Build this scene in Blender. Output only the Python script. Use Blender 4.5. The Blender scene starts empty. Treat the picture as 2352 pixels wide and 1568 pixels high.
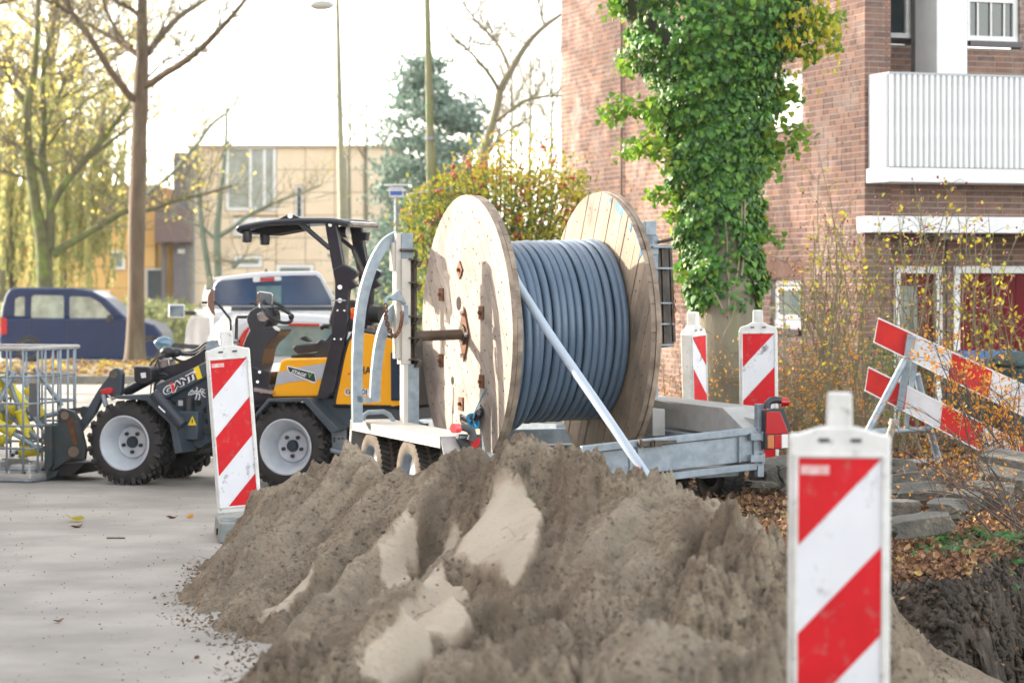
import bpy, math, random
import numpy as np
from mathutils import Vector, Matrix, Euler
R = math.radians
rng = random.Random(7)
nr = np.random.default_rng(11)
sc = bpy.context.scene
COL = sc.collection

# ------------------------------------------------------------------ camera, light, exposure
F_, CU, HV, HC = 5554.0, 1176.0, 650.0, 1.65
cam_d = bpy.data.cameras.new('camera'); cam = bpy.data.objects.new('camera', cam_d); COL.objects.link(cam)
cam.location = (0, 0, HC); cam.rotation_euler = (R(90), 0, 0)
cam_d.sensor_width = 36; cam_d.lens = F_/2352*36
cam_d.shift_y = -(784-HV)/2352
cam_d.clip_start = .1; cam_d.clip_end = 1500
cam_d.dof.use_dof = True; cam_d.dof.focus_distance = 15.2; cam_d.dof.aperture_fstop = 3.2
sc.camera = cam

SUN_AZ, SUN_EL = R(-64), R(19)          # azimuth from +Y, clockwise positive
wd = bpy.data.worlds.new('World'); sc.world = wd; wd.use_nodes = True
wn = wd.node_tree.nodes; wl = wd.node_tree.links
sky = wn.new('ShaderNodeTexSky'); sky.sky_type = 'NISHITA'; sky.sun_disc = False
sky.sun_elevation = SUN_EL; sky.sun_rotation = SUN_AZ
sky.air_density = 1.0; sky.dust_density = 1.5; sky.ozone_density = 1.0; sky.altitude = 0
bg = wn['Background']; bg.inputs[1].default_value = 0.15
hz_ = wn.new('ShaderNodeHueSaturation'); hz_.inputs['Saturation'].default_value = .30     # thin high cloud: a paler, warmer sky
wl.new(sky.outputs[0], hz_.inputs['Color']); wt_ = wn.new('ShaderNodeMix'); wt_.data_type = 'RGBA'; wt_.blend_type = 'MULTIPLY'; wt_.inputs[0].default_value = 1; wt_.inputs[7].default_value = (1.045, 1.0, .935, 1)
wl.new(hz_.outputs[0], wt_.inputs[6]); wl.new(wt_.outputs[2], bg.inputs[0])
sd = bpy.data.lights.new('sun', 'SUN'); sun = bpy.data.objects.new('sun', sd); COL.objects.link(sun)
sd.energy = 2.0; sd.angle = R(.53); sd.color = (1.0, .88, .72)
sdir = Vector((math.sin(SUN_AZ)*math.cos(SUN_EL), math.cos(SUN_AZ)*math.cos(SUN_EL), math.sin(SUN_EL)))
sun.rotation_euler = sdir.to_track_quat('Z', 'Y').to_euler(); sun.location = (-30, 20, 30)
sc.view_settings.view_transform = 'Standard'; sc.view_settings.look = 'None'
sc.view_settings.exposure = 2.5; sc.view_settings.gamma = 1.0; sc.view_settings.use_curve_mapping = False
sc.cycles.use_denoising = True
sc.cycles.max_bounces = 6; sc.cycles.transparent_max_bounces = 12
sc.cycles.sample_clamp_indirect = 6

# ------------------------------------------------------------------ helpers
def W(u, v, Y): return Vector(((u-CU)/F_*Y, Y, HC-(v-HV)/F_*Y))
def S(Y): return F_/Y
def crop(x0, y0, sc_):                       # coordinates read off an enlarged detail of the photograph
    return lambda x, y: ((x0+x/sc_)*.91875, (y0+y/sc_)*.91875)
cA = crop(220, 840, 3.92); cB = crop(560, 520, 3.92); cC = crop(640, 880, 4.126); cD = crop(500, 500, 1.96)
cE = crop(900, 560, 2.904); cF = crop(0, 850, 4.128); cH = crop(2150, 780, 3.337); cI = crop(1600, 540, 2.2085)
cJ = crop(850, 450, 2.24); cK = crop(1250, 450, 1.96); cL = crop(0, 0, 2.24); cM = crop(750, 0, 2.613)
cN = crop(0, 380, 2.613); cP = crop(420, 640, 5.6); cQ = crop(2000, 0, 1.743); cR = crop(1400, 0, 1.96)
cS = crop(2050, 1100, 4.48); cG = crop(1000, 460, 3.92); cO = crop(1350, 440, 3.92)

class Frame:
    def __init__(s, ox, oy, ang, oz=0.0):
        s.o = Vector((ox, oy, oz)); s.a = ang; c, n = math.cos(ang), math.sin(ang)
        s.ex = Vector((c, n, 0)); s.ey = Vector((-n, c, 0))
    def M(s): return Matrix.Translation(s.o) @ Matrix.Rotation(s.a, 4, 'Z')
    def loc(s, p): d = Vector(p)-s.o; return Vector((d.dot(s.ex), d.dot(s.ey), d.z))
    def py(s, uv, d):                        # sight line meets the plane y_local = d
        r = Vector(((uv[0]-CU)/F_, 1, 0)); Y = (d+s.o.x*s.ey.x+s.o.y*s.ey.y)/(r.dot(s.ey))
        return s.loc(W(uv[0], uv[1], Y))
    def px(s, uv, w):                        # ... the plane x_local = w
        r = Vector(((uv[0]-CU)/F_, 1, 0)); Y = (w+s.o.x*s.ex.x+s.o.y*s.ex.y)/(r.dot(s.ex))
        return s.loc(W(uv[0], uv[1], Y))
    def world(s, p): return s.o+s.ex*p[0]+s.ey*p[1]+Vector((0, 0, p[2]))
WORLD = Frame(0, 0, 0)

def tag(o, label=None, cat=None, group=None, kind=None):
    if label: o['label'] = label
    if cat: o['category'] = cat
    if group: o['group'] = group
    if kind: o['kind'] = kind
    return o
def thing(name, label, cat, fr=None, group=None, kind=None, mat=None):
    o = bpy.data.objects.new(name, None); COL.objects.link(o); o.empty_display_size = .1
    if fr is not None: o.matrix_world = fr.M() if isinstance(fr, Frame) else fr
    return tag(o, label, cat, group, kind)
def link(name, me, parent=None, mx=None):
    o = bpy.data.objects.new(name, me); COL.objects.link(o)
    if parent is not None: o.parent = parent
    if mx is not None: o.matrix_basis = mx
    return o
def copy_tree(o, parent=None):
    c = o.copy(); COL.objects.link(c)
    if parent is not None: c.parent = parent
    for ch in list(o.children): copy_tree(ch, c)
    return c

class MB:
    def __init__(s): s.v = []; s.f = []; s.m = []; s.cur = 0
    def add(s, vs, fs):
        b = len(s.v); s.v += [tuple(p) for p in vs]
        for f in fs: s.f.append(tuple(b+i for i in f)); s.m.append(s.cur)
        return s
    def box(s, c, size, rot=None, taper=1.0):
        hx, hy, hz = size[0]/2, size[1]/2, size[2]/2
        vs = []
        for z, t in ((-hz, 1), (hz, taper)):
            for x, y in ((-1, -1), (1, -1), (1, 1), (-1, 1)): vs.append(Vector((x*hx*t, y*hy*t, z)))
        m = rot if rot is not None else Matrix.Identity(3)
        if isinstance(m, Euler): m = m.to_matrix()
        vs = [m @ p + Vector(c) for p in vs]
        return s.add(vs, [(0, 3, 2, 1), (4, 5, 6, 7), (0, 1, 5, 4), (1, 2, 6, 5), (2, 3, 7, 6), (3, 0, 4, 7)])
    def bar(s, a, b, w, h=None, up=(0, 0, 1)):
        a, b = Vector(a), Vector(b); d = b-a; L = d.length
        if L < 1e-6: return s
        z = d/L; u = Vector(up)
        if abs(z.dot(u)) > .98: u = Vector((0, 1, 0))
        x = u.cross(z).normalized(); y = z.cross(x)
        m = Matrix((x, y, z)).transposed()
        return s.box((a+b)/2, (w, h or w, L), m)
    def tube(s, pts, r, n=8, cap=True):
        pts = [Vector(p) for p in pts]
        if not hasattr(r, '__len__'): r = [r]*len(pts)
        vs = []; prev = None
        for i, p in enumerate(pts):
            d = (pts[min(i+1, len(pts)-1)]-pts[max(i-1, 0)])
            d = d.normalized() if d.length > 1e-9 else Vector((0, 0, 1))
            if prev is None:
                u = Vector((0, 0, 1)) if abs(d.z) < .9 else Vector((1, 0, 0))
                x = u.cross(d).normalized()
            else:
                x = (prev-d*prev.dot(d))
                x = x.normalized() if x.length > 1e-6 else Vector((1, 0, 0))
            prev = x; y = d.cross(x)
            for k in range(n):
                a = 2*math.pi*k/n; vs.append(p+(x*math.cos(a)+y*math.sin(a))*r[i])
        fs = []
        for i in range(len(pts)-1):
            for k in range(n):
                k2 = (k+1) % n; fs.append((i*n+k, i*n+k2, (i+1)*n+k2, (i+1)*n+k))
        if cap: fs += [tuple(reversed(range(n))), tuple((len(pts)-1)*n+k for k in range(n))]
        return s.add(vs, fs)
    def prism(s, poly, vec):                 # polygon (3-D points) pushed along vec
        vec = Vector(vec); n = len(poly); p = [Vector(q) for q in poly]
        nn = Vector((0, 0, 0))
        for i in range(n): nn += (p[i]-p[0]).cross(p[(i+1) % n]-p[0])
        if nn.dot(vec) > 0: p.reverse()
        vs = p+[q+vec for q in p]
        fs = [tuple(range(n)), tuple(reversed(range(n, 2*n)))]
        for i in range(n): j = (i+1) % n; fs.append((j, i, n+i, n+j))
        return s.add(vs, fs)
    def lathe(s, prof, n=32, c=(0, 0, 0), axis='y'):   # prof: (radius, position along the axis)
        vs = []; c = Vector(c)
        for r, y in prof:
            for k in range(n):
                a = 2*math.pi*k/n
                q = (r*math.cos(a), y, r*math.sin(a)) if axis == 'y' else ((y, r*math.cos(a), r*math.sin(a)) if axis == 'x' else (r*math.cos(a), r*math.sin(a), y))
                vs.append(Vector(q)+c)
        fs = []
        for i in range(len(prof)-1):
            for k in range(n): k2 = (k+1) % n; fs.append((i*n+k, (i+1)*n+k, (i+1)*n+k2, i*n+k2))
        return s.add(vs, fs)
    def ball(s, c, r, n=8, m=6, sq=(1, 1, 1)):
        vs = []; fs = []
        for i in range(m+1):
            t = math.pi*i/m
            for k in range(n):
                a = 2*math.pi*k/n
                vs.append((c[0]+r*sq[0]*math.sin(t)*math.cos(a), c[1]+r*sq[1]*math.sin(t)*math.sin(a), c[2]+r*sq[2]*math.cos(t)))
        for i in range(m):
            for k in range(n): k2 = (k+1) % n; fs.append((i*n+k, (i+1)*n+k, (i+1)*n+k2, i*n+k2))
        return s.add(vs, fs)
    def mesh(s, name, mats, smooth=False):
        me = bpy.data.meshes.new(name); me.from_pydata(s.v, [], s.f)
        for m in (mats if isinstance(mats, (list, tuple)) else [mats]): me.materials.append(m)
        if any(s.m): me.polygons.foreach_set('material_index', s.m)
        if smooth: me.polygons.foreach_set('use_smooth', [True]*len(s.f))
        me.validate(); me.update()
        return me
    def build(s, name, mats, parent=None, smooth=False, bevel=0, kind=None, label=None, mx=None):
        me = s.mesh(name, mats, smooth)
        o = link(name, me, parent, mx)
        if bevel:
            b = o.modifiers.new('bevel', 'BEVEL'); b.width = bevel; b.segments = 2; b.limit_method = 'ANGLE'; b.angle_limit = R(35)
        if smooth: add_autosmooth(me)
        if kind: o['kind'] = kind
        if label: o['label'] = label
        return o
def add_autosmooth(me, ang=40):
    me.edges.foreach_get  # sharp edges by angle
    import bmesh
    bm = bmesh.new(); bm.from_mesh(me)
    bmesh.ops.remove_doubles(bm, verts=bm.verts, dist=1e-6)
    for e in bm.edges:
        if len(e.link_faces) == 2:
            e.smooth = e.calc_face_angle(0) < R(ang)
    bm.to_mesh(me); bm.free()

def np_mesh(name, V, Fc, mats, rnd=None, smooth=False, midx=None):
    """V (n,3); Fc (m,k) equal-sized faces; rnd per vertex"""
    V = np.asarray(V, np.float32); Fc = np.asarray(Fc, np.int32); m, k = Fc.shape
    me = bpy.data.meshes.new(name)
    me.vertices.add(len(V)); me.vertices.foreach_set('co', V.ravel())
    me.loops.add(m*k); me.loops.foreach_set('vertex_index', Fc.ravel())
    me.polygons.add(m); me.polygons.foreach_set('loop_start', np.arange(0, m*k, k, dtype=np.int32))
    me.polygons.foreach_set('loop_total', np.full(m, k, np.int32))
    for q in (mats if isinstance(mats, (list, tuple)) else [mats]): me.materials.append(q)
    if midx is not None: me.polygons.foreach_set('material_index', np.asarray(midx, np.int32))
    me.polygons.foreach_set('use_smooth', np.full(m, bool(smooth)))
    if rnd is not None:
        at = me.attributes.new('rnd', 'FLOAT', 'POINT'); at.data.foreach_set('value', np.asarray(rnd, np.float32))
    me.update(calc_edges=True); me.validate()
    return me

# leaf shapes (x across, y along, z out of the leaf)
LEAF_IVY = (np.array([(0, 0, 0), (.5, .1, -.06), (.36, .55, -.05), (0, 1, -.12), (-.36, .55, -.05), (-.5, .1, -.06), (0, .45, .06)]),
            np.array([(0, 1, 6), (1, 2, 6), (2, 3, 6), (3, 4, 6), (4, 5, 6), (5, 0, 6)]))
LEAF_OV = (np.array([(0, 0, 0), (.28, .45, .08), (0, 1, -.05), (-.28, .45, .08)]), np.array([(0, 1, 2), (0, 2, 3)]))
LEAF_CURL = (np.array([(0, 0, .12), (.3, .3, .2), (.25, .75, .05), (0, 1, .3), (-.25, .75, .16), (-.3, .3, .02), (0, .5, -.05)]),
             np.array([(0, 1, 6), (1, 2, 6), (2, 3, 6), (3, 4, 6), (4, 5, 6), (5, 0, 6)]))
def scatter(pos, nrm, up, size, shape, jit=.4, g=nr):
    """rotation frames from outward normals nrm and leaf direction up (both (n,3)), jittered"""
    n = len(pos)
    N = nrm+g.normal(0, jit, (n, 3)); N /= np.linalg.norm(N, axis=1)[:, None]+1e-9
    U = up+g.normal(0, jit, (n, 3)); U -= N*(U*N).sum(1)[:, None]; U /= np.linalg.norm(U, axis=1)[:, None]+1e-9
    X = np.cross(U, N)
    sv, sf = shape; k = len(sv)
    sz = np.asarray(size)[:, None, None] if np.ndim(size) else size
    V = pos[:, None, :]+(sv[None, :, 0:1]*X[:, None, :]+sv[None, :, 1:2]*U[:, None, :]+sv[None, :, 2:3]*N[:, None, :])*sz
    Fc = (sf[None]+(np.arange(n)*k)[:, None, None]).reshape(-1, 3)
    rv = np.repeat(g.random(n), k)
    return V.reshape(-1, 3), Fc, rv

# ------------------------------------------------------------------ materials
def _n(nt, t, **kw):
    n = nt.nodes.new(t)
    for k, v in kw.items(): setattr(n, k, v)
    return n
MATS = {}
def mk(name, c1, c2=None, rough=.6, metal=0, scale=6, stretch=(1, 1, 1), detail=6, lo=.35, hi=.65, bump=0, bscale=None, bdist=.01,
       rnd=0, attr=None, ramp=None, trans=0, c3=None, s3=30, lo3=.6, hi3=.7, r2=None, coat=0, spec=.5, ior=None, alpha=None, brick=None, coord='Object'):
    """principled surface: two colours mixed by noise, a third for wear, object-random value shift, bump"""
    m = bpy.data.materials.new(name); m.use_nodes = True; nt = m.node_tree; L = nt.links
    P = nt.nodes['Principled BSDF']; out = nt.nodes['Material Output']
    tc = _n(nt, 'ShaderNodeTexCoord'); mp = _n(nt, 'ShaderNodeMapping'); mp.inputs['Scale'].default_value = stretch
    L.new(tc.outputs[coord], mp.inputs[0])
    def noise(s, d=detail, r=.55):
        n = _n(nt, 'ShaderNodeTexNoise'); n.inputs['Scale'].default_value = s; n.inputs['Detail'].default_value = d
        n.inputs['Roughness'].default_value = r; L.new(mp.outputs[0], n.inputs['Vector']); return n
    def mr(sock, lo, hi, a=0, b=1):
        r = _n(nt, 'ShaderNodeMapRange'); r.inputs[1].default_value = lo; r.inputs[2].default_value = hi
        r.inputs[3].default_value = a; r.inputs[4].default_value = b; L.new(sock, r.inputs[0]); return r.outputs[0]
    def mix(f, a, b):
        x = _n(nt, 'ShaderNodeMix', data_type='RGBA')
        (L.new(f, x.inputs[0]) if not isinstance(f, (int, float)) else setattr(x.inputs[0], 'default_value', f))
        for i, c in ((6, a), (7, b)):
            if isinstance(c, (tuple, list)): x.inputs[i].default_value = (*c[:3], 1)
            else: L.new(c, x.inputs[i])
        return x.outputs[2]
    col = c1
    n1 = noise(scale)
    if ramp is not None:
        cr = _n(nt, 'ShaderNodeValToRGB'); e = cr.color_ramp.elements
        while len(e) < len(ramp): e.new(.5)
        for i, (p, c) in enumerate(ramp): e[i].position = p; e[i].color = (*c, 1)
        if attr == 'object':
            oi = _n(nt, 'ShaderNodeObjectInfo'); L.new(oi.outputs['Random'], cr.inputs[0])
        else:
            at = _n(nt, 'ShaderNodeAttribute', attribute_name=attr or 'rnd'); L.new(at.outputs['Fac'], cr.inputs[0])
        col = cr.outputs[0]
        if c2 is not None: col = mix(mr(n1.outputs['Fac'], lo, hi), col, c2)
    elif c2 is not None: col = mix(mr(n1.outputs['Fac'], lo, hi), c1, c2)
    if c3 is not None:
        n3 = noise(s3, 8, .65); f3 = mr(n3.outputs['Fac'], lo3, hi3); col = mix(f3, col, c3)
    if rnd:
        oi = _n(nt, 'ShaderNodeObjectInfo'); hsv = _n(nt, 'ShaderNodeHueSaturation')
        L.new(mr(oi.outputs['Random'], 0, 1, 1-rnd, 1+rnd), hsv.inputs['Value'])
        if isinstance(col, tuple): hsv.inputs['Color'].default_value = (*col[:3], 1)
        else: L.new(col, hsv.inputs['Color'])
        col = hsv.outputs[0]
    if isinstance(col, tuple): P.inputs['Base Color'].default_value = (*col[:3], 1)
    else: L.new(col, P.inputs['Base Color'])
    if r2 is not None: L.new(mr(n1.outputs['Fac'], .35, .65, rough, r2), P.inputs['Roughness'])
    else: P.inputs['Roughness'].default_value = rough
    P.inputs['Metallic'].default_value = metal
    P.inputs['Specular IOR Level'].default_value = spec
    if coat: P.inputs['Coat Weight'].default_value = coat; P.inputs['Coat Roughness'].default_value = .08
    if alpha is not None: P.inputs['Alpha'].default_value = alpha
    if bump:
        nb = noise(bscale or scale*3, 8, .6); b = _n(nt, 'ShaderNodeBump'); b.inputs['Strength'].default_value = bump
        b.inputs['Distance'].default_value = bdist; L.new(nb.outputs['Fac'], b.inputs['Height']); L.new(b.outputs[0], P.inputs['Normal'])
    if trans:
        tr = _n(nt, 'ShaderNodeBsdfTranslucent'); ms = _n(nt, 'ShaderNodeMixShader'); ms.inputs[0].default_value = trans
        if isinstance(col, tuple): tr.inputs[0].default_value = (*col[:3], 1)
        else: L.new(col, tr.inputs[0])
        L.new(P.outputs[0], ms.inputs[1]); L.new(tr.outputs[0], ms.inputs[2]); L.new(ms.outputs[0], out.inputs[0])
    MATS[name] = m
    return m

galv = mk('galvanised_steel', (.20, .245, .29), (.29, .34, .39), rough=.5, metal=.35, scale=14, bump=.12, bscale=60, bdist=.002, c3=(.20, .22, .24), s3=5, lo3=.6, hi3=.8)
galv_pale = mk('galvanised_pale', (.34, .34, .34), (.43, .43, .41), rough=.55, metal=.2, scale=8, bump=.1, bscale=50, bdist=.002, c3=(.34, .30, .25), s3=9, lo3=.62, hi3=.8)
steel_dark = mk('dark_steel', (.055, .05, .045), (.11, .085, .065), rough=.55, metal=.6, scale=18, bump=.2, bscale=70, bdist=.002)
rust = mk('rusty_steel', (.10, .045, .025), (.20, .085, .04), rough=.8, metal=.3, scale=25, bump=.3, bscale=90, bdist=.002)
white_wood = mk('pale_reel_wood', (.60, .50, .40), (.48, .38, .28), rough=.75, scale=3, stretch=(1, 1, 1), detail=8, bump=.25, bscale=18, bdist=.004, c3=(.27, .18, .12), s3=9, lo3=.66, hi3=.78, rnd=.10)
def wood_mat(name, ca, cb, cc, ang):
    m = bpy.data.materials.new(name); m.use_nodes = True; nt = m.node_tree; L = nt.links; P = nt.nodes['Principled BSDF']
    tc = _n(nt, 'ShaderNodeTexCoord'); mp = _n(nt, 'ShaderNodeMapping'); mp.vector_type = 'TEXTURE'
    mp.inputs['Rotation'].default_value = (ang, 0, 0); L.new(tc.outputs['Object'], mp.inputs[0])
    oi = _n(nt, 'ShaderNodeObjectInfo')
    m2 = _n(nt, 'ShaderNodeMapping'); m2.inputs['Scale'].default_value = (6, 28, 1.3); L.new(mp.outputs[0], m2.inputs[0])
    va = _n(nt, 'ShaderNodeVectorMath', operation='ADD'); L.new(m2.outputs[0], va.inputs[0]); cm = _n(nt, 'ShaderNodeCombineXYZ')
    mm = _n(nt, 'ShaderNodeMath', operation='MULTIPLY'); mm.inputs[1].default_value = 57; L.new(oi.outputs['Random'], mm.inputs[0])
    L.new(mm.outputs[0], cm.inputs[2]); L.new(mm.outputs[0], cm.inputs[1]); L.new(cm.outputs[0], va.inputs[1])
    n1 = _n(nt, 'ShaderNodeTexNoise'); n1.inputs['Scale'].default_value = 1.0; n1.inputs['Detail'].default_value = 8; n1.inputs['Roughness'].default_value = .65; n1.inputs['Distortion'].default_value = .6
    L.new(va.outputs[0], n1.inputs['Vector'])
    cr = _n(nt, 'ShaderNodeValToRGB'); e = cr.color_ramp.elements; e.new(.5)
    for i, (p, c) in enumerate(((.3, cb), (.5, ca), (.72, cb))): e[i].position = p; e[i].color = (*c, 1)
    L.new(n1.outputs['Fac'], cr.inputs[0])
    n2 = _n(nt, 'ShaderNodeTexNoise'); n2.inputs['Scale'].default_value = 3.2; n2.inputs['Detail'].default_value = 6; L.new(tc.outputs['Object'], n2.inputs['Vector'])
    r2 = _n(nt, 'ShaderNodeMapRange'); r2.inputs[1].default_value = .45; r2.inputs[2].default_value = .68; r2.inputs[4].default_value = .85; L.new(n2.outputs['Fac'], r2.inputs[0])
    mx = _n(nt, 'ShaderNodeMix', data_type='RGBA'); L.new(r2.outputs[0], mx.inputs[0]); L.new(cr.outputs[0], mx.inputs[6]); mx.inputs[7].default_value = (*cc, 1)
    vo = _n(nt, 'ShaderNodeTexVoronoi'); vo.inputs['Scale'].default_value = 3.7; L.new(tc.outputs['Object'], vo.inputs['Vector'])
    rk = _n(nt, 'ShaderNodeMapRange'); rk.inputs[1].default_value = .03; rk.inputs[2].default_value = .10; rk.inputs[3].default_value = .6; rk.inputs[4].default_value = 0; L.new(vo.outputs['Distance'], rk.inputs[0])
    mx2 = _n(nt, 'ShaderNodeMix', data_type='RGBA'); L.new(rk.outputs[0], mx2.inputs[0]); L.new(mx.outputs[2], mx2.inputs[6]); mx2.inputs[7].default_value = (.25, .13, .06, 1)
    hs = _n(nt, 'ShaderNodeHueSaturation'); rv = _n(nt, 'ShaderNodeMapRange'); rv.inputs[3].default_value = .84; rv.inputs[4].default_value = 1.12; L.new(oi.outputs['Random'], rv.inputs[0]); L.new(rv.outputs[0], hs.inputs['Value'])
    L.new(mx2.outputs[2], hs.inputs['Color']); L.new(hs.outputs[0], P.inputs['Base Color']); P.inputs['Roughness'].default_value = .8
    b = _n(nt, 'ShaderNodeBump'); b.inputs['Strength'].default_value = .4; b.inputs['Distance'].default_value = .004; L.new(n1.outputs['Fac'], b.inputs['Height']); L.new(b.outputs[0], P.inputs['Normal'])
    return m
wood_out = wood_mat('weathered_pale_wood', (.42, .362, .315), (.29, .24, .195), (.20, .175, .155), R(-53))
wood_in = wood_mat('weathered_brown_wood', (.33, .255, .185), (.22, .165, .118), (.14, .115, .09), R(27))
wood_rim = mk('shaded_rim_wood', (.17, .13, .10), (.32, .26, .20), rough=.85, scale=9, bump=.5, bscale=40, bdist=.004, c3=(.12, .09, .07), s3=14, lo3=.58, hi3=.7, rnd=.2)  # grey wood kept dark to paint shade onto the plank edges
cable_m = mk('grey_blue_cable', (.078, .122, .182), (.10, .148, .215), rough=.38, scale=4, bump=.05, bscale=80, bdist=.001, c3=(.30, .33, .36), s3=5, lo3=.66, hi3=.85)
pipe_m = mk('pale_grey_cable_end', (.33, .40, .49), (.38, .45, .53), rough=.42, scale=5)
rubber = mk('black_rubber', (.018, .018, .02), (.035, .033, .032), rough=.75, scale=9, c3=(.055, .047, .04), s3=7, lo3=.55, hi3=.85, bump=.2, bscale=50, bdist=.002)
rubber_dusty = mk('dusty_rubber', (.10, .08, .06), (.17, .14, .11), rough=.85, scale=12, bump=.2, bscale=40, bdist=.002)
black_plastic = mk('black_plastic', (.017, .019, .024), (.028, .03, .036), rough=.45, scale=10)
black_paint = mk('black_painted_steel', (.014, .018, .028), (.024, .03, .042), rough=.28, scale=6, coat=.3)
blue_grey = mk('blue_grey_paint', (.042, .062, .082), (.058, .08, .10), rough=.4, scale=5, c3=(.12, .10, .085), s3=11, lo3=.64, hi3=.8, coat=.2)
yellow = mk('loader_yellow_paint', (.86, .40, .008), (.80, .36, .008), rough=.28, scale=3, coat=.4)
grey_decal = mk('grey_decal', (.36, .38, .44), (.40, .42, .47), rough=.4)
rim_grey = mk('rim_paint', (.42, .46, .52), (.52, .56, .60), rough=.4, metal=.15, scale=7, c3=(.30, .26, .22), s3=10, lo3=.64, hi3=.8)
white_paint = mk('white_paint', (.78, .79, .80), (.70, .71, .72), rough=.5, scale=4, c3=(.45, .43, .39), s3=12, lo3=.66, hi3=.82)
beacon_white = mk('dirty_white_plastic', (.68, .685, .68), (.54, .54, .52), rough=.5, scale=9, c3=(.22, .20, .18), s3=22, lo3=.58, hi3=.72, bump=.15, bscale=40, bdist=.002)
sheet_white = mk('reflective_white_sheet', (.70, .72, .77), (.62, .64, .69), rough=.4, scale=3, c3=(.20, .20, .22), s3=9, lo3=.565, hi3=.66)
sheet_red = mk('reflective_red_sheet', (.60, .004, .012), (.50, .004, .010), rough=.5, spec=.3, scale=6, c3=(.33, .13, .12), s3=10, lo3=.545, hi3=.70)
board_red = mk('board_red', (.58, .02, .015), (.42, .015, .015), rough=.55, spec=.3, scale=7, c3=(.50, .30, .27), s3=16, lo3=.68, hi3=.78)
board_white = mk('board_white', (.66, .66, .69), (.54, .54, .57), rough=.55, scale=5, c3=(.25, .24, .23), s3=18, lo3=.68, hi3=.76)
foot_m = mk('recycled_plastic_foot', (.17, .20, .20), (.26, .28, .27), rough=.8, scale=9, bump=.4, bscale=40, bdist=.004, c3=(.33, .28, .23), s3=8, lo3=.6, hi3=.75)
glass_dark = mk('dark_glass', (.02, .05, .09), (.03, .07, .11), rough=.06, scale=3, spec=.9, coat=.5)
glass_mid = mk('tinted_glass', (.16, .22, .24), (.30, .35, .30), rough=.08, scale=5, spec=.8)
red_lens = mk('red_lens', (.40, .006, .014), rough=.2, coat=.5)
orange_lens = mk('orange_lens', (.80, .17, .02), rough=.2, coat=.5)
white_lens = mk('clear_lens', (.7, .72, .72), rough=.15, coat=.5)
chrome = mk('bright_steel', (.62, .63, .65), (.5, .5, .52), rough=.25, metal=.9)
yellow_sleeve = mk('yellow_sleeve', (.72, .62, .04), (.62, .52, .04), rough=.5, rnd=.15, scale=6)
decal_yellow = mk('yellow_decal', (.85, .62, .03), rough=.4)
decal_black = mk('black_print', (.012, .014, .02), rough=.5)
decal_white = mk('white_print', (.78, .80, .82), rough=.5)
decal_red = mk('red_print', (.70, .03, .03), rough=.5)
decal_green = mk('green_print', (.18, .5, .05), rough=.5)
bark = mk('brown_bark', (.075, .055, .038), (.125, .09, .062), rough=.9, scale=7, stretch=(1, 1, .25), bump=.7, bscale=14, bdist=.02, c3=(.19, .20, .13), s3=3, lo3=.55, hi3=.75)
bark_moss = mk('mossy_bark', (.065, .07, .03), (.10, .09, .05), rough=.95, scale=5, bump=.7, bscale=16, bdist=.02, c3=(.11, .16, .02), s3=2.5, lo3=.48, hi3=.66)
bark_grey = mk('grey_bark', (.15, .135, .10), (.23, .205, .15), rough=.95, scale=6, stretch=(1, 1, .2), bump=.8, bscale=12, bdist=.02, c3=(.13, .15, .06), s3=3, lo3=.5, hi3=.7)
twig_m = mk('twig_bark', (.16, .14, .085), (.11, .09, .06), rough=.9)
twig_far = mk('pale_twigs', (.24, .22, .15), (.30, .26, .17), rough=.9)
ivy_m = mk('ivy_leaf', (0, 0, 0), rough=.4, spec=.45, trans=.35, ramp=[(0, (.018, .075, .014)), (.4, (.055, .18, .028)), (.78, (.14, .32, .04)), (.96, (.28, .38, .05)), (1, (.50, .46, .06))])
ivy_young = mk('ivy_young_leaf', (0, 0, 0), rough=.35, trans=.5, ramp=[(0, (.09, .22, .02)), (.5, (.16, .30, .03)), (.85, (.32, .38, .04)), (1, (.58, .48, .05))])  # paler, yellower leaves for the side shoots
yellow_leaf = mk('yellow_leaf', (0, 0, 0), rough=.6, trans=.6, ramp=[(0, (.50, .42, .03)), (.5, (.66, .52, .04)), (1, (.42, .46, .06))])
gold_leaf = mk('gold_leaf', (0, 0, 0), rough=.6, trans=.65, ramp=[(0, (.62, .50, .10)), (.5, (.72, .60, .16)), (1, (.50, .50, .12))])
orange_leaf = mk('orange_leaf', (0, 0, 0), rough=.6, trans=.4, ramp=[(0, (.50, .16, .02)), (.5, (.66, .27, .03)), (1, (.62, .36, .05))])
dead_leaf = mk('dead_leaf', (0, 0, 0), rough=.8, trans=.1, ramp=[(0, (.085, .045, .028)), (.35, (.17, .085, .045)), (.7, (.28, .155, .08)), (.93, (.38, .23, .12)), (1, (.46, .33, .10))])
willow_leaf = mk('willow_leaf', (0, 0, 0), rough=.6, trans=.5, ramp=[(0, (.22, .27, .10)), (.5, (.36, .37, .14)), (1, (.52, .42, .15))])
conifer_m = mk('conifer_needles', (0, 0, 0), rough=.6, trans=.3, ramp=[(0, (.10, .17, .14)), (.6, (.17, .25, .20)), (1, (.26, .34, .27))])
bush_m = mk('shrub_leaf', (0, 0, 0), rough=.4, trans=.4, ramp=[(0, (.05, .13, .04)), (.3, (.13, .24, .05)), (.55, (.40, .44, .05)), (.85, (.68, .58, .06)), (1, (.66, .34, .05))])
grass_m = mk('grass_blade', (0, 0, 0), rough=.6, trans=.35, ramp=[(0, (.07, .12, .03)), (.6, (.13, .19, .04)), (1, (.24, .24, .08))])
berry_m = mk('red_berry', (.55, .03, .015), (.42, .02, .012), rough=.3)
hip_m = mk('rose_hip', (.26, .012, .02), (.16, .01, .015), rough=.3)
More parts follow.
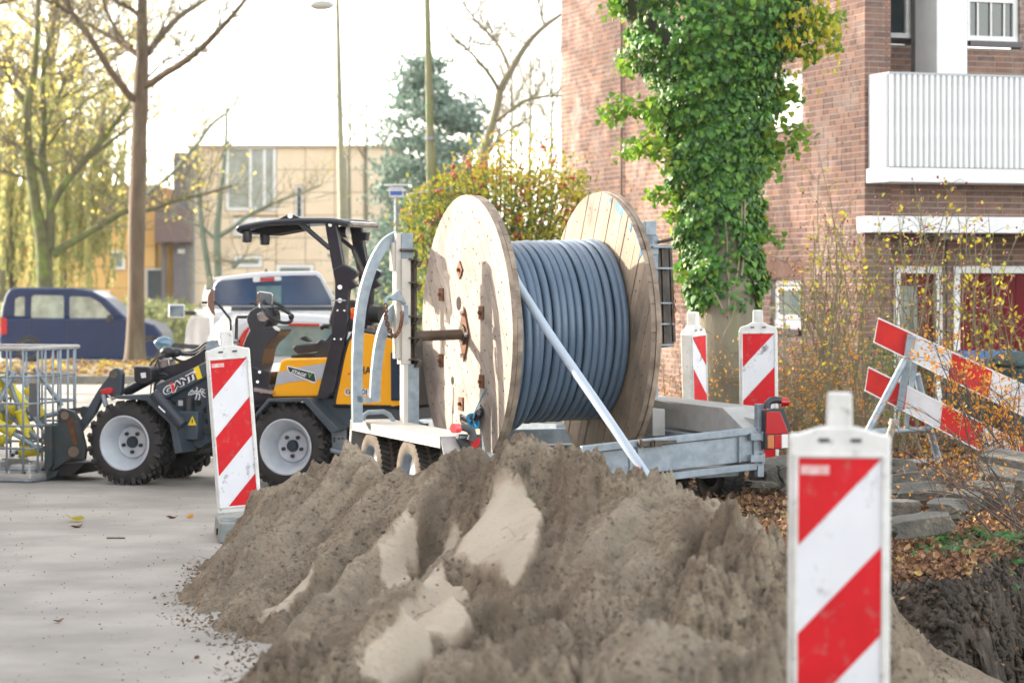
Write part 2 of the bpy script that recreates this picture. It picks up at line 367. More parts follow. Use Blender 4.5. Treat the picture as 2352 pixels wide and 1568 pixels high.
stone_m = mk('grey_stone', (.15, .15, .14), (.27, .265, .25), rough=.85, scale=8, bump=.6, bscale=24, bdist=.01, c3=(.40, .38, .34), s3=20, lo3=.6, hi3=.75, rnd=.2)
mortar_m = mk('mortar', (.42, .38, .34), (.33, .30, .27), rough=.95, scale=15)
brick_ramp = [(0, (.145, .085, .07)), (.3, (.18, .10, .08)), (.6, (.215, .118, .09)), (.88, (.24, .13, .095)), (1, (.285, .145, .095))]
brick_m = mk('red_brown_brick', (0, 0, 0), rough=.88, ramp=brick_ramp, c3=(.38, .31, .28), s3=1.6, lo3=.5, hi3=.8, bump=.4, bscale=60, bdist=.004)  # pale blotches: efflorescence, strengthened to paint in sun patches
frame_white = mk('white_window_frame', (.80, .81, .82), (.74, .75, .76), rough=.35)
door_red = mk('dark_red_door', (.15, .003, .008), (.12, .003, .007), rough=.55, spec=.2, scale=3)

# ------------------------------------------------------------------ noise
def vnoise(x, y, seed=0):
    xi = np.floor(x).astype(np.int64); yi = np.floor(y).astype(np.int64); fx = x-xi; fy = y-yi
    fx = fx*fx*fx*(fx*(fx*6-15)+10); fy = fy*fy*fy*(fy*(fy*6-15)+10)
    def h(a, b):
        n = (a*374761393+b*668265263+seed*1442695041) & 0xffffffff
        n = ((n ^ (n >> 13))*1274126177) & 0xffffffff
        return ((n ^ (n >> 16)) & 0xffffff)/float(0xffffff)
    a, b, c, d = h(xi, yi), h(xi+1, yi), h(xi, yi+1), h(xi+1, yi+1)
    return (a*(1-fx)+b*fx)*(1-fy)+(c*(1-fx)+d*fx)*fy-.5
def fbm(x, y, f, o=4, seed=0, g=.5):
    s = 0; a = 1
    for i in range(o): s = s+a*vnoise(x*f+i*17.3, y*f-i*9.1, seed+i); f *= 2.03; a *= g
    return s
def sst(x, a, b): t = np.clip((x-a)/(b-a), 0, 1); return t*t*(3-2*t)

# ------------------------------------------------------------------ ground, road, verge
ground_m = mk('brown_soil', (.10, .075, .05), (.15, .115, .075), rough=.95, scale=3, bump=.5, bscale=25, bdist=.02, c3=(.10, .12, .04), s3=1.5, lo3=.5, hi3=.65)
road_m = mk('pale_worn_asphalt', (.235, .219, .20), (.34, .316, .288), rough=.85, scale=1.3, detail=10, lo=.38, hi=.62, bump=.25, bscale=120, bdist=.003, c3=(.13, .11, .095), s3=30, lo3=.63, hi3=.70)
lane_m = mk('pale_paving', (.30, .28, .25), (.36, .34, .30), rough=.9, scale=3)
R0, R1, R2_, R3 = 1.0, 14.0, 4.0, 40.0
g = MB()
for x0, x1, y0, y1 in ((-500, R0, -60, 700), (R1, 500, -60, 700), (R0, R1, -60, R2_), (R0, R1, R3, 700)):
    g.add([(x0, y0, -.004), (x1, y0, -.004), (x1, y1, -.004), (x0, y1, -.004)], [(0, 1, 2, 3)])
tag(g.build('ground', ground_m), kind='structure')
g = MB(); g.add([(-60, -20, 0), (R0+.002, -20, 0), (R0+.002, 39.5, 0), (-60, 39.5, 0)], [(0, 1, 2, 3)])
tag(g.build('road', road_m), kind='structure')
g = MB(); g.add([(R0, -20, 0), (9, -20, 0), (9, 4.0, 0), (R0, 4.0, 0)], [(0, 1, 2, 3)]); tag(g.build('pavement', road_m), kind='structure')
g = MB(); g.add([(-60, 47.6, .004), (3, 47.6, .004), (3, 57, .004), (-60, 57, .004)], [(0, 1, 2, 3)])
tag(g.build('parking_lane', lane_m), kind='structure')
verge_m = mk('leafy_verge_soil', (.13, .12, .06), (.20, .14, .075), rough=.95, scale=4, bump=.5, bscale=20, bdist=.02)
g = MB(); g.box((-14, 43.5, .05), (36, 7.6, .1)); vg = g.build('verge', verge_m); tag(vg, kind='structure')
kerb_me = MB().box((0, 0, .065), (.985, .14, .14)).mesh('kerb_stone', stone_m)
for i in range(18): link('kerb_stone', kerb_me, vg, Matrix.Translation((-15+i, 39.6, -.002)))
# seam of tar across the road in front of the loader
tar = MB(); a = W(0, 1236, 15.64); tar.tube([WORLD.o+Vector((x, 15.9+.12*math.sin(x*1.3)-(x+4)*.28, .003)) for x in np.linspace(-4.2, -1.7, 12)], .005, 5)
pass

# soil bank with the trench cut into it
EDX = [.9, 1.25, 1.48, 1.8, 1.98, 2.2, 2.5, 2.94, 3.6, 5, 9]; EDY = [15.6, 15.2, 14.7, 13.2, 12.7, 12.45, 12.9, 13.8, 14.3, 14.6, 14.8]
def zt(x, y):
    x = np.asarray(x, float); y = np.asarray(y, float)
    b = .012+.10*sst(x, 1.1, 3.2)+.10*sst(x, 2.6, 4.5)*sst(-y, -17.5, -14)
    b = b+(.05*fbm(x, y, .7, 3, 5)+.03*fbm(x, y, 3, 3, 6))*sst(x, 1.05, 1.6)
    ye = np.interp(x, EDX, EDY)+.22*fbm(x, y*.2, 2.2, 3, 9)
    t = sst(ye-y, 0, .55); back = sst(y, 8.2, 9.6)*sst(x, 1.05, 1.35)
    hole = t*back
    b = b*(1-hole)+(-.75+.10*fbm(x, y, 2, 4, 8))*hole+hole*(1-t)*.2
    b = b+(.05*fbm(x, y, 7, 4, 12))*np.clip(hole*4, 0, 1)
    b = b+.05*np.exp(-((y-ye-.12)/.16)**2)*back
    edge = np.minimum.reduce([(x-R0)/.15, (R1-x)/.5, (y-R2_)/.5, (R3-y)/.5])
    return b*np.clip(edge, 0, 1)
xs = np.concatenate([np.arange(1.0, 4.2, .022), np.arange(4.2, 14.01, .2)]); xs[-1] = 14.0
ys = np.concatenate([np.arange(4, 9, .1), np.arange(9, 19, .03), np.arange(19, 40.01, .25)]); ys[-1] = 40.0
X, Y = np.meshgrid(xs, ys); Z = zt(X, Y)
# the cut face bulges and crumbles
V = np.stack([X, Y, Z], -1).reshape(-1, 3); V[:, 1] += (.16*fbm(V[:, 0]*1.3, V[:, 2]*1.8+V[:, 1], 4, 4, 3))*np.clip(.1-V[:, 2]*4, 0, 1)*(V[:, 1] > 9); V[:, 2] += .05*fbm(V[:, 0]*1.2, V[:, 1]*1.2, 9, 3, 4)*np.clip(-V[:, 2]*5, 0, 1)
def gridfaces(ny, nx):
    i = np.arange(ny-1)[:, None]*nx+np.arange(nx-1)[None]; return np.stack([i, i+1, i+nx+1, i+nx], -1).reshape(-1, 4)
soil_m = mk('dark_garden_soil', (.034, .026, .019), (.072, .055, .040), rough=.95, scale=4, bump=1.0, bscale=22, bdist=.04, c3=(.17, .14, .11), s3=5, lo3=.56, hi3=.72)
sb = link('soil_bank', np_mesh('soil_bank', V, gridfaces(len(ys), len(xs)), soil_m, smooth=True)); tag(sb, kind='structure')

# sand heap ---------------------------------------------------------
AN = [(650, 1160, 14.5), (700, 1092, 14), (760, 1078, 13.8), (820, 1070, 13.5), (890, 1052, 13.2), (950, 1032, 13), (1020, 1022, 12.7), (1100, 1010, 12.5),
      (1165, 1012, 12.2), (1230, 1000, 12), (1290, 1020, 11.7), (1340, 1040, 11.4), (1420, 1078, 11.2), (1500, 1085, 11), (1440, 1062, 11.3), (1490, 1064, 11.1), (1530, 1072, 10.9), (1565, 1090, 10.7), (1610, 1122, 10.5), (1660, 1165, 10.2), (1700, 1210, 10),
      (1750, 1290, 9.6), (1800, 1370, 9.2), (1900, 1410, 8.9), (2000, 1430, 8.8), (2080, 1445, 8.7),
      (1300, 1190, 10.6), (1450, 1230, 9.8), (1550, 1290, 9), (1350, 1400, 8), (1550, 1450, 7.6), (1750, 1500, 7.4), (1900, 1540, 7.2), (1100, 1280, 9.6), (950, 1390, 8.9), (760, 1470, 8.8),
      (1150, 1500, 7.2), (850, 1290, 10.6), (720, 1250, 12.2), (1000, 1180, 11.4), (820, 1170, 12.4), (665, 1330, 11.6), (700, 1480, 9.5), (720, 1600, 8.2), (900, 1600, 7.2), (1300, 1600, 6.6), (1700, 1640, 6.4)]
AP = np.array([tuple(W(*a)) for a in AN])
hx = np.arange(-2.35, 2.7, .0085); hy = np.arange(5.2, 15.9, .0095)
HX, HY = np.meshgrid(hx, hy)
wx = HX+.10*fbm(HX, HY, 1.7, 3, 21); wy = HY+.10*fbm(HX, HY, 1.7, 3, 22)
acc = np.zeros_like(HX); K = 40.0
for (ax, ay, az), an_ in zip(AP, AN):
    kx = np.where(wx < ax, np.interp(an_[0], [620, 760, 1000], [1.05, .82, .60])/.60, np.interp(an_[0], [1450, 1650, 1850], [.6, .95, .8])/.60)
    d = np.sqrt(((wx-ax)*kx)**2+((wy-ay)*.85)**2+.0025)
    acc += np.exp(K*(az-.60*d))
H = np.log(acc+1e-30)/K-.018
H = np.maximum(H, -1.2)
# slabs cut smooth by the bucket
damp_f = None
px = CU+F_*HX/HY; pv = HV+(HC-H)*F_/HY
def inpoly(P, x, y):
    ins = np.zeros(x.shape, bool); n = len(P)
    for i in range(n):
        x1, y1 = P[i]; x2, y2 = P[(i+1) % n]
        c = ((y1 > y) != (y2 > y)) & (x < (x2-x1)*(y-y1)/((y2-y1)+1e-12)+x1); ins ^= c
    return ins
SL = [[(1045, 1275), (1090, 1180), (1140, 1105), (1220, 1120), (1250, 1185), (1215, 1290), (1180, 1350), (1135, 1310)],
      [(950, 1385), (1000, 1308), (1085, 1345), (1060, 1400), (985, 1450), (900, 1535), (815, 1560), (865, 1480)],
      [(585, 1395), (680, 1310), (722, 1298), (640, 1405)], [(870, 1265), (930, 1180), (962, 1195), (905, 1290)], [(1000, 1200), (1040, 1130), (1060, 1140), (1020, 1210)]]
msk = np.zeros_like(HX)
for P in SL: msk = np.maximum(msk, inpoly(P, px+12*fbm(HX, HY, 14, 3, 31), pv+16*fbm(HX, HY, 12, 3, 33)).astype(float))
def blur(a, r):
    k = 2*r+1
    for ax in (0, 1):
        p = np.pad(a, [(r+1, r) if i == ax else (0, 0) for i in (0, 1)], mode='edge'); c = np.cumsum(p, axis=ax)
        a = (np.take(c, range(k, c.shape[ax]), ax)-np.take(c, range(0, c.shape[ax]-k), ax))/k
    return a
ms = blur(msk, 1)
al = .30*HX+.95*HY; pe = .95*HX-.30*HY
rough_ = (1-ms)
st = fbm(pe*4.2+.5*fbm(HX, HY, 1.2, 2, 41), al*.75, 1, 4, 42)
ridge = (.5-np.abs(fbm(pe*2.1+.3*fbm(HX, HY, 1.5, 2, 44), al*.45, 1, 2, 43))*2)
billow = lambda f, s, o=3: sum(np.abs(vnoise(HX*f*(2**i)+i*3.3+.7*vnoise(HX*f, HY*f, s+90), HY*f*(2**i)*.85, s+i))*(.55**i) for i in range(o))
amp = .22+1.35*sst(fbm(pe*1.5, al*.8, 1, 3, 51), -.3, .35)
D = (.20*st+.09*(ridge-.3))*(1-.55*sst(H, .55, .8))+.08*(billow(1.3, 55, 2)-.3)+.05*fbm(pe*9+.4*fbm(HX, HY, 3, 2, 47), al*1.6, 1, 3, 48)+.07*fbm(HX, HY, 1.1, 3, 52)
Hl = blur(H+D, 10); D = D*(1-ms)+ms*(Hl-H); D += rough_*amp*(.11*(billow(2.6, 60)-.28)+.075*(billow(6.5, 63)-.28)+.085*(billow(14, 66, 3)-.28)+.055*fbm(HX, HY, 28, 3, 70))*1.0+rough_*.018*np.abs(fbm(HX, HY, 55, 2, 74))
D += ms*(.022+.010*fbm(pe*8, al*2.2, 1, 2, 71)-.030*np.clip(1-np.abs(fbm(HX, HY, 3.2, 3, 72))/.025, 0, 1)*sst(fbm(HX, HY, 2, 2, 73), -.05, .1))
far_fade = np.clip((H+.12)/.25, .12, 1)
Hs = H+D*far_fade
# crisp edge where a slab broke off: a dark drop on its right side
Hs -= .05*np.clip(np.roll(ms, 14, axis=1)-ms, 0, 1)*rough_
base = np.where(HX > R0, zt(HX, HY), 0.0)
V = np.stack([HX, HY, Hs], -1).reshape(-1, 3)
Fc = gridfaces(len(hy), len(hx)); keep = (Hs > base-.02).reshape(-1); Fc = Fc[keep[Fc].any(1)]
used = np.unique(Fc); remap = np.full(len(V), -1); remap[used] = np.arange(len(used)); V = V[used]; Fc = remap[Fc]
rv = (ms*.9+.05).reshape(-1)[used]
def sand_mat():
    m = bpy.data.materials.new('grey_sand'); m.use_nodes = True; nt = m.node_tree; L = nt.links; P = nt.nodes['Principled BSDF']
    tc = _n(nt, 'ShaderNodeTexCoord'); at = _n(nt, 'ShaderNodeAttribute', attribute_name='rnd')
    def noise(s, d=8, r=.6, vec=None):
        n = _n(nt, 'ShaderNodeTexNoise'); n.inputs['Scale'].default_value = s; n.inputs['Detail'].default_value = d; n.inputs['Roughness'].default_value = r
        L.new(vec or tc.outputs['Object'], n.inputs['Vector']); return n.outputs['Fac']
    def mix(f, a, b):
        x = _n(nt, 'ShaderNodeMix', data_type='RGBA'); L.new(f, x.inputs[0])
        for i, c in ((6, a), (7, b)):
            if isinstance(c, tuple): x.inputs[i].default_value = (*c, 1)
            else: L.new(c, x.inputs[i])
        return x.outputs[2]
    def mr(s, a, b):
        r = _n(nt, 'ShaderNodeMapRange'); r.inputs[1].default_value = a; r.inputs[2].default_value = b; L.new(s, r.inputs[0]); return r.outputs[0]
    c = mix(mr(noise(7), .36, .64), (.36, .278, .195), (.62, .505, .365))
    c = mix(mr(noise(1.1, 4), .60, .80), c, (.26, .185, .12))          # a browner seam
    c = mix(mr(noise(14, 6, .7), .54, .72), c, (.19, .15, .115))
    c = mix(mr(noise(45, 6, .7), .53, .66), c, (.085, .07, .06))      # humus specks, strengthened to stand in for crevice shade
    c = mix(mr(noise(70, 4, .7), .56, .70), c, (.55, .48, .39))
    da = _n(nt, 'ShaderNodeAttribute', attribute_name='damp'); dm = mr(da.outputs['Fac'], .50, .25); dm2 = _n(nt, 'ShaderNodeMath', operation='MULTIPLY'); dm2.inputs[1].default_value = .62; L.new(dm, dm2.inputs[0]); c = mix(dm2.outputs[0], c, (.235, .175, .12)); dl_ = _n(nt, 'ShaderNodeMath', operation='MULTIPLY'); dl_.inputs[1].default_value = .5; L.new(mr(da.outputs['Fac'], .55, .85), dl_.inputs[0]); c = mix(dl_.outputs[0], c, (.50, .43, .335))
    ma = _n(nt, 'ShaderNodeMath', operation='MULTIPLY'); ma.inputs[1].default_value = .8; L.new(at.outputs['Fac'], ma.inputs[0]); c = mix(ma.outputs[0], c, (.345, .30, .24))
    L.new(c, P.inputs['Base Color']); P.inputs['Roughness'].default_value = .95
    sm = _n(nt, 'ShaderNodeMath', operation='SUBTRACT'); sm.inputs[0].default_value = 1.0; L.new(at.outputs['Fac'], sm.inputs[1])
    b = _n(nt, 'ShaderNodeBump'); b.inputs['Distance'].default_value = .06; L.new(sm.outputs[0], b.inputs['Strength']); L.new(noise(55, 8, .75), b.inputs['Height'])
    L.new(b.outputs[0], P.inputs['Normal']); return m
sand_m = sand_mat()
hme = np_mesh('sand_heap', V, Fc, sand_m, rnd=rv, smooth=True); at = hme.attributes.new('damp', 'FLOAT', 'POINT'); at.data.foreach_set('value', (.5+.9*fbm(pe*2.6+.4*fbm(HX, HY, 2, 2, 81), al*.7, 1, 4, 82)).reshape(-1)[used].astype(np.float32))
heap = link('sand_heap', hme)
tag(heap, 'large heap of excavated grey sand with smooth bucket cuts in the foreground', 'sand heap')
# crumbs and lumps lying on and around the heap, roots and straw in it
def hz(x, y):
    i = np.clip(((x-hx[0])/.0085).astype(int), 0, len(hx)-1); j = np.clip(((y-hy[0])/.0095).astype(int), 0, len(hy)-1)
    return np.maximum(Hs[j, i], np.where(x > R0, zt(x, y), 0)), H[j, i], ms[j, i]
n = 60000; x = nr.uniform(-2.3, 2.2, n); y = nr.uniform(5.6, 15.8, n); z, hb, mm = hz(x, y)
p_ = np.where(mm > .3, .02, np.where(hb > .02, np.clip(.15+2.2*fbm(x*.95-y*.3, x*.3+y*.2, 2.2, 2, 99)+.25, .03, 1), np.clip(1.1+(hb+.0)*5.5, 0, 1)**3)); k = nr.random(n) < p_; x, y, z = x[k], y[k], z[k]; n = len(x)
ic = np.array([(1, 0, 0), (-1, 0, 0), (0, 1, 0), (0, -1, 0), (0, 0, 1), (0, 0, -1)], float)
jf = np.array([(0, 2, 4), (2, 1, 4), (1, 3, 4), (3, 0, 4), (2, 0, 5), (1, 2, 5), (3, 1, 5), (0, 3, 5)])
sz = .0035+.013*nr.random(n)**3.5
V = np.stack([x, y, z], -1)[:, None]+ic[None]*sz[:, None, None]*nr.uniform(.5, 1.2, (n, 6, 1))
cm_ = np_mesh('sand_crumbs', V.reshape(-1, 3), (jf[None]+(np.arange(n)*6)[:, None, None]).reshape(-1, 3), sand_m, rnd=np.full(n*6, 0.0), smooth=True); at = cm_.attributes.new('damp', 'FLOAT', 'POINT'); at.data.foreach_set('value', np.repeat(.35+.4*nr.random(n), 6).astype(np.float32)); o = link('sand_crumbs', cm_, heap)
tag(o, kind='stuff')
fib = MB(); q = 0
while q < 420:
    x, y = nr.uniform(-2.0, 2.0), nr.uniform(6.2, 15.2); z, hb, mm = hz(np.array([x]), np.array([y]))
    if hb[0] < .0: continue
    q += 1; a = nr.uniform(0, 2*math.pi); l = nr.uniform(.03, .14); p0 = Vector((x, y, z[0]+.002)); dv = Vector((math.cos(a), math.sin(a)*.8, nr.uniform(-.1, .5)))
    mid = p0+dv*l*.5+Vector((0, 0, nr.uniform(0, .03))); e = p0+dv*l+Vector((0, 0, -abs(dv.z)*l*.6)); fib.tube([p0, mid, e], [.0016, .0013, .0006], 3, cap=False)
tag(fib.build('root_fibres', mk('root_fibre', (.17, .14, .10), (.33, .28, .19), rough=.9), heap), kind='stuff')

# fallen leaves ------------------------------------------------------
def litter(name, n, xr, yr, zf, mat, s=(.05, .10), dens=None, up=0.0, kind='stuff', parent=None, sh=LEAF_CURL, tilt=.35):
    x = nr.uniform(*xr, n); y = nr.uniform(*yr, n)
    if dens is not None: k = nr.random(n) < dens(x, y); x, y = x[k], y[k]
    n = len(x); z = zf(x, y)+nr.uniform(0, up, n)+.004
    a = nr.uniform(0, 2*math.pi, n); U = np.stack([np.cos(a), np.sin(a), np.zeros(n)], -1); N = np.tile((0, 0, 1.0), (n, 1))
    V, Fc, rv = scatter(np.stack([x, y, z], -1), N, U, nr.uniform(*s, n), sh, tilt)
    o = link(name, np_mesh(name, V, Fc, mat, rnd=rv, smooth=False), parent); tag(o, kind=kind); return o
def dl(x, y):
    ye = np.interp(x, EDX, EDY); return np.where(y > ye+.02, sst(x, 1.15, 1.7)*np.clip(.9-(y-15)*.04, .3, .9), .05)
litter('leaf_litter', 60000, (1.1, 5.4), (9.5, 25), zt, dead_leaf, (.028, .062), dl, .035, tilt=.55)
litter('leaf_litter', 14000, (1.0, 3.6), (12.3, 15.9), zt, dead_leaf, (.025, .06), dl, .05, tilt=.6)
litter('verge_leaves', 5000, (-14, 3), (39.8, 47.2), lambda x, y: x*0+.1, mk('gold_brown_leaf', (0, 0, 0), rough=.8, trans=.3, ramp=[(0, (.14, .08, .045)), (.6, (.27, .16, .07)), (1, (.55, .45, .08))]), (.08, .17), lambda x, y: np.clip(.25+.7*fbm(x, y, .5, 2, 77)+.3, 0, 1), .02)
litter('heap_foot_leaves', 450, (-2.2, -.9), (8, 15.3), lambda x, y: hz(x, y)[0], dead_leaf, (.02, .05), lambda x, y: np.clip(1-np.abs(hz(x, y)[1]+.03)/.16, 0, 1)**2, .01)
litter('road_crumbs', 2600, (-4, -.6), (7.5, 19), lambda x, y: x*0, mk('dark_crumbs', (.07, .055, .045), rough=.95), (.003, .014), lambda x, y: .35+.65*np.exp(-((x+1.5)/.5)**2), .0)
def single_leaf(uv, size, mat, label, rot, cat='leaf', nm='fallen_leaf'):
    Yg = HC*F_/(uv[1]-HV); p = W(uv[0], uv[1], Yg)
    V, Fc, rv = scatter(np.array([[0, 0, .006]]), np.array([[0, 0, 1.0]]), np.array([[math.cos(rot), math.sin(rot), 0]]), size, LEAF_CURL, .12)
    o = link(nm, np_mesh(nm, V, Fc, mat, rnd=rv)); o.location = p; tag(o, label, cat)
single_leaf((196, 1198), .15, yellow_leaf, 'large curled yellow leaf lying alone on the pale road', 3.0)
single_leaf((160, 1212), .09, dead_leaf, 'dark shrivelled leaf just below the yellow leaf on the road', .4)
single_leaf((380, 1190), .09, dead_leaf, 'dark brown curled leaf on the road left of the heap and beacon', .2)
single_leaf((432, 1190), .08, orange_leaf, 'upright orange brown leaf on the road close to the beacon foot', 1.4)
single_leaf((120, 1430), .06, dead_leaf, 'small red brown leaf on the open road at lower left', .1)
o = MB().tube([(-.06, 0, .006), (0, .003, .007), (.06, -.002, .006)], .005, 6).build('stick', bark); o.location = W(266, 1237, HC*F_/587); tag(o, 'short dark straight twig lying on the road', 'twig')
yl = link('fallen_leaf', np_mesh('fallen_leaf', *scatter(np.zeros((1, 3)), np.array([[0, -.5, 1.0]]), np.array([[.6, .5, .2]]), .075, LEAF_OV, .1)[:2], yellow_leaf)); p = W(632, 1552, 9.35)
yl.location = (p.x, p.y, hz(np.array([p.x]), np.array([p.y]))[0][0]+.02); tag(yl, 'bright yellow leaf stuck on the foot of the sand heap', 'leaf')
# grass and ivy on the bank
def grass(name, n, xr, yr, h, dens=None, mat=grass_m):
    x = nr.uniform(*xr, n); y = nr.uniform(*yr, n)
    if dens is not None: k = nr.random(n) < dens(x, y); x, y = x[k], y[k]
    n = len(x); P = np.stack([x, y, zt(x, y)], -1); a = nr.uniform(0, 6.28, n)
    N = np.stack([np.cos(a), np.sin(a), np.zeros(n)], -1); U = np.tile((0, 0, 1.0), (n, 1))
    sh = (np.array([(-.05, 0, 0), (.05, 0, 0), (.03, .6, .1), (0, 1, .3)]), np.array([(0, 1, 2), (0, 2, 3)]))
    V, Fc, rv = scatter(P, N, U, nr.uniform(h*.5, h*1.2, n), sh, .35); tag(link(name, np_mesh(name, V, Fc, mat, rnd=rv)), kind='stuff')
grass('grass', 15000, (1.6, 5), (15.2, 21.5), .055, lambda x, y: sst(fbm(x, y, 1.3, 2, 88), -.1, .25)*.9)
def gi(x, y):
    return np.exp(-((x-2.75)/.4)**2-((y-14.6)/.5)**2)*.9
n = 380; x = nr.normal(2.75, .22, n); y = nr.normal(14.0, .30, n); ye = np.interp(x, EDX, EDY); k = y > ye-.05; x, y = x[k], y[k]; n = len(x)
V, Fc, rv = scatter(np.stack([x, y, zt(x, y)+.05], -1), np.tile((0, -.5, 1.0), (n, 1)), np.stack([nr.normal(0, 1, n), nr.normal(0, 1, n), nr.normal(0, .2, n)], -1), nr.uniform(.03, .07, n), LEAF_IVY, .3)
tag(link('ground_ivy', np_mesh('ground_ivy', V, Fc, ivy_m, rnd=rv*.35)), kind='stuff')
# clods of dark soil sticking to the cut face
n = 7000; x = nr.uniform(1.2, 4.6, n); ye = np.interp(x, EDX, EDY); y = ye-nr.uniform(-.05, .8, n); z = zt(x, y); sz = .008+.035*nr.random(n)**2.5
V = np.stack([x, y-.01, z], -1)[:, None]+ic[None]*sz[:, None, None]*nr.uniform(.5, 1.3, (n, 6, 1))
tag(link('soil_clods', np_mesh('soil_clods', V.reshape(-1, 3), (jf[None]+(np.arange(n)*6)[:, None, None]).reshape(-1, 3), soil_m, smooth=True)), kind='stuff')
# roots hanging out of the cut
rt = MB()
for i in range(130):
    x = nr.uniform(1.3, 4.2); ye = np.interp(x, EDX, EDY)+.0; y = ye-nr.uniform(.0, .15); z0 = nr.uniform(-.25, .06); p = Vector((x, y-.03, z0)); pts = [p]; dv = Vector((nr.normal(0, .5), -.4, -.5))
    l = nr.uniform(.04, .16)
    for j in range(3): dv = dv+Vector((nr.normal(0, .4), nr.normal(0, .15), -.45)); pts.append(pts[-1]+dv.normalized()*l/2)
    rt.tube(pts, [.003*nr.uniform(.5, 1.6), .0025, .0018, .001], 3, cap=False)
tag(rt.build('hanging_roots', mk('root_bark', (.07, .055, .045), (.16, .13, .10), rough=.95)), kind='stuff')

# ------------------------------------------------------------------ brick apartment block
BB = Frame(3.66, 25.1, R(18))
bld = thing('brick_building', 'red brown brick apartment block with white balcony behind the ivy covered tree', 'building', BB)
PIT, BL, BH = .0625, .21, .051
def sidepx(x, y): return BB.px((x, y), 0)
def frontpx(x, y, d=0): return BB.py((x, y), d)
def rect_side(u0, u1, v0, v1):
    a = sidepx(u1, (v0+v1)/2).y; b = sidepx(u0, (v0+v1)/2).y
    return (a, b, sidepx(u1, v1).z, sidepx(u1, v0).z)
w_up = rect_side(1700, 1842, 165, 283); w_lo = rect_side(1768, 1842, 643, 757)
ZT = 7.0
LW = 9.6
def courses(wall, a0, a1, z0, z1, holes, out, d=0.0, seed=0):
    """wall: 'side' | 'front'; bricks as (centre, size)"""
    g = random.Random(seed); z = z0; i = 0
    while z+BH < z1:
        c = a0+(0 if i % 2 == 0 else -.11)+g.choice((0, 0, -.055)); first = True
        while c < a1:
            l = BL if g.random() < .72 else .10
            s, e = max(c, a0), min(c+l, a1); c += l+.01
            segs = [(s, e)]
            for h0, h1, q0, q1 in holes:
                if z+BH > q0 and z < q1:
                    ns = []
                    for s_, e_ in segs:
                        if e_ <= h0 or s_ >= h1: ns.append((s_, e_)); continue
                        if s_ < h0: ns.append((s_, h0))
                        if e_ > h1: ns.append((h1, e_))
                    segs = ns
            for s_, e_ in segs:
                if e_-s_ > .02: out.append((wall, (s_+e_)/2, z+BH/2, e_-s_, d+g.uniform(-.0015, .002)))
        z += PIT; i += 1
bricks = []
sidehole = [(w_up[0], w_up[1], w_up[2]-.08, w_up[3]), (w_lo[0], w_lo[1], w_lo[2]-.07, w_lo[3]+.21)]
courses('side', 0.0, LW, .02, ZT, sidehole, bricks, seed=1)
zbal_b = frontpx(2020, 415).z; zbal_t = frontpx(2020, 168).z; zl_t = frontpx(2020, 498).z; zl_b = frontpx(2020, 535).z
PW = frontpx(2046, 600).x                    # width of the corner pier
courses('front', .003, PW, .02, ZT, [], bricks, seed=2)
courses('front', PW+.002, 4.2, zl_b+.02, zbal_b, [], bricks, seed=3)
YR = .55
d1 = (frontpx(2052, 700, YR).x, frontpx(2163, 700, YR).x); d2 = (frontpx(2189, 700, YR).x, frontpx(2189, 700, YR).x+1.15)
zdoor = frontpx(2100, 611, YR).z
courses('front', PW+.002, 4.2, .02, zl_b+.1, [(d1[0], d1[1], 0, zdoor), (d2[0], d2[1], 0, zdoor)], bricks, d=YR, seed=4)
YL = .95
lw1 = (PW, frontpx(2098, 50, YL).x, frontpx(2070, 103, YL).z); lw2 = (frontpx(2222, 50, YL).x, frontpx(2343, 50, YL).x, frontpx(2280, 112, YL).z)
courses('front', PW+.002, 4.2, zbal_b, ZT, [(lw1[0], lw1[1], lw1[2], ZT), (lw2[0], lw2[1], lw2[2], 4.9)], bricks, d=YL, seed=5)
wc = MB()
wc.prism([(0.0, 0, -.1), (0, LW, -.1), (0, LW, ZT), (0, 0, ZT)], (.006, 0, 0)) if False else None
def wallquad(mb, wall, a0, a1, z0, z1, d, holes=()):
    """mortar bed as plates 6 mm behind the brick faces, cut round the openings"""
    xs_ = sorted({a0, a1, *[min(max(h[0], a0), a1) for h in holes], *[min(max(h[1], a0), a1) for h in holes]})
    zs_ = sorted({z0, z1, *[min(max(h[2], z0), z1) for h in holes], *[min(max(h[3], z0), z1) for h in holes]})
    for i in range(len(xs_)-1):
        for j in range(len(zs_)-1):
            xm, zm = (xs_[i]+xs_[i+1])/2, (zs_[j]+zs_[j+1])/2
            if any(h[0] < xm < h[1] and h[2] < zm < h[3] for h in holes): continue
            l, h = xs_[i+1]-xs_[i], zs_[j+1]-zs_[j]
            if wall == 'side': mb.box((d+.006+.12, xm, zm), (.24, l, h))
            else: mb.box((xm, d+.006+.10, zm), (l, .20, h))
wallquad(wc, 'side', .014, LW, -.2, ZT, 0, [(h[0], h[1], h[2], h[3]) for h in sidehole])
wallquad(wc, 'front', .26, PW, -.2, ZT, 0); wallquad(wc, 'front', .008, .25, -.2, ZT+.001, 0)
wallquad(wc, 'front', PW+.003, 4.2, zl_b+.02, zbal_b, 0)
wallquad(wc, 'front', PW+.003, 4.2, -.2, zl_b+.1, YR, [(d1[0], d1[1], -.2, zdoor), (d2[0], d2[1], -.2, zdoor)])
wallquad(wc, 'front', PW+.003, 4.2, zbal_b, ZT, YL, [(lw1[0], lw1[1], lw1[2], ZT), (lw2[0], lw2[1], lw2[2], 4.9)])
wc.box((PW-.12, .55, 1), (.22, .7, 2.2)); wc.box((PW-.12, .66, 5.3), (.22, .9, 3.4))
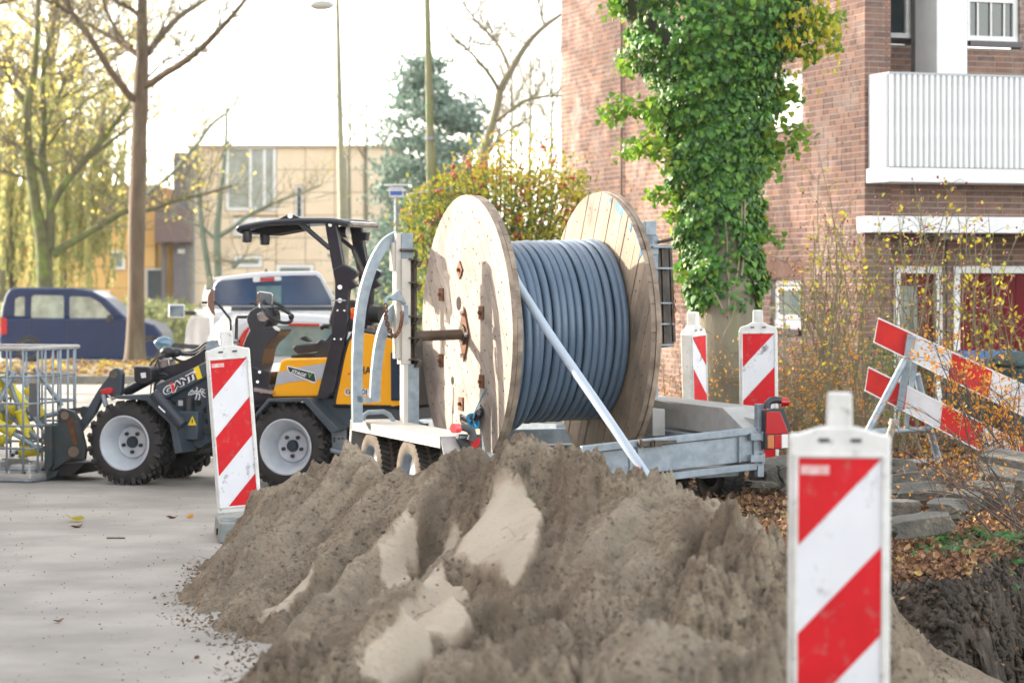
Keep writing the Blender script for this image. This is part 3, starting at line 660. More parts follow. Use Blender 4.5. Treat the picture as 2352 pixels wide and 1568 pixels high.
wc.box((2.3, .45, zl_b+.12), (4.0, .62, .05)); wc.box((2.3, .55, zbal_b+.05), (3.9, .85, .06)); wc.box((2.2, LW-.1, 3.5), (4.1, .2, 7.2)); wc.box((2.1, LW/2, ZT+.06), (4.6, LW+.4, .12))
wc.build('wall', mortar_m, bld)
tmpl = np.array([(-.5, -.5, -.5), (.5, -.5, -.5), (.5, .5, -.5), (-.5, .5, -.5), (-.5, -.5, .5), (.5, -.5, .5), (.5, .5, .5), (-.5, .5, .5)])
tfac = np.array([(0, 3, 2, 1), (4, 5, 6, 7), (0, 1, 5, 4), (1, 2, 6, 5), (2, 3, 7, 6), (3, 0, 4, 7)])
def bcs(b):
    wall, c, z, l, d = b
    if wall == 'side': return (d+.02, c, z), (.04, l, BH)
    return (c, d+.02, z), (l, .04, BH)
def bvis(b):
    c, s = bcs(b); p = BB.world(c); u = CU+F_*p.x/p.y; v = HV+(HC-p.z)*F_/p.y
    if not (-5 < u < 2357 and -5 < v < 760): return 0
    if 1400 < u < 1960 and not (1760 < u): return 0
    sz = (F_/p.y)*s[0 if b[0] == 'front' else 1]*(1 if b[0] == 'front' else .33)
    return sz if b[3] > .15 else sz*.6
order = sorted(range(len(bricks)), key=lambda i: -bvis(bricks[i]))
single = set(order[:295])
variants = {}
for i in order[:295]:
    b = bricks[i]; c, s = bcs(b); key = (b[0], round(s[0], 2), round(s[1], 2), rng.randrange(8))
    if key not in variants:
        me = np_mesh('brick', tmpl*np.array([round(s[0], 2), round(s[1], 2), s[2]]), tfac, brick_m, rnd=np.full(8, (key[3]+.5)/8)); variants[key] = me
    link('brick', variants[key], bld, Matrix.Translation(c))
rest = [bcs(bricks[i]) for i in range(len(bricks)) if i not in single]
C_ = np.array([r[0] for r in rest]); S_ = np.array([r[1] for r in rest])
V = (C_[:, None]+tmpl[None]*S_[:, None]).reshape(-1, 3); n = len(rest)
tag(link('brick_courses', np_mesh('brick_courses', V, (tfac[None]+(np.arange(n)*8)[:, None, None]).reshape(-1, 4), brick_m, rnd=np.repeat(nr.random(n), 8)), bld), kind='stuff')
# soldier courses and sills
sm_ = MB()
k = w_lo[0]-.05
while k < w_lo[1]+.05: sm_.box((.018, k+.026, w_lo[3]+.105), (.04, .051, .20)); k += .0615
k = 0
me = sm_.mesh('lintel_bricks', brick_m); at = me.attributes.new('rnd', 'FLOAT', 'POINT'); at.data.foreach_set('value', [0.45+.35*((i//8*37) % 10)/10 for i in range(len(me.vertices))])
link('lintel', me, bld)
sill_m = mk('dark_glazed_sill', (.045, .035, .045), rough=.3)
def side_window(r, nm='window', sill=True):
    y0, y1, z0, z1 = r; t = .06; f = MB(); X = .10
    f.box((X, (y0+y1)/2, z1-t/2), (.07, y1-y0, t)); f.box((X, (y0+y1)/2, z0+t*.8), (.09, y1-y0, t*1.6))
    f.box((X, y0+t/2, (z0+z1)/2), (.068, t, z1-z0-.01)); f.box((X, y1-t/2, (z0+z1)/2), (.068, t, z1-z0-.01))
    wdw = f.build(nm, frame_white, bld, bevel=.006)
    f = MB(); q = .05; a0, a1, b0, b1 = y0+t+.01, y1-t-.01, z0+t*1.6+.01, z1-t-.01
    for c, s in (((X-.01, (a0+a1)/2, b1-q/2), (.05, a1-a0, q)), ((X-.01, (a0+a1)/2, b0+q/2), (.05, a1-a0, q)), ((X-.012, a0+q/2, (b0+b1)/2), (.05, q, b1-b0)), ((X-.012, a1-q/2, (b0+b1)/2), (.05, q, b1-b0))): f.box(c, s)
    f.build('sash', frame_white, wdw)
    MB().box((X+.01, (y0+y1)/2, (z0+z1)/2), (.008, a1-a0, b1-b0)).build('pane', glass_mid, wdw)
    MB().box((.03, (y0+y1)/2, z0-.04), (.14, y1-y0, .06)).build('sill', sill_m, wdw)
side_window(w_up); side_window(w_lo)
# loggia: windows, white column, grey reveal
def front_window(a0, a1, z0, z1, d, bars=0):
    f = MB(); t = .06; f.box(((a0+a1)/2, d+.08, z1-t/2), (a1-a0, .07, t)); f.box(((a0+a1)/2, d+.08, z0+t/2), (a1-a0, .09, t)); f.box((a0+t/2, d+.08, (z0+z1)/2), (t, .068, z1-z0)); f.box((a1-t/2, d+.08, (z0+z1)/2), (t, .068, z1-z0))
    w_ = f.build('window', frame_white, bld, bevel=.005); MB().box(((a0+a1)/2, d+.09, (z0+z1)/2), (a1-a0-.1, .01, z1-z0-.1)).build('pane', mk('window_glass', (.03, .045, .05), rough=.08, spec=.8) if 'window_glass' not in MATS else MATS['window_glass'], w_)
    for i in range(bars): MB().box((a0+(a1-a0)*(i+1)/(bars+1), d+.07, (z0+z1)/2), (.018, .02, z1-z0-.1)).build('glazing_bar', frame_white, w_)
    MB().box(((a0+a1)/2, d-.02, z0-.035), (a1-a0, .10, .06)).build('sill', sill_m, w_)
front_window(lw1[0]+.005, lw1[1]-.005, lw1[2]+.07, 6.5, YL); front_window(lw2[0], lw2[1], lw2[2]+.08, 4.8, YL, 3)
ca, cb_ = frontpx(2150, 80, .12).x, frontpx(2220, 80, .12).x
MB().box(((ca+cb_)/2, .35, 5.0), (cb_-ca, .5, 3.2)).build('column', white_paint, bld, bevel=.01)
MB().box(((lw1[1]+ca)/2+.03, .78, 5.0), (ca-lw1[1]+.1, .12, 3.2)).build('partition', mk('grey_render', (.22, .22, .23), (.27, .27, .27), rough=.8), bld)
MB().box((2.3, .4, 6.6), (4, .9, .3)).build('ceiling_slab', white_paint, bld)
MB().prism([(PW+.05, .8, zbal_t-.2), (PW+.12, .8, zbal_t-.2), (PW+.10, .82, zbal_t+.22), (PW+.06, .82, zbal_t+.28)], (0, .03, 0)).build('folded_parasol', mk('blue_cloth', (.03, .08, .17), rough=.9), bld)
# balcony: ribbed white apron with a band at its foot
BY = -.42
ba = BB.py((2040, 300), BY).x; bz0 = BB.py((2040, 418), BY).z; bz1 = BB.py((2040, 384), BY).z; bz2 = BB.py((2040, 165), BY).z; bc = BB.py((2004, 300), -.10).x
balc = MB().prism([(ba, BY-.012, bz0), (4.2, BY-.012, bz0), (4.2, .0-.004, bz0), (bc-.03, -.004, bz0), (bc-.03, -.13, bz0)], (0, 0, bz1-bz0)).build('balcony', white_paint, bld, bevel=.008)
def rib_me(w): return MB().prism([(-w/2, 0, 0), (-w*.34, -.026, 0), (w*.20, -.026, 0), (w*.36, 0, 0)], (0, 0, bz2-bz1-.03)).mesh('rib', white_paint)
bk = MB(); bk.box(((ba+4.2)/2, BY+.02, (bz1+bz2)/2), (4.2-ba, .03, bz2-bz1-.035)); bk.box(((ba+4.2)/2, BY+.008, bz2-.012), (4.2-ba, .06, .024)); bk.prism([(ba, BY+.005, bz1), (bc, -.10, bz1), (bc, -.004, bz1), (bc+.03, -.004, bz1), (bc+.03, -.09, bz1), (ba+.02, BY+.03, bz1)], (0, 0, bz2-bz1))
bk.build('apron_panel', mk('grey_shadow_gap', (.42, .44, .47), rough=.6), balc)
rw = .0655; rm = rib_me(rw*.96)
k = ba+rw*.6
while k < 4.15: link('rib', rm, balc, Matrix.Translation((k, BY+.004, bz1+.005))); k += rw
dx, dy = bc-ba, -.10-BY; L_ = math.hypot(dx, dy); rm2 = rib_me(.05)
for i in range(6):
    t = (i+.5)/6; link('rib', rm2, balc, Matrix.Translation((ba+dx*t, BY+dy*t, bz1+.005)) @ Matrix.Rotation(math.atan2(-dy, -dx), 4, 'Z'))
la = BB.py((2003, 515), -.30).x
MB().box(((la+4.2)/2, -.12, (zl_t+zl_b)/2), (4.2-la, .36, zl_t-zl_b)).build('canopy_ledge', white_paint, bld, bevel=.006)
MB().box((frontpx(2180, 543, .3).x, .3, zl_b-.03), (.2, .12, .05)).build('lamp_housing', white_paint, bld, bevel=.01)
# doors
for (a0, a1), glazed in ((d1, True), (d2, False)):
    f = MB(); t = .075; f.box(((a0+a1)/2, YR+.03, zdoor-t/2), (a1-a0, .1, t)); f.box((a0+t/2, YR+.03, zdoor/2-t/2), (t, .1, zdoor-t-.002)); f.box((a1-t/2, YR+.03, zdoor/2-t/2), (t, .1, zdoor-t-.002))
    dr = f.build('door', frame_white, bld, label='door with a white frame and a small pane' if glazed else 'wide dark red plank door')
    n = 7; w_ = (a1-a0-2*t)/n
    if glazed:
        MB().box(((a0+a1)/2, YR+.06, zdoor-t-.07), (a1-a0-2*t, .03, .13)).build('top_rail', door_red, dr)
        MB().box((a1-t-.09, YR+.06, (zdoor-t-.14)/2), (.18, .03, zdoor-t-.14)).build('stile', door_red, dr)
        MB().box(((a0+a1)/2-.09, YR+.065, zdoor-.6), (a1-a0-2*t-.18, .012, .78)).build('pane', mk('ribbed_glass', (.16, .19, .17), (.28, .30, .26), rough=.25, scale=4), dr)
        MB().box(((a0+a1)/2-.09, YR+.06, .35), (a1-a0-2*t-.18, .03, .9)).build('lower_panel', door_red, dr)
    else:
        pm = MB().box((0, 0, 0), (w_-.008, .03, zdoor-t-.01)).mesh('plank', door_red)
        for i in range(n): link('plank', pm, dr, Matrix.Translation((a0+t+w_*(i+.5), YR+.06, (zdoor-t)/2)))
        MB().box(((a0+a1)/2, YR+.09, zdoor/2), (a1-a0-.1, .01, zdoor-.1)).build('backing', door_red, dr)
MB().tube([(d1[1]+.03, YR-.05, .1), (d1[1]+.03, YR-.05, zl_b)], .012, 6).build('cable_pipe', black_plastic, bld)
dp = sidepx(1432, 300); MB().tube([(-.03, dp.y, .1), (-.03, dp.y, 5.2)], .018, 6).build('conduit', mk('brown_conduit', (.20, .15, .13), rough=.8), bld)

# bins in front of the doors
bin_green = mk('dark_green_plastic', (.015, .05, .05), rough=.5); bin_blue = mk('blue_plastic', (.03, .14, .36), rough=.4)
def bin_(u, Y, lid, lab, cat='wheelie bin'):
    p = W(u, 700, Y); t = thing('wheelie_bin', lab, cat, Frame(p.x, p.y, R(12), .1), 'wheelie bins by the red door'); b = MB(); b.prism([(-.24, -.28, 0), (.24, -.28, 0), (.24, .28, 0), (-.24, .28, 0)], (0, 0, .01))
    b.v = []; b.f = []; b.m = []
    b.add([(-.22, -.25, 0), (.22, -.25, 0), (.22, .25, 0), (-.22, .25, 0), (-.29, -.34, .80), (.29, -.34, .80), (.29, .30, .80), (-.29, .30, .80)], [(0, 3, 2, 1), (4, 5, 6, 7), (0, 1, 5, 4), (1, 2, 6, 5), (2, 3, 7, 6), (3, 0, 4, 7)])
    b.build('body', bin_green, t, bevel=.02); l = MB(); l.prism([(-.31, -.37, .805), (-.31, .33, .805), (-.31, .33, .86), (-.31, .0, .93), (-.31, -.37, .86)], (.62, 0, 0)); l.build('lid', lid, t, bevel=.02)
    for s in (-1, 1): MB().lathe([(.001, -.03), (.09, -.03), (.09, .03), (.001, .03)], 16, (s*.2, .27, .0), 'x').build('wheel', rubber, t)
bin_(2268, 22.3, bin_blue, 'dark green wheelie bin with a bright blue lid behind the red and white barrier'); bin_(2370, 21.8, bin_green, 'dark green wheelie bin with a green lid at the right edge behind the barrier')

# ------------------------------------------------------------------ yellow panelled house far away
YH = 74.0
FH = Frame(0, YH, 0)
hs = thing('panel_house', 'modern two storey house of yellow and beige panels behind the parked cars', 'house', FH)
pan_b = mk('beige_panel', (.80, .66, .50), (.74, .60, .45), rough=.7, scale=1.2, rnd=.06); pan_y = mk('ochre_panel', (.74, .46, .17), (.68, .42, .15), rough=.7, scale=1.2, rnd=.08)  # beige panel colour lightened to paint in distance haze
purple_g = mk('dark_grey_cladding', (.13, .125, .15), (.17, .16, .18), rough=.7)
def hp(u, v, d=0): return FH.py((u, v), d)
def hbox(mb, u0, u1, v0, v1, d0, d1):
    a, b = hp(u0, v1, d0), hp(u1, v0, d0); mb.box(((a.x+b.x)/2, (d0+d1)/2, (a.z+b.z)/2), (abs(b.x-a.x), abs(d1-d0), abs(b.z-a.z))); return mb
core = MB(); hbox(core, 432, 905, 338, 900, .04, 8); hbox(core, -60, 360, 425, 900, .05, 7.9); core.build('wall', mk('house_core', (.35, .25, .16), rough=.9), hs)
holes = [(516, 636, 338, 486), (676, 698, 425, 505), (536, 604, 585, 616), (632, 722, 605, 690), (535, 640, 495, 545)]
for r_ in range(9):
    for c_ in range(7):
        u0, u1, v0, v1 = 434+c_*67, 434+(c_+1)*67-1.6, 339+r_*52, 339+(r_+1)*52-1.6
        seg = [(u0, u1, v0, v1)]
        for h in holes:
            ns = []
            for a in seg:
                if a[1] <= h[0] or a[0] >= h[1] or a[3] <= h[2] or a[2] >= h[3]: ns.append(a); continue
                if a[0] < h[0]: ns.append((a[0], h[0], a[2], a[3]))
                if a[1] > h[1]: ns.append((h[1], a[1], a[2], a[3]))
                m0, m1 = max(a[0], h[0]), min(a[1], h[1])
                if a[2] < h[2]: ns.append((m0, m1, a[2], h[2]))
                if a[3] > h[3]: ns.append((m0, m1, h[3], a[3]))
            seg = ns
        for a in seg:
            if a[1]-a[0] > 2 and a[3]-a[2] > 2: m_ = MB(); hbox(m_, *a, .0, .035); m_.build('panel', pan_b, hs)
for r_ in range(7):
    for c_ in range(7):
        u0, u1, v0, v1 = -56+c_*60, min(-56+(c_+1)*60-1.6, 356), 470+r_*48, 470+(r_+1)*48-1.6
        if u1 > u0+3: m_ = MB(); hbox(m_, u0, u1, v0, v1, .01, .045); m_.build('panel', pan_y, hs)
def hwin(u0, u1, v0, v1, d=-.03, f=7, bars=(), fm=frame_white, gm=None):
    m_ = MB(); hbox(m_, u0, u1, v0, v0+f, d, d+.12); hbox(m_, u0, u1, v1-f, v1, d, d+.12); hbox(m_, u0, u0+f, v0+f, v1-f, d, d+.118); hbox(m_, u1-f, u1, v0+f, v1-f, d, d+.118)
    w_ = m_.build('window', fm, hs)
    for b in bars: q = MB(); hbox(q, b-3, b+3, v0+f, v1-f, d+.01, d+.1); q.build('mullion', fm, w_)
    q = MB(); hbox(q, u0+f, u1-f, v0+f, v1-f, d+.06, d+.07); q.build('pane', gm or glass_mid, w_)
sky_glass = mk('sky_glass', (.45, .50, .52), (.28, .30, .26), rough=.1, scale=1.5, spec=.9)
hwin(518, 634, 336, 484, gm=sky_glass, bars=(575, 607)); hwin(678, 696, 427, 503, f=4, gm=glass_dark); hwin(538, 602, 587, 614, f=8); hwin(634, 720, 607, 680, f=8); hwin(536, 638, 500, 542, f=14, gm=frame_white)
hwin(252, 287, 575, 619, f=6, d=-.08); hwin(334, 378, 616, 692, f=5, fm=mk('grey_frame', (.45, .47, .5), rough=.5), gm=glass_dark, d=-.08); hwin(215, 252, 668, 700, f=5, d=-.08)
q = MB(); hbox(q, 355, 436, 478, 556, -.9, .3); q.build('bay', mk('plum_cladding', (.17, .12, .13), rough=.7), hs); q = MB(); hbox(q, 398, 430, 350, 700, -.2, .5); q.build('stair_column', purple_g, hs)
q = MB(); hbox(q, 356, 400, 556, 700, .1, .3); q.build('porch_wall', pan_y, hs); q = MB(); hbox(q, 371, 380, 556, 700, -.2, 0); q.build('post', purple_g, hs); q = MB(); hbox(q, 408, 424, 572, 582, -.26, -.2); q.build('number_plate', white_paint, hs)
for uu in (433, 444): q = MB(); hbox(q, uu-2, uu+2, 360, 700, -.15, -.05); q.build('downpipe', galv, hs)
q = MB(); hbox(q, 428, 910, 333, 339, -.1, 8); q.build('roof', mk('roof_trim', (.42, .34, .26), rough=.8), hs)
# a row of distant greenery closes the street
def cards(name, P_, N_, s, mat, parent=None, sh=LEAF_OV, jit=.8, kind='stuff', rnd=None):
    U = np.tile((0, 0, 1.0), (len(P_), 1)); V, Fc, rv = scatter(P_, N_, U, s, sh, jit)
    if rnd is not None: rv = np.repeat(rnd, len(sh[0]))
    o = link(name, np_mesh(name, V, Fc, mat, rnd=rv), parent)
    if kind: o['kind'] = kind
    return o
def blob(name, c, r, n, s, mat, parent=None, clumps=30, spread=.28, kind='stuff'):
    cc = nr.normal(0, 1, (clumps, 3)); cc /= np.linalg.norm(cc, axis=1)[:, None]; cc *= (nr.random((clumps, 1))**.45)
    idx = nr.integers(0, clumps, n); P_ = cc[idx]+nr.normal(0, spread, (n, 3)); P_ = P_*np.array(r)+np.array(c); P_[:, 2] = np.maximum(P_[:, 2], .02)
    return cards(name, P_, P_-np.array(c), nr.uniform(s*.6, s*1.3, n), mat, parent, kind=kind)
far_green = mk('far_foliage', (0, 0, 0), rough=.8, trans=.4, ramp=[(0, (.10, .15, .10)), (.5, (.20, .26, .16)), (1, (.38, .38, .20))])
garden_green = mk('garden_foliage', (0, 0, 0), rough=.8, trans=.4, ramp=[(0, (.14, .18, .08)), (.5, (.24, .27, .12)), (1, (.36, .36, .17))])
x = nr.uniform(-32, 40, 9000); z = nr.random(9000)**1.3*(3.6+1.2*fbm(x, x*0, .15, 3, 4)); tag(cards('distant_hedgerow', np.stack([x, nr.uniform(96, 102, 9000), z], -1), np.tile((0, -1.0, .3), (9000, 1)), nr.uniform(.3, .8, 9000), far_green), kind='stuff')
x = nr.uniform(-16, -3, 9000); z = nr.random(9000)*(1.0+.5*fbm(x, x*0, .5, 3, 14)); tag(cards('garden_shrubs', np.stack([x, nr.uniform(60, 66, 9000), z], -1), np.tile((0, -1.0, .3), (9000, 1)), nr.uniform(.10, .28, 9000), garden_green), kind='stuff')

# ------------------------------------------------------------------ parked vehicles
navy = mk('navy_car_paint', (.003, .02, .072), (.004, .025, .085), rough=.3, coat=.25, spec=.3); car_white = mk('white_car_paint', (.50, .51, .53), rough=.25, coat=.8)
cab_blue = mk('blue_black_car_glass', (.010, .030, .09), (.03, .07, .15), rough=.08, scale=1.8, spec=.9, coat=.6); teal_glass = mk('teal_car_glass', (.05, .13, .15), (.16, .25, .26), rough=.1, scale=3.5, spec=.8, coat=.4)
def wheel_simple(t, x, r, d0, w, fr=None, rimm=None):
    wh = MB().lathe([(r*.55, d0+.01), (r*.93, d0), (r, d0+.03), (r, d0+w-.03), (r*.9, d0+w), (.01, d0+w)], 28, (x, 0, r)).build('wheel', rubber, t, smooth=True)
    rm_ = MB().lathe([(.005, d0+.03), (r*.3, d0+.035), (r*.55, d0+.05), (r*.62, d0+.0)], 24, (x, 0, r)).build('rim', rimm or rim_grey, wh, smooth=True)
CB = Frame(0, 50, 0)
car = thing('parked_car', 'dark blue small hatchback parked side on behind the left trees', 'car', CB)
def tr(fr, cr_, pts, d): return [fr.py(cr_(*p), d) for p in pts]
body = [(0, 1352), (-6, 1215), (0, 1090), (40, 1085), (830, 1085), (930, 1105), (1010, 1130), (1055, 1180), (1072, 1260), (1076, 1345), (1050, 1362)]
MB().prism(tr(CB, cN, body, 0), (0, 1.62, 0)).build('body', navy, car, bevel=.05)
cabin = [(2, 1090), (12, 1010), (34, 935), (62, 893), (120, 884), (480, 888), (600, 906), (690, 956), (832, 1088)]
MB().prism(tr(CB, cN, cabin, .07), (0, 1.48, 0)).build('cabin', navy, car, bevel=.05)
for pts in ([(95, 1070), (100, 960), (130, 945), (160, 947), (160, 1072)], [(203, 1082), (207, 945), (225, 934), (410, 938), (417, 950), (417, 1086)], [(455, 1086), (455, 950), (468, 942), (590, 948), (655, 985), (745, 1085)]):
    MB().prism(tr(CB, cN, pts, .064), (0, .02, 0)).build('side_window', mk('pale_car_glass', (.34, .40, .34), (.16, .20, .18), rough=.1, scale=3, spec=.9) if 'pale_car_glass' not in MATS else MATS['pale_car_glass'], car)
MB().prism(tr(CB, cN, [(0, 1190), (2, 1085), (40, 1082), (46, 1130), (44, 1190)], -.012), (0, .05, 0)).build('tail_light', red_lens, car, bevel=.01)
MB().prism(tr(CB, cN, [(690, 1105), (700, 1062), (725, 1060), (730, 1100), (715, 1118)], -.14), (0, .15, 0)).build('mirror', black_plastic, car, bevel=.02)
for u in (66, 345): p = CB.py((u, 807), 0); wheel_simple(car, p.x, .29, -.01, .2)
for pts in ([(180, 1112), (235, 1112), (235, 1122), (180, 1122)], [(470, 1118), (520, 1118), (520, 1128), (470, 1128)]): MB().prism(tr(CB, cN, pts, -.02), (0, .02, 0)).build('door_handle', navy, car)
for a in (186, 434): MB().prism(tr(CB, cN, [(a, 1340), (a, 1090), (a+4, 1090), (a+4, 1340)], -.002), (0, .01, 0)).build('door_seam', black_plastic, car)

PU = Frame(W(491, 700, 28.5).x, 28.5, R(11))
pk = thing('pickup_truck', 'silver white double cab pickup seen from behind beyond the loader', 'pickup truck', PU)
outl = [(590, 745), (610, 560), (655, 400), (700, 320), (800, 285), (1360, 218), (2080, 208), (2150, 250), (2330, 560), (2345, 740)]
MB().prism(tr(PU, cP, outl, 0), (0, 1.75, 0)).build('cab', car_white, pk, bevel=.05)
MB().prism(tr(PU, cP, [(645, 690), (650, 430), (690, 372), (760, 340), (1360, 285), (1750, 268), (2070, 268), (2125, 310), (2285, 620), (2288, 688)], -.012), (0, .02, 0)).build('rear_surround', cab_blue, pk)
for pts in ([(700, 665), (705, 420), (1190, 385), (1190, 668)], [(1240, 668), (1240, 420), (1585, 415), (1585, 670)], [(1645, 672), (1640, 410), (2075, 360), (2220, 675)]): MB().prism(tr(PU, cP, pts, -.018), (0, .008, 0)).build('rear_window', cab_blue if pts[0][0] != 1240 else teal_glass, pk)
bl_ = MB().prism(tr(PU, cP, [(1188, 350), (1195, 300), (1575, 288), (1592, 320), (1580, 345), (1200, 368)], -.045), (0, .04, 0)).build('brake_light', white_lens, pk, bevel=.008)
MB().prism(tr(PU, cP, [(1290, 355), (1290, 300), (1492, 293), (1492, 350)], -.055), (0, .012, 0)).build('red_lens', red_lens, bl_)
MB().prism(tr(PU, cP, [(1340, 240), (1372, 170), (1410, 240)], .3), (0, .03, 0)).build('antenna_fin', black_plastic, pk)
wmax = PU.py(cP(2345, 740), 0).x; zb = PU.py(cP(645, 690), 0).z
prof = [(-1.55, .42), (-1.55, zb-.03), (1.8, zb-.04), (3.2, zb-.22), (3.6, zb-.5), (3.6, .42)]
MB().prism([(-.14, a, b) for a, b in prof], (wmax+.2, 0, 0)).build('body', car_white, pk, bevel=.09)
MB().box((wmax/2+.03, -.85, zb-.025), (wmax-.12, 1.3, .05)).build('bed_cover', black_plastic, pk, bevel=.01)
MB().prism([(-.006, .15, zb+.02), (-.006, 1.0, zb+.02), (-.006, 1.55, zb+.02), (-.006, 1.1, zb+.33), (-.006, .3, zb+.36)], (.01, 0, 0)).build('side_window', cab_blue, pk)
mp_ = PU.py(cP(120, 770), 1.35); mi = MB(); mi.box((mp_.x, 1.35, mp_.z), (.2, .08, .17)); mi.build('mirror', car_white, pk, bevel=.02); MB().box((mp_.x, 1.305, mp_.z), (.16, .012, .13)).build('mirror_glass', glass_dark, pk); MB().bar((mp_.x+.08, 1.37, mp_.z-.02), (0.02, 1.4, mp_.z-.04), .05).build('mirror_arm', black_plastic, pk)
for a in (-.75, 2.5):
    for s in (-.12, wmax-.1): o = MB().lathe([(.05, -.1), (.36, -.1), (.39, -.06), (.39, .1), (.3, .12), (.05, .1)], 28, (s+.1, a, .39), 'x').build('wheel', rubber, pk, smooth=True)

HB = Frame(W(560, 800, 24.4).x, 24.4, R(10))
hb_ = thing('parked_car', 'white hatchback with red tail light right behind the loader steering column', 'car', HB)
MB().prism(tr(HB, cP, [(640, 1760), (660, 1350), (730, 1180), (840, 990), (930, 880), (1050, 815), (1300, 800), (1900, 800), (2300, 830), (2420, 900), (2560, 1300), (2600, 1760)], .0), (0, 2.3, 0)).build('body', car_white, hb_, bevel=.08)
MB().prism(tr(HB, cP, [(1180, 1400), (1260, 1150), (1380, 975), (2250, 965), (2400, 1150), (2460, 1400)], -.015), (0, .02, 0)).build('rear_window', teal_glass, hb_)
MB().prism(tr(HB, cP, [(960, 1290), (985, 1180), (1060, 1050), (1130, 985), (1150, 1010), (1100, 1120), (1050, 1290)], -.03), (0, .06, 0)).build('tail_light', red_lens, hb_, bevel=.01)
MB().prism(tr(HB, cP, [(1690, 975), (1690, 940), (2120, 945), (2120, 980)], -.045), (0, .03, 0)).build('brake_light', red_lens, hb_, bevel=.006)
p = HB.py((376, 788), 1.2); m_ = MB(); m_.ball((p.x, 1.2, p.z), .10, 12, 8, (1, .5, .7)); m_.build('mirror', mk('blue_mirror_glass', (.05, .14, .22), rough=.1, spec=.9, coat=.5), hb_, smooth=True); MB().bar((p.x+.05, 1.25, p.z-.02), (HB.py(cP(700, 1200), 0).x+.05, 1.3, p.z-.06), .05).build('mirror_arm', black_plastic, hb_)
MB().prism(tr(HB, cP, [(700, 1760), (700, 1560), (2560, 1560), (2560, 1760)], -.10), (0, .2, 0)).build('bumper', car_white, hb_, bevel=.03)
for a in (.35, 2.0): MB().lathe([(.05, -.09), (.27, -.09), (.30, -.06), (.30, .09), (.05, .09)], 24, (HB.py(cP(700, 1200), 0).x+.14, a, .30), 'x').build('wheel', rubber, hb_, smooth=True); MB().lathe([(.05, -.09), (.27, -.09), (.30, -.06), (.30, .09), (.05, .09)], 24, (HB.py(cP(2560, 1200), 0).x-.1, a, .30), 'x').build('wheel', rubber, hb_, smooth=True)

# ------------------------------------------------------------------ lamp posts and street signs
pole_g = mk('olive_lamp_post', (.19, .20, .10), (.25, .25, .14), rough=.6, scale=3, c3=(.10, .17, .04), s3=6, lo3=.5, hi3=.7)
def pole(name, lab, pts, Y, rs, mat):
    P_ = [W(u, v, Y) for u, v in pts]; b = Vector((P_[-1].x+.02, Y, 0)); t = thing(name, lab, 'lamp post', Frame(b.x, b.y, 0))
    MB().tube([q-b for q in P_]+[Vector((0, 0, 0))], rs+[rs[-1]], 12).build('pole', mat, t, smooth=True); return t, b
t1, b1 = pole('street_lamp', 'slender pale street lamp with a flat oval head, rising behind the pickup', [(772, -260), (775, 0), (780, 240), (783, 360), (785, 365), (789, 520)], 43, [.028, .034, .05, .062, .085, .092], mk('pale_lamp_post', (.19, .19, .13), (.24, .24, .17), rough=.7))
hd = W(738, 12, 43)-b1; m_ = MB(); m_.ball(hd, .2, 14, 8, (1.15, .6, .45)); m_.build('lamp_head', mk('lamp_glass', (.36, .36, .35), rough=.4), t1, smooth=True); MB().tube([hd+Vector((.12, 0, .05)), W(758, -5, 43)-b1, W(772, -60, 43)-b1, W(773, -120, 43)-b1], .02, 6).build('lamp_arm', galv, t1)
t2, b2 = pole('street_lamp', 'thick olive green lamp post carrying the back of a sign behind the cable drum', [(975, -300), (981, 0), (984, 150), (988, 330), (989, 342), (992, 470), (993, 520)], 30, [.028, .032, .042, .05, .060, .066, .068], pole_g)
MB().lathe([(.052, -.02), (.068, -.02), (.068, .02), (.052, .02)], 16, W(989, 318, 30)-b2, 'z').build('clamp', galv, t2, smooth=True)
sgn = thing('traffic_sign', 'rectangular green grown sign board clamped to the lamp post, seen from behind', 'sign', Frame(b2.x, b2.y, 0))
q = [W(*cM(712, 1268), 30.15)-b2, W(*cM(990, 1222), 30.15)-b2, W(*cM(990, 1400), 30.15)-b2, W(*cM(738, 1412), 30.15)-b2]; MB().prism(q, (0, .012, 0)).build('panel', mk('algae_sign_back', (.17, .24, .09), (.30, .36, .26), rough=.6, scale=5), sgn)
f = MB()
for i in range(4): f.bar(q[i]+Vector((0, -.01, 0)), q[(i+1) % 4]+Vector((0, -.01, 0)), .022, .03)
f.build('frame', mk('pale_alloy', (.6, .62, .62), rough=.4, metal=.3), sgn); MB().bar(q[0]*.5+q[3]*.5+Vector((0, -.03, 0)), q[1]*.5+q[2]*.5+Vector((0, -.03, .02)), .03).build('bracket', galv, sgn)
sg = Frame(W(911, 470, 33).x, 33, 0); ss = thing('street_sign', 'small blue and white street name sign on a thin grey post', 'street sign', sg)
a, b = sg.py(cM(582, 1290), 0), sg.py(cM(674, 1222), 0); MB().box(((a.x+b.x)/2, 0, (a.z+b.z)/2), (b.x-a.x, .05, b.z-a.z)).build('plate', mk('sign_white', (.62, .66, .75), rough=.4), ss)
a, b = sg.py(cM(590, 1276), 0), sg.py(cM(668, 1234), 0); MB().box(((a.x+b.x)/2, -.028, (a.z+b.z)/2), (b.x-a.x, .006, b.z-a.z)).build('name_field', mk('sign_blue', (.04, .12, .42), rough=.4), ss)
for i, w_ in enumerate((.26, .34)): MB().box(((a.x+b.x)/2, -.033, a.z+.07+i*.07), (w_, .004, .022)).build('lettering', white_paint, ss)
MB().tube([(0, 0, 0), (0, 0, a.z-.02)], .03, 8).build('post', galv, ss)

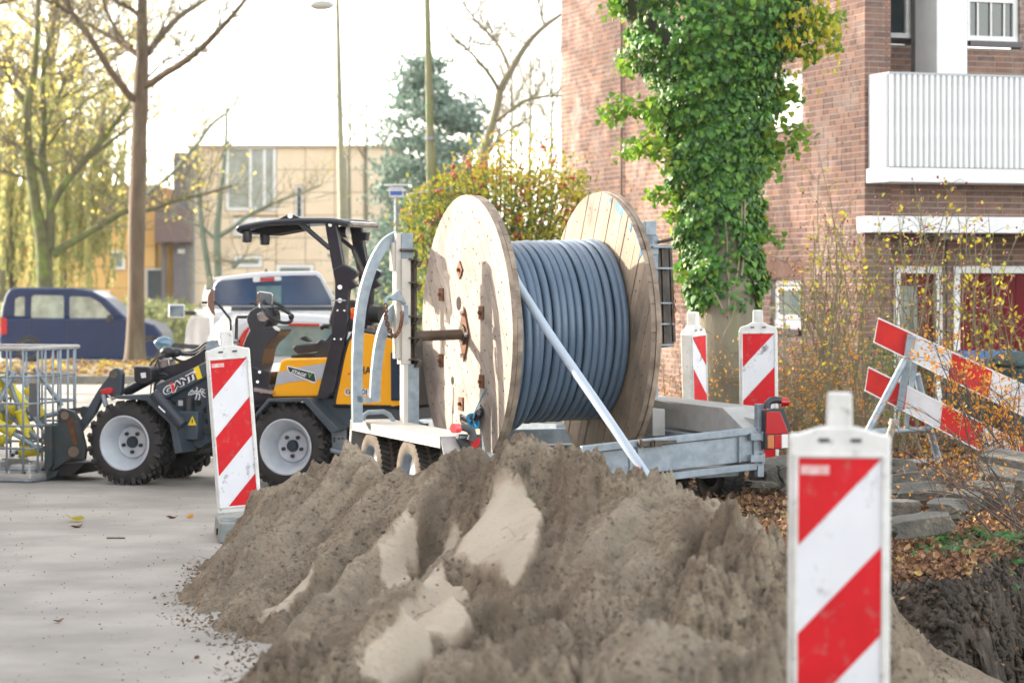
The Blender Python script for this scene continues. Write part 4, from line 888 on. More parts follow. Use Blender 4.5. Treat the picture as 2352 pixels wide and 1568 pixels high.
# ------------------------------------------------------------------ cable reel trailer
TF = Frame(-.79, 18.18, R(20))              # x: left to right across, y: forward and away, origin at the left post
ROLL = .062
tl = thing('reel_trailer', 'galvanised tandem axle trailer carrying the big cable reel between two posts', 'trailer', TF)
def ring_wheel(parent, c, r, w, rimr, face=-1, tyre=rubber_dusty, rimm=rim_grey, nm='wheel', tread=True):
    """road wheel, axle along x; face = side the rim looks to"""
    o = MB(); o.lathe([(rimr, -w*.40), (rimr+.02, -w*.48), (r*.90, -w*.5), (r*.985, -w*.42), (r, -w*.3), (r, w*.3), (r*.985, w*.42), (r*.9, w*.5), (rimr, w*.4)], 40, c, 'x')
    wh = o.build(nm, tyre, parent, smooth=True)
    if tread:
        t = MB()
        for k in range(44):
            a = 2*math.pi*k/44
            for s in (-1, 1):
                m3 = Matrix.Rotation(a, 3, 'X') @ Matrix.Rotation(s*.5, 3, 'Z'); t.box(Vector(c)+Matrix.Rotation(a, 3, 'X') @ Vector((s*w*.25, 0, r+.002)), (w*.42, r*.085, .012), m3)
        t.build('tread', rubber, wh)
    f = face; q = MB().lathe([(.002, f*w*.28), (rimr*.35, f*w*.30), (rimr*.55, f*w*.18), (rimr*.85, f*w*.22), (rimr*.95, f*w*.40), (rimr+.008, f*w*.46), (rimr+.01, f*w*.38)], 32, c, 'x'); q.build('rim', rimm, wh, smooth=True)
    return wh
for l in (.03, -.90):
    ring_wheel(tl, (-.19, l, .275), .275, .19, .165, rimm=galv); ring_wheel(tl, (2.16, l, .295), .275, .19, .165, 1, tyre=rubber)
# left fender: bent plate over both wheels
def plate(mb, pts, w0, w1): mb.prism([(w0, a, b) for a, b in pts], (w1-w0, 0, 0))
def fender(w0, w1, zt_, l0, l1, dz):
    t = .012; m_ = MB()
    prof = [(l0-.36, zt_-.28), (l0-.02, zt_), (l1, zt_), (l1+.16, zt_-.30)]
    for (a, b), (c, d) in zip(prof[:-1], prof[1:]):
        n = Vector((0, -(d-b), c-a)).normalized()*t; m_.prism([(w0, a, b), (w0, c, d), (w0, c+n.y, d+n.z), (w0, a+n.y, b+n.z)], (w1-w0, 0, 0))
    return m_
# (top runs from the near end at l=-1.74 to the far end at l=.51)
fm_ = MB(); zf = .60; a_, b_ = -1.72, .46
top = [(a_-.02, zf-.30), (a_, zf), (b_, zf), (b_+.07, .30)]
for (p, q) in zip(top[:-1], top[1:]): fm_.bar((-.17, p[0], p[1]), (-.17, q[0], q[1]), .30, .010, up=(1, 0, 0)) if False else None
fm_.box((-.155, (a_+b_)/2, zf), (.31, b_-a_, .012)); fm_.box((-.303, (a_+b_)/2, zf-.035), (.010, b_-a_, .075))
fm_.prism([(-.30, b_, zf-.006), (-.30, b_+.09, .20), (-.30, b_+.075, .20), (-.30, b_-.012, zf-.006)], (.30, 0, 0)); fm_.prism([(-.308, b_-.05, zf), (-.308, b_, zf), (-.308, b_+.09, .20), (-.308, b_+.04, .20)], (.01, 0, 0))
fm_.prism([(-.30, a_, zf-.006), (-.30, a_-.16, .32), (-.30, a_-.145, .32), (-.30, a_+.012, zf-.006)], (.30, 0, 0)); fm_.box((-.004, (a_+b_)/2, .50), (.008, b_-a_, .2))
fm_.build('fender', galv_pale, tl)
fr_ = MB(); z2 = .745; u0 = TF.py((1530, 915), .25); f2 = [(1.99, a_+.05), (2.30, a_+.05)]
fr_.prism([(1.99, a_+.40, z2), (1.99, .65, z2), (1.99, .65, z2-.18), (1.99, a_-.02, z2-.22), (1.99, a_+.02, z2-.14)], (.32, 0, 0)); fr_.build('fender', galv_pale, tl, bevel=.008)
# chassis: rails, cross member at the front, drawbar
ch = MB()
ch.box((.06, -.6, .42), (.08, 2.3, .12)); ch.box((1.93, -.6, .47), (.08, 2.3, .12)); ch.box((1.0, 1.15, .40), (2.0, .10, .12)); ch.box((.06, .8, .38), (.08, .8, .12)); ch.box((1.93, .8, .46), (.08, .8, .12))
ch.bar((.3, 1.2, .40), (1.0, 3.0, .40), .09, .1); ch.bar((1.7, 1.2, .44), (1.0, 3.0, .40), .09, .1); ch.tube([(-.1, .03, .28), (.1, .03, .28)], .03, 8); ch.tube([(-.1, -.9, .28), (.1, -.9, .28)], .03, 8); ch.tube([(2.2, -.9, .30), (1.9, -.9, .30)], .03, 8)
ch.build('chassis', galv, tl)
# inner side plates on the right (white edged trough seen behind the tail gate)
m_ = MB(); P0, P1 = TF.px((1495, 965), 1.95), TF.py((1752, 990), -1.74)
m_.bar((1.93, .2, .74), (2.12, -1.72, .645), .035, .05); m_.prism([(1.94, .2, .72), (2.11, -1.70, .62), (2.11, -1.70, .34), (1.94, .2, .34)], (.012, 0, 0)); m_.box((1.80, -.35, .60), (.10, .5, .20)); m_.build('side_panel', galv_pale, tl)
m_ = MB(); m_.box((1.5, -.9, .33), (1.1, 1.5, .02)); m_.build('bed_floor', mk('dusty_bed', (.33, .29, .24), (.45, .41, .36), rough=.8), tl)
# tail gate, hinged at the right corner, with latch and hinges
GL = -1.76
def gp(u, v, l=GL): return TF.py((u, v), l)
gt = MB(); A_, B_ = gp(1335, 1032), gp(1735, 988); C__, D__ = gp(1335, 1118), gp(1735, 1070)
gate = MB(); gate.prism([A_+Vector((0, .0, -.03)), B_+Vector((0, 0, -.03)), D__+Vector((0, 0, .04)), C__+Vector((0, 0, .04))], (0, .012, 0)); 
gate.bar(A_, B_, .055, .05); gate.bar(C__, D__, .05, .05); gate.bar(B_, D__, .045, .045); E_ = gp(1470, 1016); gate.bar(E_, gp(1470, 1100), .05, .035); gate.bar(gp(1449, 1018), gp(1449, 1100), .03, .03)
gate.bar(gp(1700, 1003, GL-.02), gp(1700, 1062, GL-.02), .02, .01)
tg = gate.build('tail_gate', galv, tl, bevel=.005)
for v in (1002, 1052): hm = MB(); c = gp(1738, v, GL-.04); hm.box(c, (.10, .03, .05)); hm.tube([c+Vector((.05, 0, -.035)), c+Vector((.05, 0, .035))], .016, 8); hm.build('hinge', galv, tg)
lm = MB(); c = gp(1490, 1018, GL-.05); lm.box(c, (.16, .03, .035)); lm.box(c+Vector((.12, -.01, .01)), (.17, .02, .02)); lm.tube([c+Vector((-.07, -.02, -.03)), c+Vector((-.07, -.02, .03))], .012, 6); lm.tube([c+Vector((.02, -.02, -.025)), c+Vector((.02, -.02, .025))], .012, 6); lm.box(c+Vector((.06, -.02, .0)), (.05, .02, .045)); lm.build('latch', steel_dark, tg)
gr = MB(); q = gp(1745, 965); gr.box((q.x+.0, GL+.01, .53), (.05, .06, .52)); gr.build('corner_post', galv, tl, bevel=.004)
m_ = MB(); m_.prism([gp(1640, 1078, -1.6), gp(1700, 1075, -1.6), gp(1695, 1092, -1.6), gp(1610, 1098, -1.6), gp(1560, 1085, -1.6)], (0, .3, 0)); m_.build('under_plate', galv, tl)
# tail lights
def tail(fr, outl, parts, d, nm, outline_arm, knob, lab):
    b = MB().prism([fr.py(cI(*p), d) for p in outl], (0, .07, 0)).build(nm, black_plastic, tl, bevel=.006, label=lab)
    for n_, m, pts in parts: MB().prism([fr.py(cI(*p), d-.012) for p in pts], (0, .03, 0)).build(n_, m, b, bevel=.004)
    MB().tube([fr.py(cI(*p), d+.02) for p in outline_arm], .026, 10).build('marker_arm', black_plastic, b, smooth=True)
    k0 = fr.py(cI(*knob), d+.02); MB().tube([k0-Vector((.02, 0, 0)), k0+Vector((.035, -.01, 0))], .03, 14).build('marker_lens', red_lens, b, smooth=True)
tail(TF, [(692, 1290), (694, 1075), (760, 1062), (798, 1064), (840, 1190), (832, 1282)], [('red_lens', red_lens, [(698, 1205), (700, 1085), (722, 1078), (775, 1080), (818, 1190), (818, 1200)]), ('indicator_lens', mk('amber_lens', (.45, .16, .06), rough=.25, coat=.5), [(706, 1282), (706, 1210), (742, 1208), (742, 1284)]), ('red_lens', red_lens, [(744, 1284), (744, 1208), (781, 1206), (781, 1283)]), ('reverse_lens', white_lens, [(783, 1282), (783, 1205), (818, 1203), (822, 1278)])],
     -1.85, 'tail_light', [(702, 1062), (704, 1035), (722, 1018), (750, 1014), (775, 1018)], (790, 1026), None)
def cJ6(x, y): return ((1040+x/9.046)*.91875, (980+y/9.046)*.91875)
LFL = -1.80
b = MB().prism([TF.py(cJ6(*p), LFL) for p in [(950, 1060), (970, 950), (1490, 960), (1500, 1200), (1480, 1400), (1100, 1400)]], (0, .06, 0)).build('tail_light', black_plastic, tl, bevel=.005)
MB().prism([TF.py(cJ6(*p), LFL-.014) for p in [(1200, 1050), (1440, 1035), (1470, 1050), (1400, 1300), (1300, 1350), (1230, 1140)]], (0, .02, 0)).build('red_lens', red_lens, b, bevel=.003)
MB().prism([TF.py(cJ6(*p), LFL-.014) for p in [(990, 1040), (1010, 985), (1180, 985), (1110, 1050)]], (0, .02, 0)).build('side_lens', mk('smoked_lens', (.15, .2, .25), rough=.2), b)
MB().tube([TF.py(cJ6(*p), LFL-.05) for p in [(960, 805), (1080, 800), (1190, 830), (1260, 900), (1280, 980), (1230, 1100)]], [.022, .023, .026, .030, .03, .028], 12).build('marker_arm', mk('dull_black_rubber', (.05, .055, .06), rough=.7), b, smooth=True)
k0 = TF.py(cJ6(890, 815), LFL-.05); MB().tube([k0+Vector((.03, .01, 0)), k0-Vector((.02, .01, 0))], .032, 16).build('marker_lens', mk('pink_red_lens', (.75, .06, .07), rough=.3, coat=.4), b, smooth=True)
# left post: pale box section with ladder rack, arch brace, handle and chain
def bx(u0, u1, v0, v1, l0, l1): a, b = TF.py((u0, v1), l0), TF.py((u1, v0), l0); return ((a.x+b.x)/2, (l0+l1)/2, (a.z+b.z)/2), (abs(b.x-a.x), abs(l1-l0), abs(b.z-a.z))
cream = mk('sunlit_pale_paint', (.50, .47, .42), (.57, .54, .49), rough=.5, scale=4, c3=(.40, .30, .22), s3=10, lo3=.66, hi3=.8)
pst = MB(); a, b = cE(262, 66), cE(386, 1510)
pst.box(*bx(cE(300, 0)[0], cE(386, 0)[0], cE(0, 66)[1], cE(0, 250)[1], -.05, .06)); pst.box(*bx(cE(345, 0)[0], cE(430, 0)[0], cE(0, 1015)[1], cE(0, 1500)[1], -.06, .06)); pst.box(*bx(cE(322, 0)[0], cE(372, 0)[0], cE(0, 245)[1], cE(0, 1020)[1], -.045, .045)); post_ = pst.build('post', galv, tl, bevel=.004)
pp = MB(); pp.box(*bx(cE(305, 0)[0], cE(368, 0)[0], cE(0, 252)[1], cE(0, 1018)[1], -.075, .05)); pp.box(*bx(cE(262, 0)[0], cE(301, 0)[0], cE(0, 66)[1], cE(0, 978)[1], -.04, .05)); pp.box(*bx(cE(318, 0)[0], cE(350, 0)[0], cE(0, 985)[1], cE(0, 1500)[1], -.07, .03)); pp.box(*bx(cE(236, 0)[0], cE(262, 0)[0], cE(0, 135)[1], cE(0, 340)[1], -.02, .05)); pp.build('cover_plate', cream, post_, bevel=.003)
rk = MB(); rk.box(*bx(cE(372, 0)[0], cE(402, 0)[0], cE(0, 262)[1], cE(0, 1015)[1], .0, .06)); rk.box(*bx(cE(396, 0)[0], cE(414, 0)[0], cE(0, 235)[1], cE(0, 1000)[1], -.075, -.045))
rk.build('rack_rail', steel_dark, post_)
for v in (252, 420, 665, 822, 978):
    c, s = bx(cE(362, 0)[0], cE(440, 0)[0], cE(0, v)[1], cE(0, v+9)[1], -.11, .06); o = MB().box(c, s).prism([(c[0]+.03, -.11, c[2]-.01), (c[0]+.06, -.11, c[2]-.01), (c[0]+.04, -.11, c[2]-.06), (c[0]+.0, -.11, c[2]-.06)], (0, .10, 0)).build('rack_rung', steel_dark, post_)
MB().tube([TF.py(cE(*p), -.09) for p in [(290, 190), (395, 192), (410, 205), (410, 235)]], .012, 8).build('locking_pin', steel_dark, post_, smooth=True)
# arch brace: two curved flat tubes (outer and inner) carried down to the fender
def arch(pts, w, dl, d=.02):
    ps = [TF.py(cE(*p), d) for p in pts]; n = len(ps); L_, R_ = [], []
    for i, p in enumerate(ps):
        t = (ps[min(i+1, n-1)]-ps[max(i-1, 0)]); t.y = 0; t.normalize(); nn = Vector((-t.z, 0, t.x)); L_.append(p+nn*w/2); R_.append(p-nn*w/2)
    m_ = MB()
    for i in range(n-1): m_.add([L_[i], L_[i+1], R_[i+1], R_[i]]+[q+Vector((0, dl, 0)) for q in (L_[i], L_[i+1], R_[i+1], R_[i])], [(0, 1, 2, 3), (7, 6, 5, 4), (0, 4, 5, 1), (2, 6, 7, 3)]+([(3, 7, 4, 0)] if i == 0 else [])+([(1, 5, 6, 2)] if i == n-2 else []))
    return m_
def curve(pts, k=5):
    out = []
    for i in range(len(pts)-1):
        p0, p1, p2, p3 = pts[max(i-1, 0)], pts[i], pts[i+1], pts[min(i+2, len(pts)-1)]
        for j in range(k):
            t = j/k; out.append(tuple(.5*((2*b)+(-a+c)*t+(2*a-5*b+4*c-d)*t*t+(-a+3*b-3*c+d)*t**3) for a, b, c, d in zip(p0, p1, p2, p3)))
    return out+[pts[-1]]
arch(curve([(280, 85), (200, 130), (130, 230), (75, 360), (30, 520), (2, 700), (-12, 900), (-16, 1150), (-14, 1440)]), .075, .05).build('arch_brace', galv, tl)
arch(curve([(280, 600), (235, 640), (190, 730), (155, 840), (130, 1000), (118, 1150), (112, 1290)]), .075, .05).build('arch_brace', galv, tl)
MB().prism([TF.py(cE(*p), .02) for p in [(-20, 1245), (85, 1262), (85, 1300), (-20, 1290)]], (0, .05, 0)).build('brace_foot', galv, tl)
ob = MB(); ob.tube([TF.py(cE(*p), .12) for p in [(25, 1425), (30, 1385), (60, 1366), (170, 1360), (215, 1385), (245, 1430)]], .018, 8); ob.build('guard_rail', galv, tl, smooth=True)
hd_ = MB(); hd_.prism([TF.py(cE(*p), -.12) for p in [(222, 520), (250, 512), (290, 474), (305, 520), (338, 575), (330, 590), (295, 560), (230, 556)]], (0, .05, 0)); hd_.build('lock_handle', galv, tl, bevel=.005)
MB().tube([TF.py(cE(*p), -.11) for p in [(232, 532), (205, 530), (190, 548), (188, 580)]], .012, 8).build('shackle', mk('blue_marked_steel', (.25, .40, .52), rough=.4), tl, smooth=True)
MB().box(*bx(cE(315, 0)[0], cE(350, 0)[0], cE(0, 590)[1], cE(0, 722)[1], -.10, -.075)).build('latch_plate', galv, tl)
# chains of links
def chain(pts, n, parent, s=.022):
    tor = MB(); rr, r_ = s, s*.26; 
    for i in range(10):
        a = 2*math.pi*i/10
    P_ = curve(pts, 6); seg = [(Vector(P_[i+1])-Vector(P_[i])).length for i in range(len(P_)-1)]; tot = sum(seg)
    me = MB().tube([Vector((math.cos(t)*s*.62, 0, math.sin(t)*s)) for t in np.linspace(0, 2*math.pi, 11)], s*.26, 5, cap=False).mesh('chain_link', rust)
    for k in range(n):
        d = tot*(k+.5)/n; i = 0
        while i < len(seg)-1 and d > seg[i]: d -= seg[i]; i += 1
        p = Vector(P_[i]).lerp(Vector(P_[i+1]), d/max(seg[i], 1e-6)); t = Vector(P_[i+1])-Vector(P_[i]); q = t.to_track_quat('Z', 'Y').to_matrix().to_4x4()
        link('chain_link', me, parent, Matrix.Translation(p) @ q @ Matrix.Rotation(k*math.pi/2+.5, 4, 'Z'))
chain([tuple(TF.py(cE(*p), -.13)) for p in [(186, 585), (190, 690), (215, 770), (250, 812), (285, 770), (302, 700), (305, 640)]], 17, post_)
# right post with rack
q = MB(); a = [1467, 1508]
q.box(*bx(1483, 1508, 508, 540, -.06, .06)); q.box(*bx(1470, 1500, 528, 562, -.05, .05)); q.box(*bx(1476, 1513, 540, 585, -.05, .06)); q.box(*bx(1487, 1512, 575, 960, -.04, .055)); rp = q.build('post', galv, tl, bevel=.004)
q = MB(); c0 = TF.py((1520, 585), .1); q.prism([TF.py((u, v), .05) for u, v in [(1497, 563), (1537, 563), (1549, 780), (1549, 795), (1510, 800), (1497, 700)]], (0, .05, 0)); q.build('rack_back', mk('dark_weathered_steel', (.10, .09, .085), (.17, .15, .14), rough=.7, scale=9), rp)
q = MB(); q.bar(TF.py((1521, 568), -.02), TF.py((1527, 792), -.02), .02, .03); q.bar(TF.py((1503, 568), -.0), TF.py((1512, 792), .0), .02, .03); q.bar(TF.py((1539, 568), .0), TF.py((1548, 785), .0), .02, .03); q.build('rack_rail', steel_dark, rp)
for v in (565, 614, 694, 742, 790): q = MB(); q.box(*bx(1500, 1549, v, v+4, -.08, .05)); q.build('rack_rung', galv, rp)
MB().tube([TF.py((1512, 556), -.07), TF.py((1545, 549), -.08)], .013, 8).build('locking_pin', steel_dark, rp, smooth=True)
chain([tuple(TF.py(p, -.1)) for p in [(1545, 655), (1549, 700), (1548, 730), (1541, 748)]], 9, rp, .017)
MB().box((1.03+.2, .55, .30), (1.9, .12, .14)).build('cross_beam', galv, tl)

# ------------------------------------------------------------------ spindle and reel
AX = 1.262                                   # axle height at the left flange
def az(w): return AX+.030*(w-.46)
RF = 1.055
reel = thing('cable_reel', 'huge weathered wooden cable reel held between the trailer posts', 'cable reel', TF)
sp = MB().tube([(.04, 0, az(.04)), (.455, 0, az(.455))], .040, 20); sp.v = sp.v; spm = sp.build('spindle', mk('brown_steel_tube', (.07, .05, .04), (.13, .095, .07), rough=.55, metal=.5, scale=10), tl, smooth=True)
for w, s in ((.05, .055), (.44, .05)): MB().tube([(w-.012, 0, az(w)), (w+.012, 0, az(w))], s, 20).build('spindle_collar', rust, tl, smooth=True)
MB().tube([(1.63, 0, az(1.63)), (1.93, 0, az(1.93))], .045, 16).build('spindle', rust, tl, smooth=True)
def disc_planks(w0, w1, ang, pw, mat, gap=.004, seed=0, rr=RF, off=0.0, hole=None, jit=.002):
    g = random.Random(seed); cx = az(w0); c, s = math.cos(ang), math.sin(ang); k = -rr+off
    while k < rr:
        a, b = max(k+gap/2, -rr+.0001), min(k+pw-gap/2, rr-.0001); k += pw
        if b-a < .012: continue
        pts = []; n = 14
        ta, tb = math.acos(a/rr), math.acos(b/rr)
        for i in range(n+1): t = ta+(tb-ta)*i/n; pts.append((rr*math.cos(t), rr*math.sin(t)))
        for i in range(n+1): t = tb+(ta-tb)*i/n; pts.append((rr*math.cos(t), -rr*math.sin(t)))
        j = g.uniform(-jit, jit)
        poly = [(w0+j, p*c-q*s, cx+p*s+q*c) for p, q in pts]
        b_ = MB().prism(poly, (w1-w0, 0, 0)); b_.m = [0, 0]+[1]*(len(b_.f)-2); b_.build('plank', [mat, wood_rim], reel)
# in the (y,z) plane: 'ang' turns the plank normal; planks run at right angles to it
disc_planks(.461, .499, R(-37), .118, wood_out, gap=.0025, seed=1, jit=.0008); disc_planks(.502, .541, R(37), .15, wood_rim, seed=2, rr=RF-.004)
disc_planks(1.543, 1.580, R(27), .112, wood_in, gap=.007, seed=3, jit=.004); disc_planks(1.584, 1.623, R(-50), .15, wood_rim, seed=4, rr=RF+.008)
# rim blocks: the edge of each flange shows short weathered plank ends, painted darker as shade
def fpt(x, y, w=.459, cr=cG): return TF.px(cr(x, y), w)
# square washer plates with bolts
for (x, y), rot in (((590, 843), .78), ((408, 1083), 0), ((800, 1260), 0)):
    p = fpt(x, y); M_ = Matrix.Rotation(rot, 3, 'X'); o = MB().box(p+Vector((-.004, 0, 0)), (.010, .10, .10), M_).build('washer_plate', rust, reel); MB().tube([p-Vector((.004, 0, 0)), p-Vector((.030, 0, 0))], .015, 6).build('bolt', rust, o)
for x, y in ((568, 1010), (795, 1127), (680, 1252)):
    p = TF.px(cJ(x, y), .459); o = MB().box(p+Vector((-.004, 0, 0)), (.010, .10, .10)).build('washer_plate', rust, reel); MB().tube([p-Vector((.004, 0, 0)), p-Vector((.030, 0, 0))], .015, 6).build('bolt', rust, o)
p = Vector((.455, 0, az(.455))); o = MB(); n_ = 8; o.prism([(.446, .12*math.cos(t), p.z+.21*math.sin(t)) for t in (0, math.pi/2, math.pi, 1.5*math.pi)], (.010, 0, 0)); hp_ = o.build('hub_plate', rust, reel)
for s in (-1, 1):
    MB().tube([(.446, 0, p.z+s*.16), (.425, 0, p.z+s*.16)], .02, 6).build('bolt', chrome, hp_); MB().tube([(.446, s*.09, p.z), (.425, s*.09, p.z)], .02, 6).build('bolt', chrome, hp_)
MB().tube([(.43, 0, p.z), (.449, 0, p.z)], .075, 20).build('hub_sleeve', steel_dark, reel, smooth=True)
hole_m = mk('painted_hole_dark', (.02, .016, .012), rough=.95)  # flat near-black surface painting the darkness inside holes and slots
def hole(pt, r): 
    MB().lathe([(r*.82, .030), (r*.9, .004), (r, -.0012), (r*1.04, -.0006), (r*1.05, .002)], 20, pt, 'x').build('hole_rim', wood_rim, reel, smooth=True); MB().tube([pt+Vector((-.0014, 0, 0)), pt+Vector((.002, 0, 0))], r*.93, 20).build('hole', hole_m, reel)
hole(TF.px(cJ(665, 690), .4595), .055); hole(TF.px(cJ(630, 1122), .4595), .032)
# dark plate painting the slot's shade at the foot, where the black inner cable end comes out
sl = [TF.px(cJ6(*p_), .4590) for p_ in [(985, 510), (1020, 480), (1080, 520), (1170, 545), (1270, 520), (1350, 450), (1400, 340), (1455, 275), (1500, 330), (1508, 450), (1470, 570), (1380, 680), (1270, 760), (1130, 730), (1030, 740), (985, 640)]]
MB().prism(sl, (.001, 0, 0)).build('slot', hole_m, reel)
c0 = [TF.px(cJ6(*p_), w_) for p_, w_ in (((1090, 600), .45), ((1200, 640), .42), ((1300, 600), .41), ((1420, 500), .42), ((1480, 420), .455))]
bc_ = MB().tube(curve([tuple(c) for c in c0], 4), [.030]*5+[.034]*12, 12).build('cable_end', mk('shiny_black_sheath', (.012, .013, .02), rough=.2, coat=.6), None, smooth=True, mx=TF.M()); tag(bc_, 'short shiny black cable end sticking out of the slot in the left reel flange', 'cable')
tw = MB(); blue_r = mk('blue_twine', (.03, .26, .52), (.08, .38, .60), rough=.8)
tw.tube([TF.px(cJ6(*p_), w_) for p_, w_ in (((1590, -90), .452), ((1480, 120), .45), ((1400, 300), .43), ((1330, 440), .38), ((1290, 600), .36))], .005, 5)
for k in range(6): 
    c = TF.px(cJ6(1260+k*12, 590+k*26), .40); tw.tube([c+Vector((.0, .035*math.cos(t)*.9, .035*math.sin(t))) + Vector((-.03*math.cos(t), 0, 0)) for t in np.linspace(0, 6.28, 12)], .0055, 5, cap=False)
tw.tube([TF.px(cJ6(*p_), .37) for p_ in ((1290, 640), (1330, 720), (1375, 815))], .004, 4)
o = tw.build('twine', blue_r, None, mx=TF.M()); tag(o, 'thin bright blue twine knotted round the black cable end', 'twine')
# blue spray marks along the right flange, worn nail heads in rings
bp = mk('blue_spray_paint', (.008, .13, .28), (.16, .19, .21), rough=.7, scale=30, lo=.5, hi=.75)
for (x, y), s1, s2 in (((690, 203), .035, .02), ((765, 285), .07, .035), ((800, 350), .07, .03), ((890, 490), .06, .018), ((945, 625), .085, .05), ((990, 720), .075, .035), ((930, 590), .05, .015)):
    p = TF.px(cO(x, y), 1.5415); a = math.atan2(p.z-az(1.54), p.y); m_ = MB(); m_.box((1.5418, RF*.965*math.cos(a), az(1.54)+RF*.965*math.sin(a)), (.003, s1, s2*2.2), Matrix.Rotation(a, 3, 'X')); m_.build('paint_mark', bp, reel)
nl = MB()
for rr_, n in ((.93, 58), (.66, 44), (.45, 30), (.28, 14), (.80, 16)):
    for k in range(n):
        a = 2*math.pi*k/n+rng.uniform(-.03, .03); r_ = rr_+rng.uniform(-.035, .035); s = rng.uniform(.005, .012); nl.box((.4595, r_*math.cos(a), az(.46)+r_*math.sin(a)), (.003, s, s*1.4)); 
        if rr_ > .75: nl.box((1.5415, r_*math.cos(a+.03), az(1.54)+r_*math.sin(a+.03)), (.003, s, s*1.3))
o = nl.build('nail_heads', mk('nail_stain', (.06, .035, .025), rough=.8), reel); o['kind'] = 'stuff'
# cable turns
cbl = thing('cable_coil', 'thick grey blue cable wound on the reel, free end slanting down right', 'cable', TF)
MB().lathe([(.62, .545), (.62, 1.54)], 48, (0, 0, az(1.04)), 'x').build('inner_winding', cable_m, cbl, smooth=True)
def torus(name, w, r, cr=.035, dy=0, dz=0, n=72):
    m_ = MB(); pts = [(w+tilt*math.sin(a+ph), r*math.cos(a)+dy, az(w)+r*math.sin(a)+dz) for a in np.linspace(0, 2*math.pi, n, endpoint=False)]
    vs = []; k = 14
    for i, p in enumerate(pts):
        a = 2*math.pi*i/n; ra = Vector((0, math.cos(a), math.sin(a)))
        for j in range(k): b = 2*math.pi*j/k; vs.append(Vector(p)+ra*math.cos(b)*cr+Vector((math.sin(b)*cr, 0, 0)))
    fs = [(i*k+j, i*k+(j+1) % k, ((i+1) % n)*k+(j+1) % k, ((i+1) % n)*k+j) for i in range(n) for j in range(k)]
    m_.add(vs, fs); return m_.build(name, cable_m, cbl, smooth=True)
w = 1.505; i = 0
while w > .66:
    tilt = .004+rng.uniform(0, .003); ph = rng.uniform(0, 6); torus('cable_turn', w, .668+rng.uniform(-.004, .005), .0295); w -= .0615+rng.uniform(-.0012, .0012); i += 1
for w_, r_, dz in ((.585, .70, -.02), (.66, .715, -.035), (.735, .70, -.045), (.60, .75, -.06), (.80, .685, -.03)): tilt = .022; ph = 2.2+rng.uniform(-.4, .4); torus('cable_turn', w_, r_, .031, dz=dz)
# free end
fe = [TF.px((1182, 640), .60), TF.px((1200, 668), .60)]; P_ = [TF.py((u, v), l) for u, v, l in ((1172, 600, -.62), (1183, 640, -.71), (1215, 693, -.86), (1268, 775, -1.12), (1330, 865, -1.42), (1392, 955, -1.72), (1436, 1020, -1.92), (1472, 1072, -2.05), (1500, 1112, -2.15))]
MB().tube(curve([tuple(q) for q in P_], 5), .033, 14).build('free_end', pipe_m, cbl, smooth=True)
e = P_[-2]; MB().tube([e+Vector((-.03, -.02, 0)), e+Vector((-.03, -.02, .0))+(P_[-1]-P_[-2]).normalized()*.12], .012, 8).build('end_mark', mk('pink_end_mark', (.60, .20, .18), rough=.6), cbl, smooth=True)
wl_ = MB().box((1.0, 0, .09), (.3, .25, .12)).build('wooden_wedge', wood_in, None, mx=TF.M()); tag(wl_, 'small wooden block on the ground under the reel', 'block')

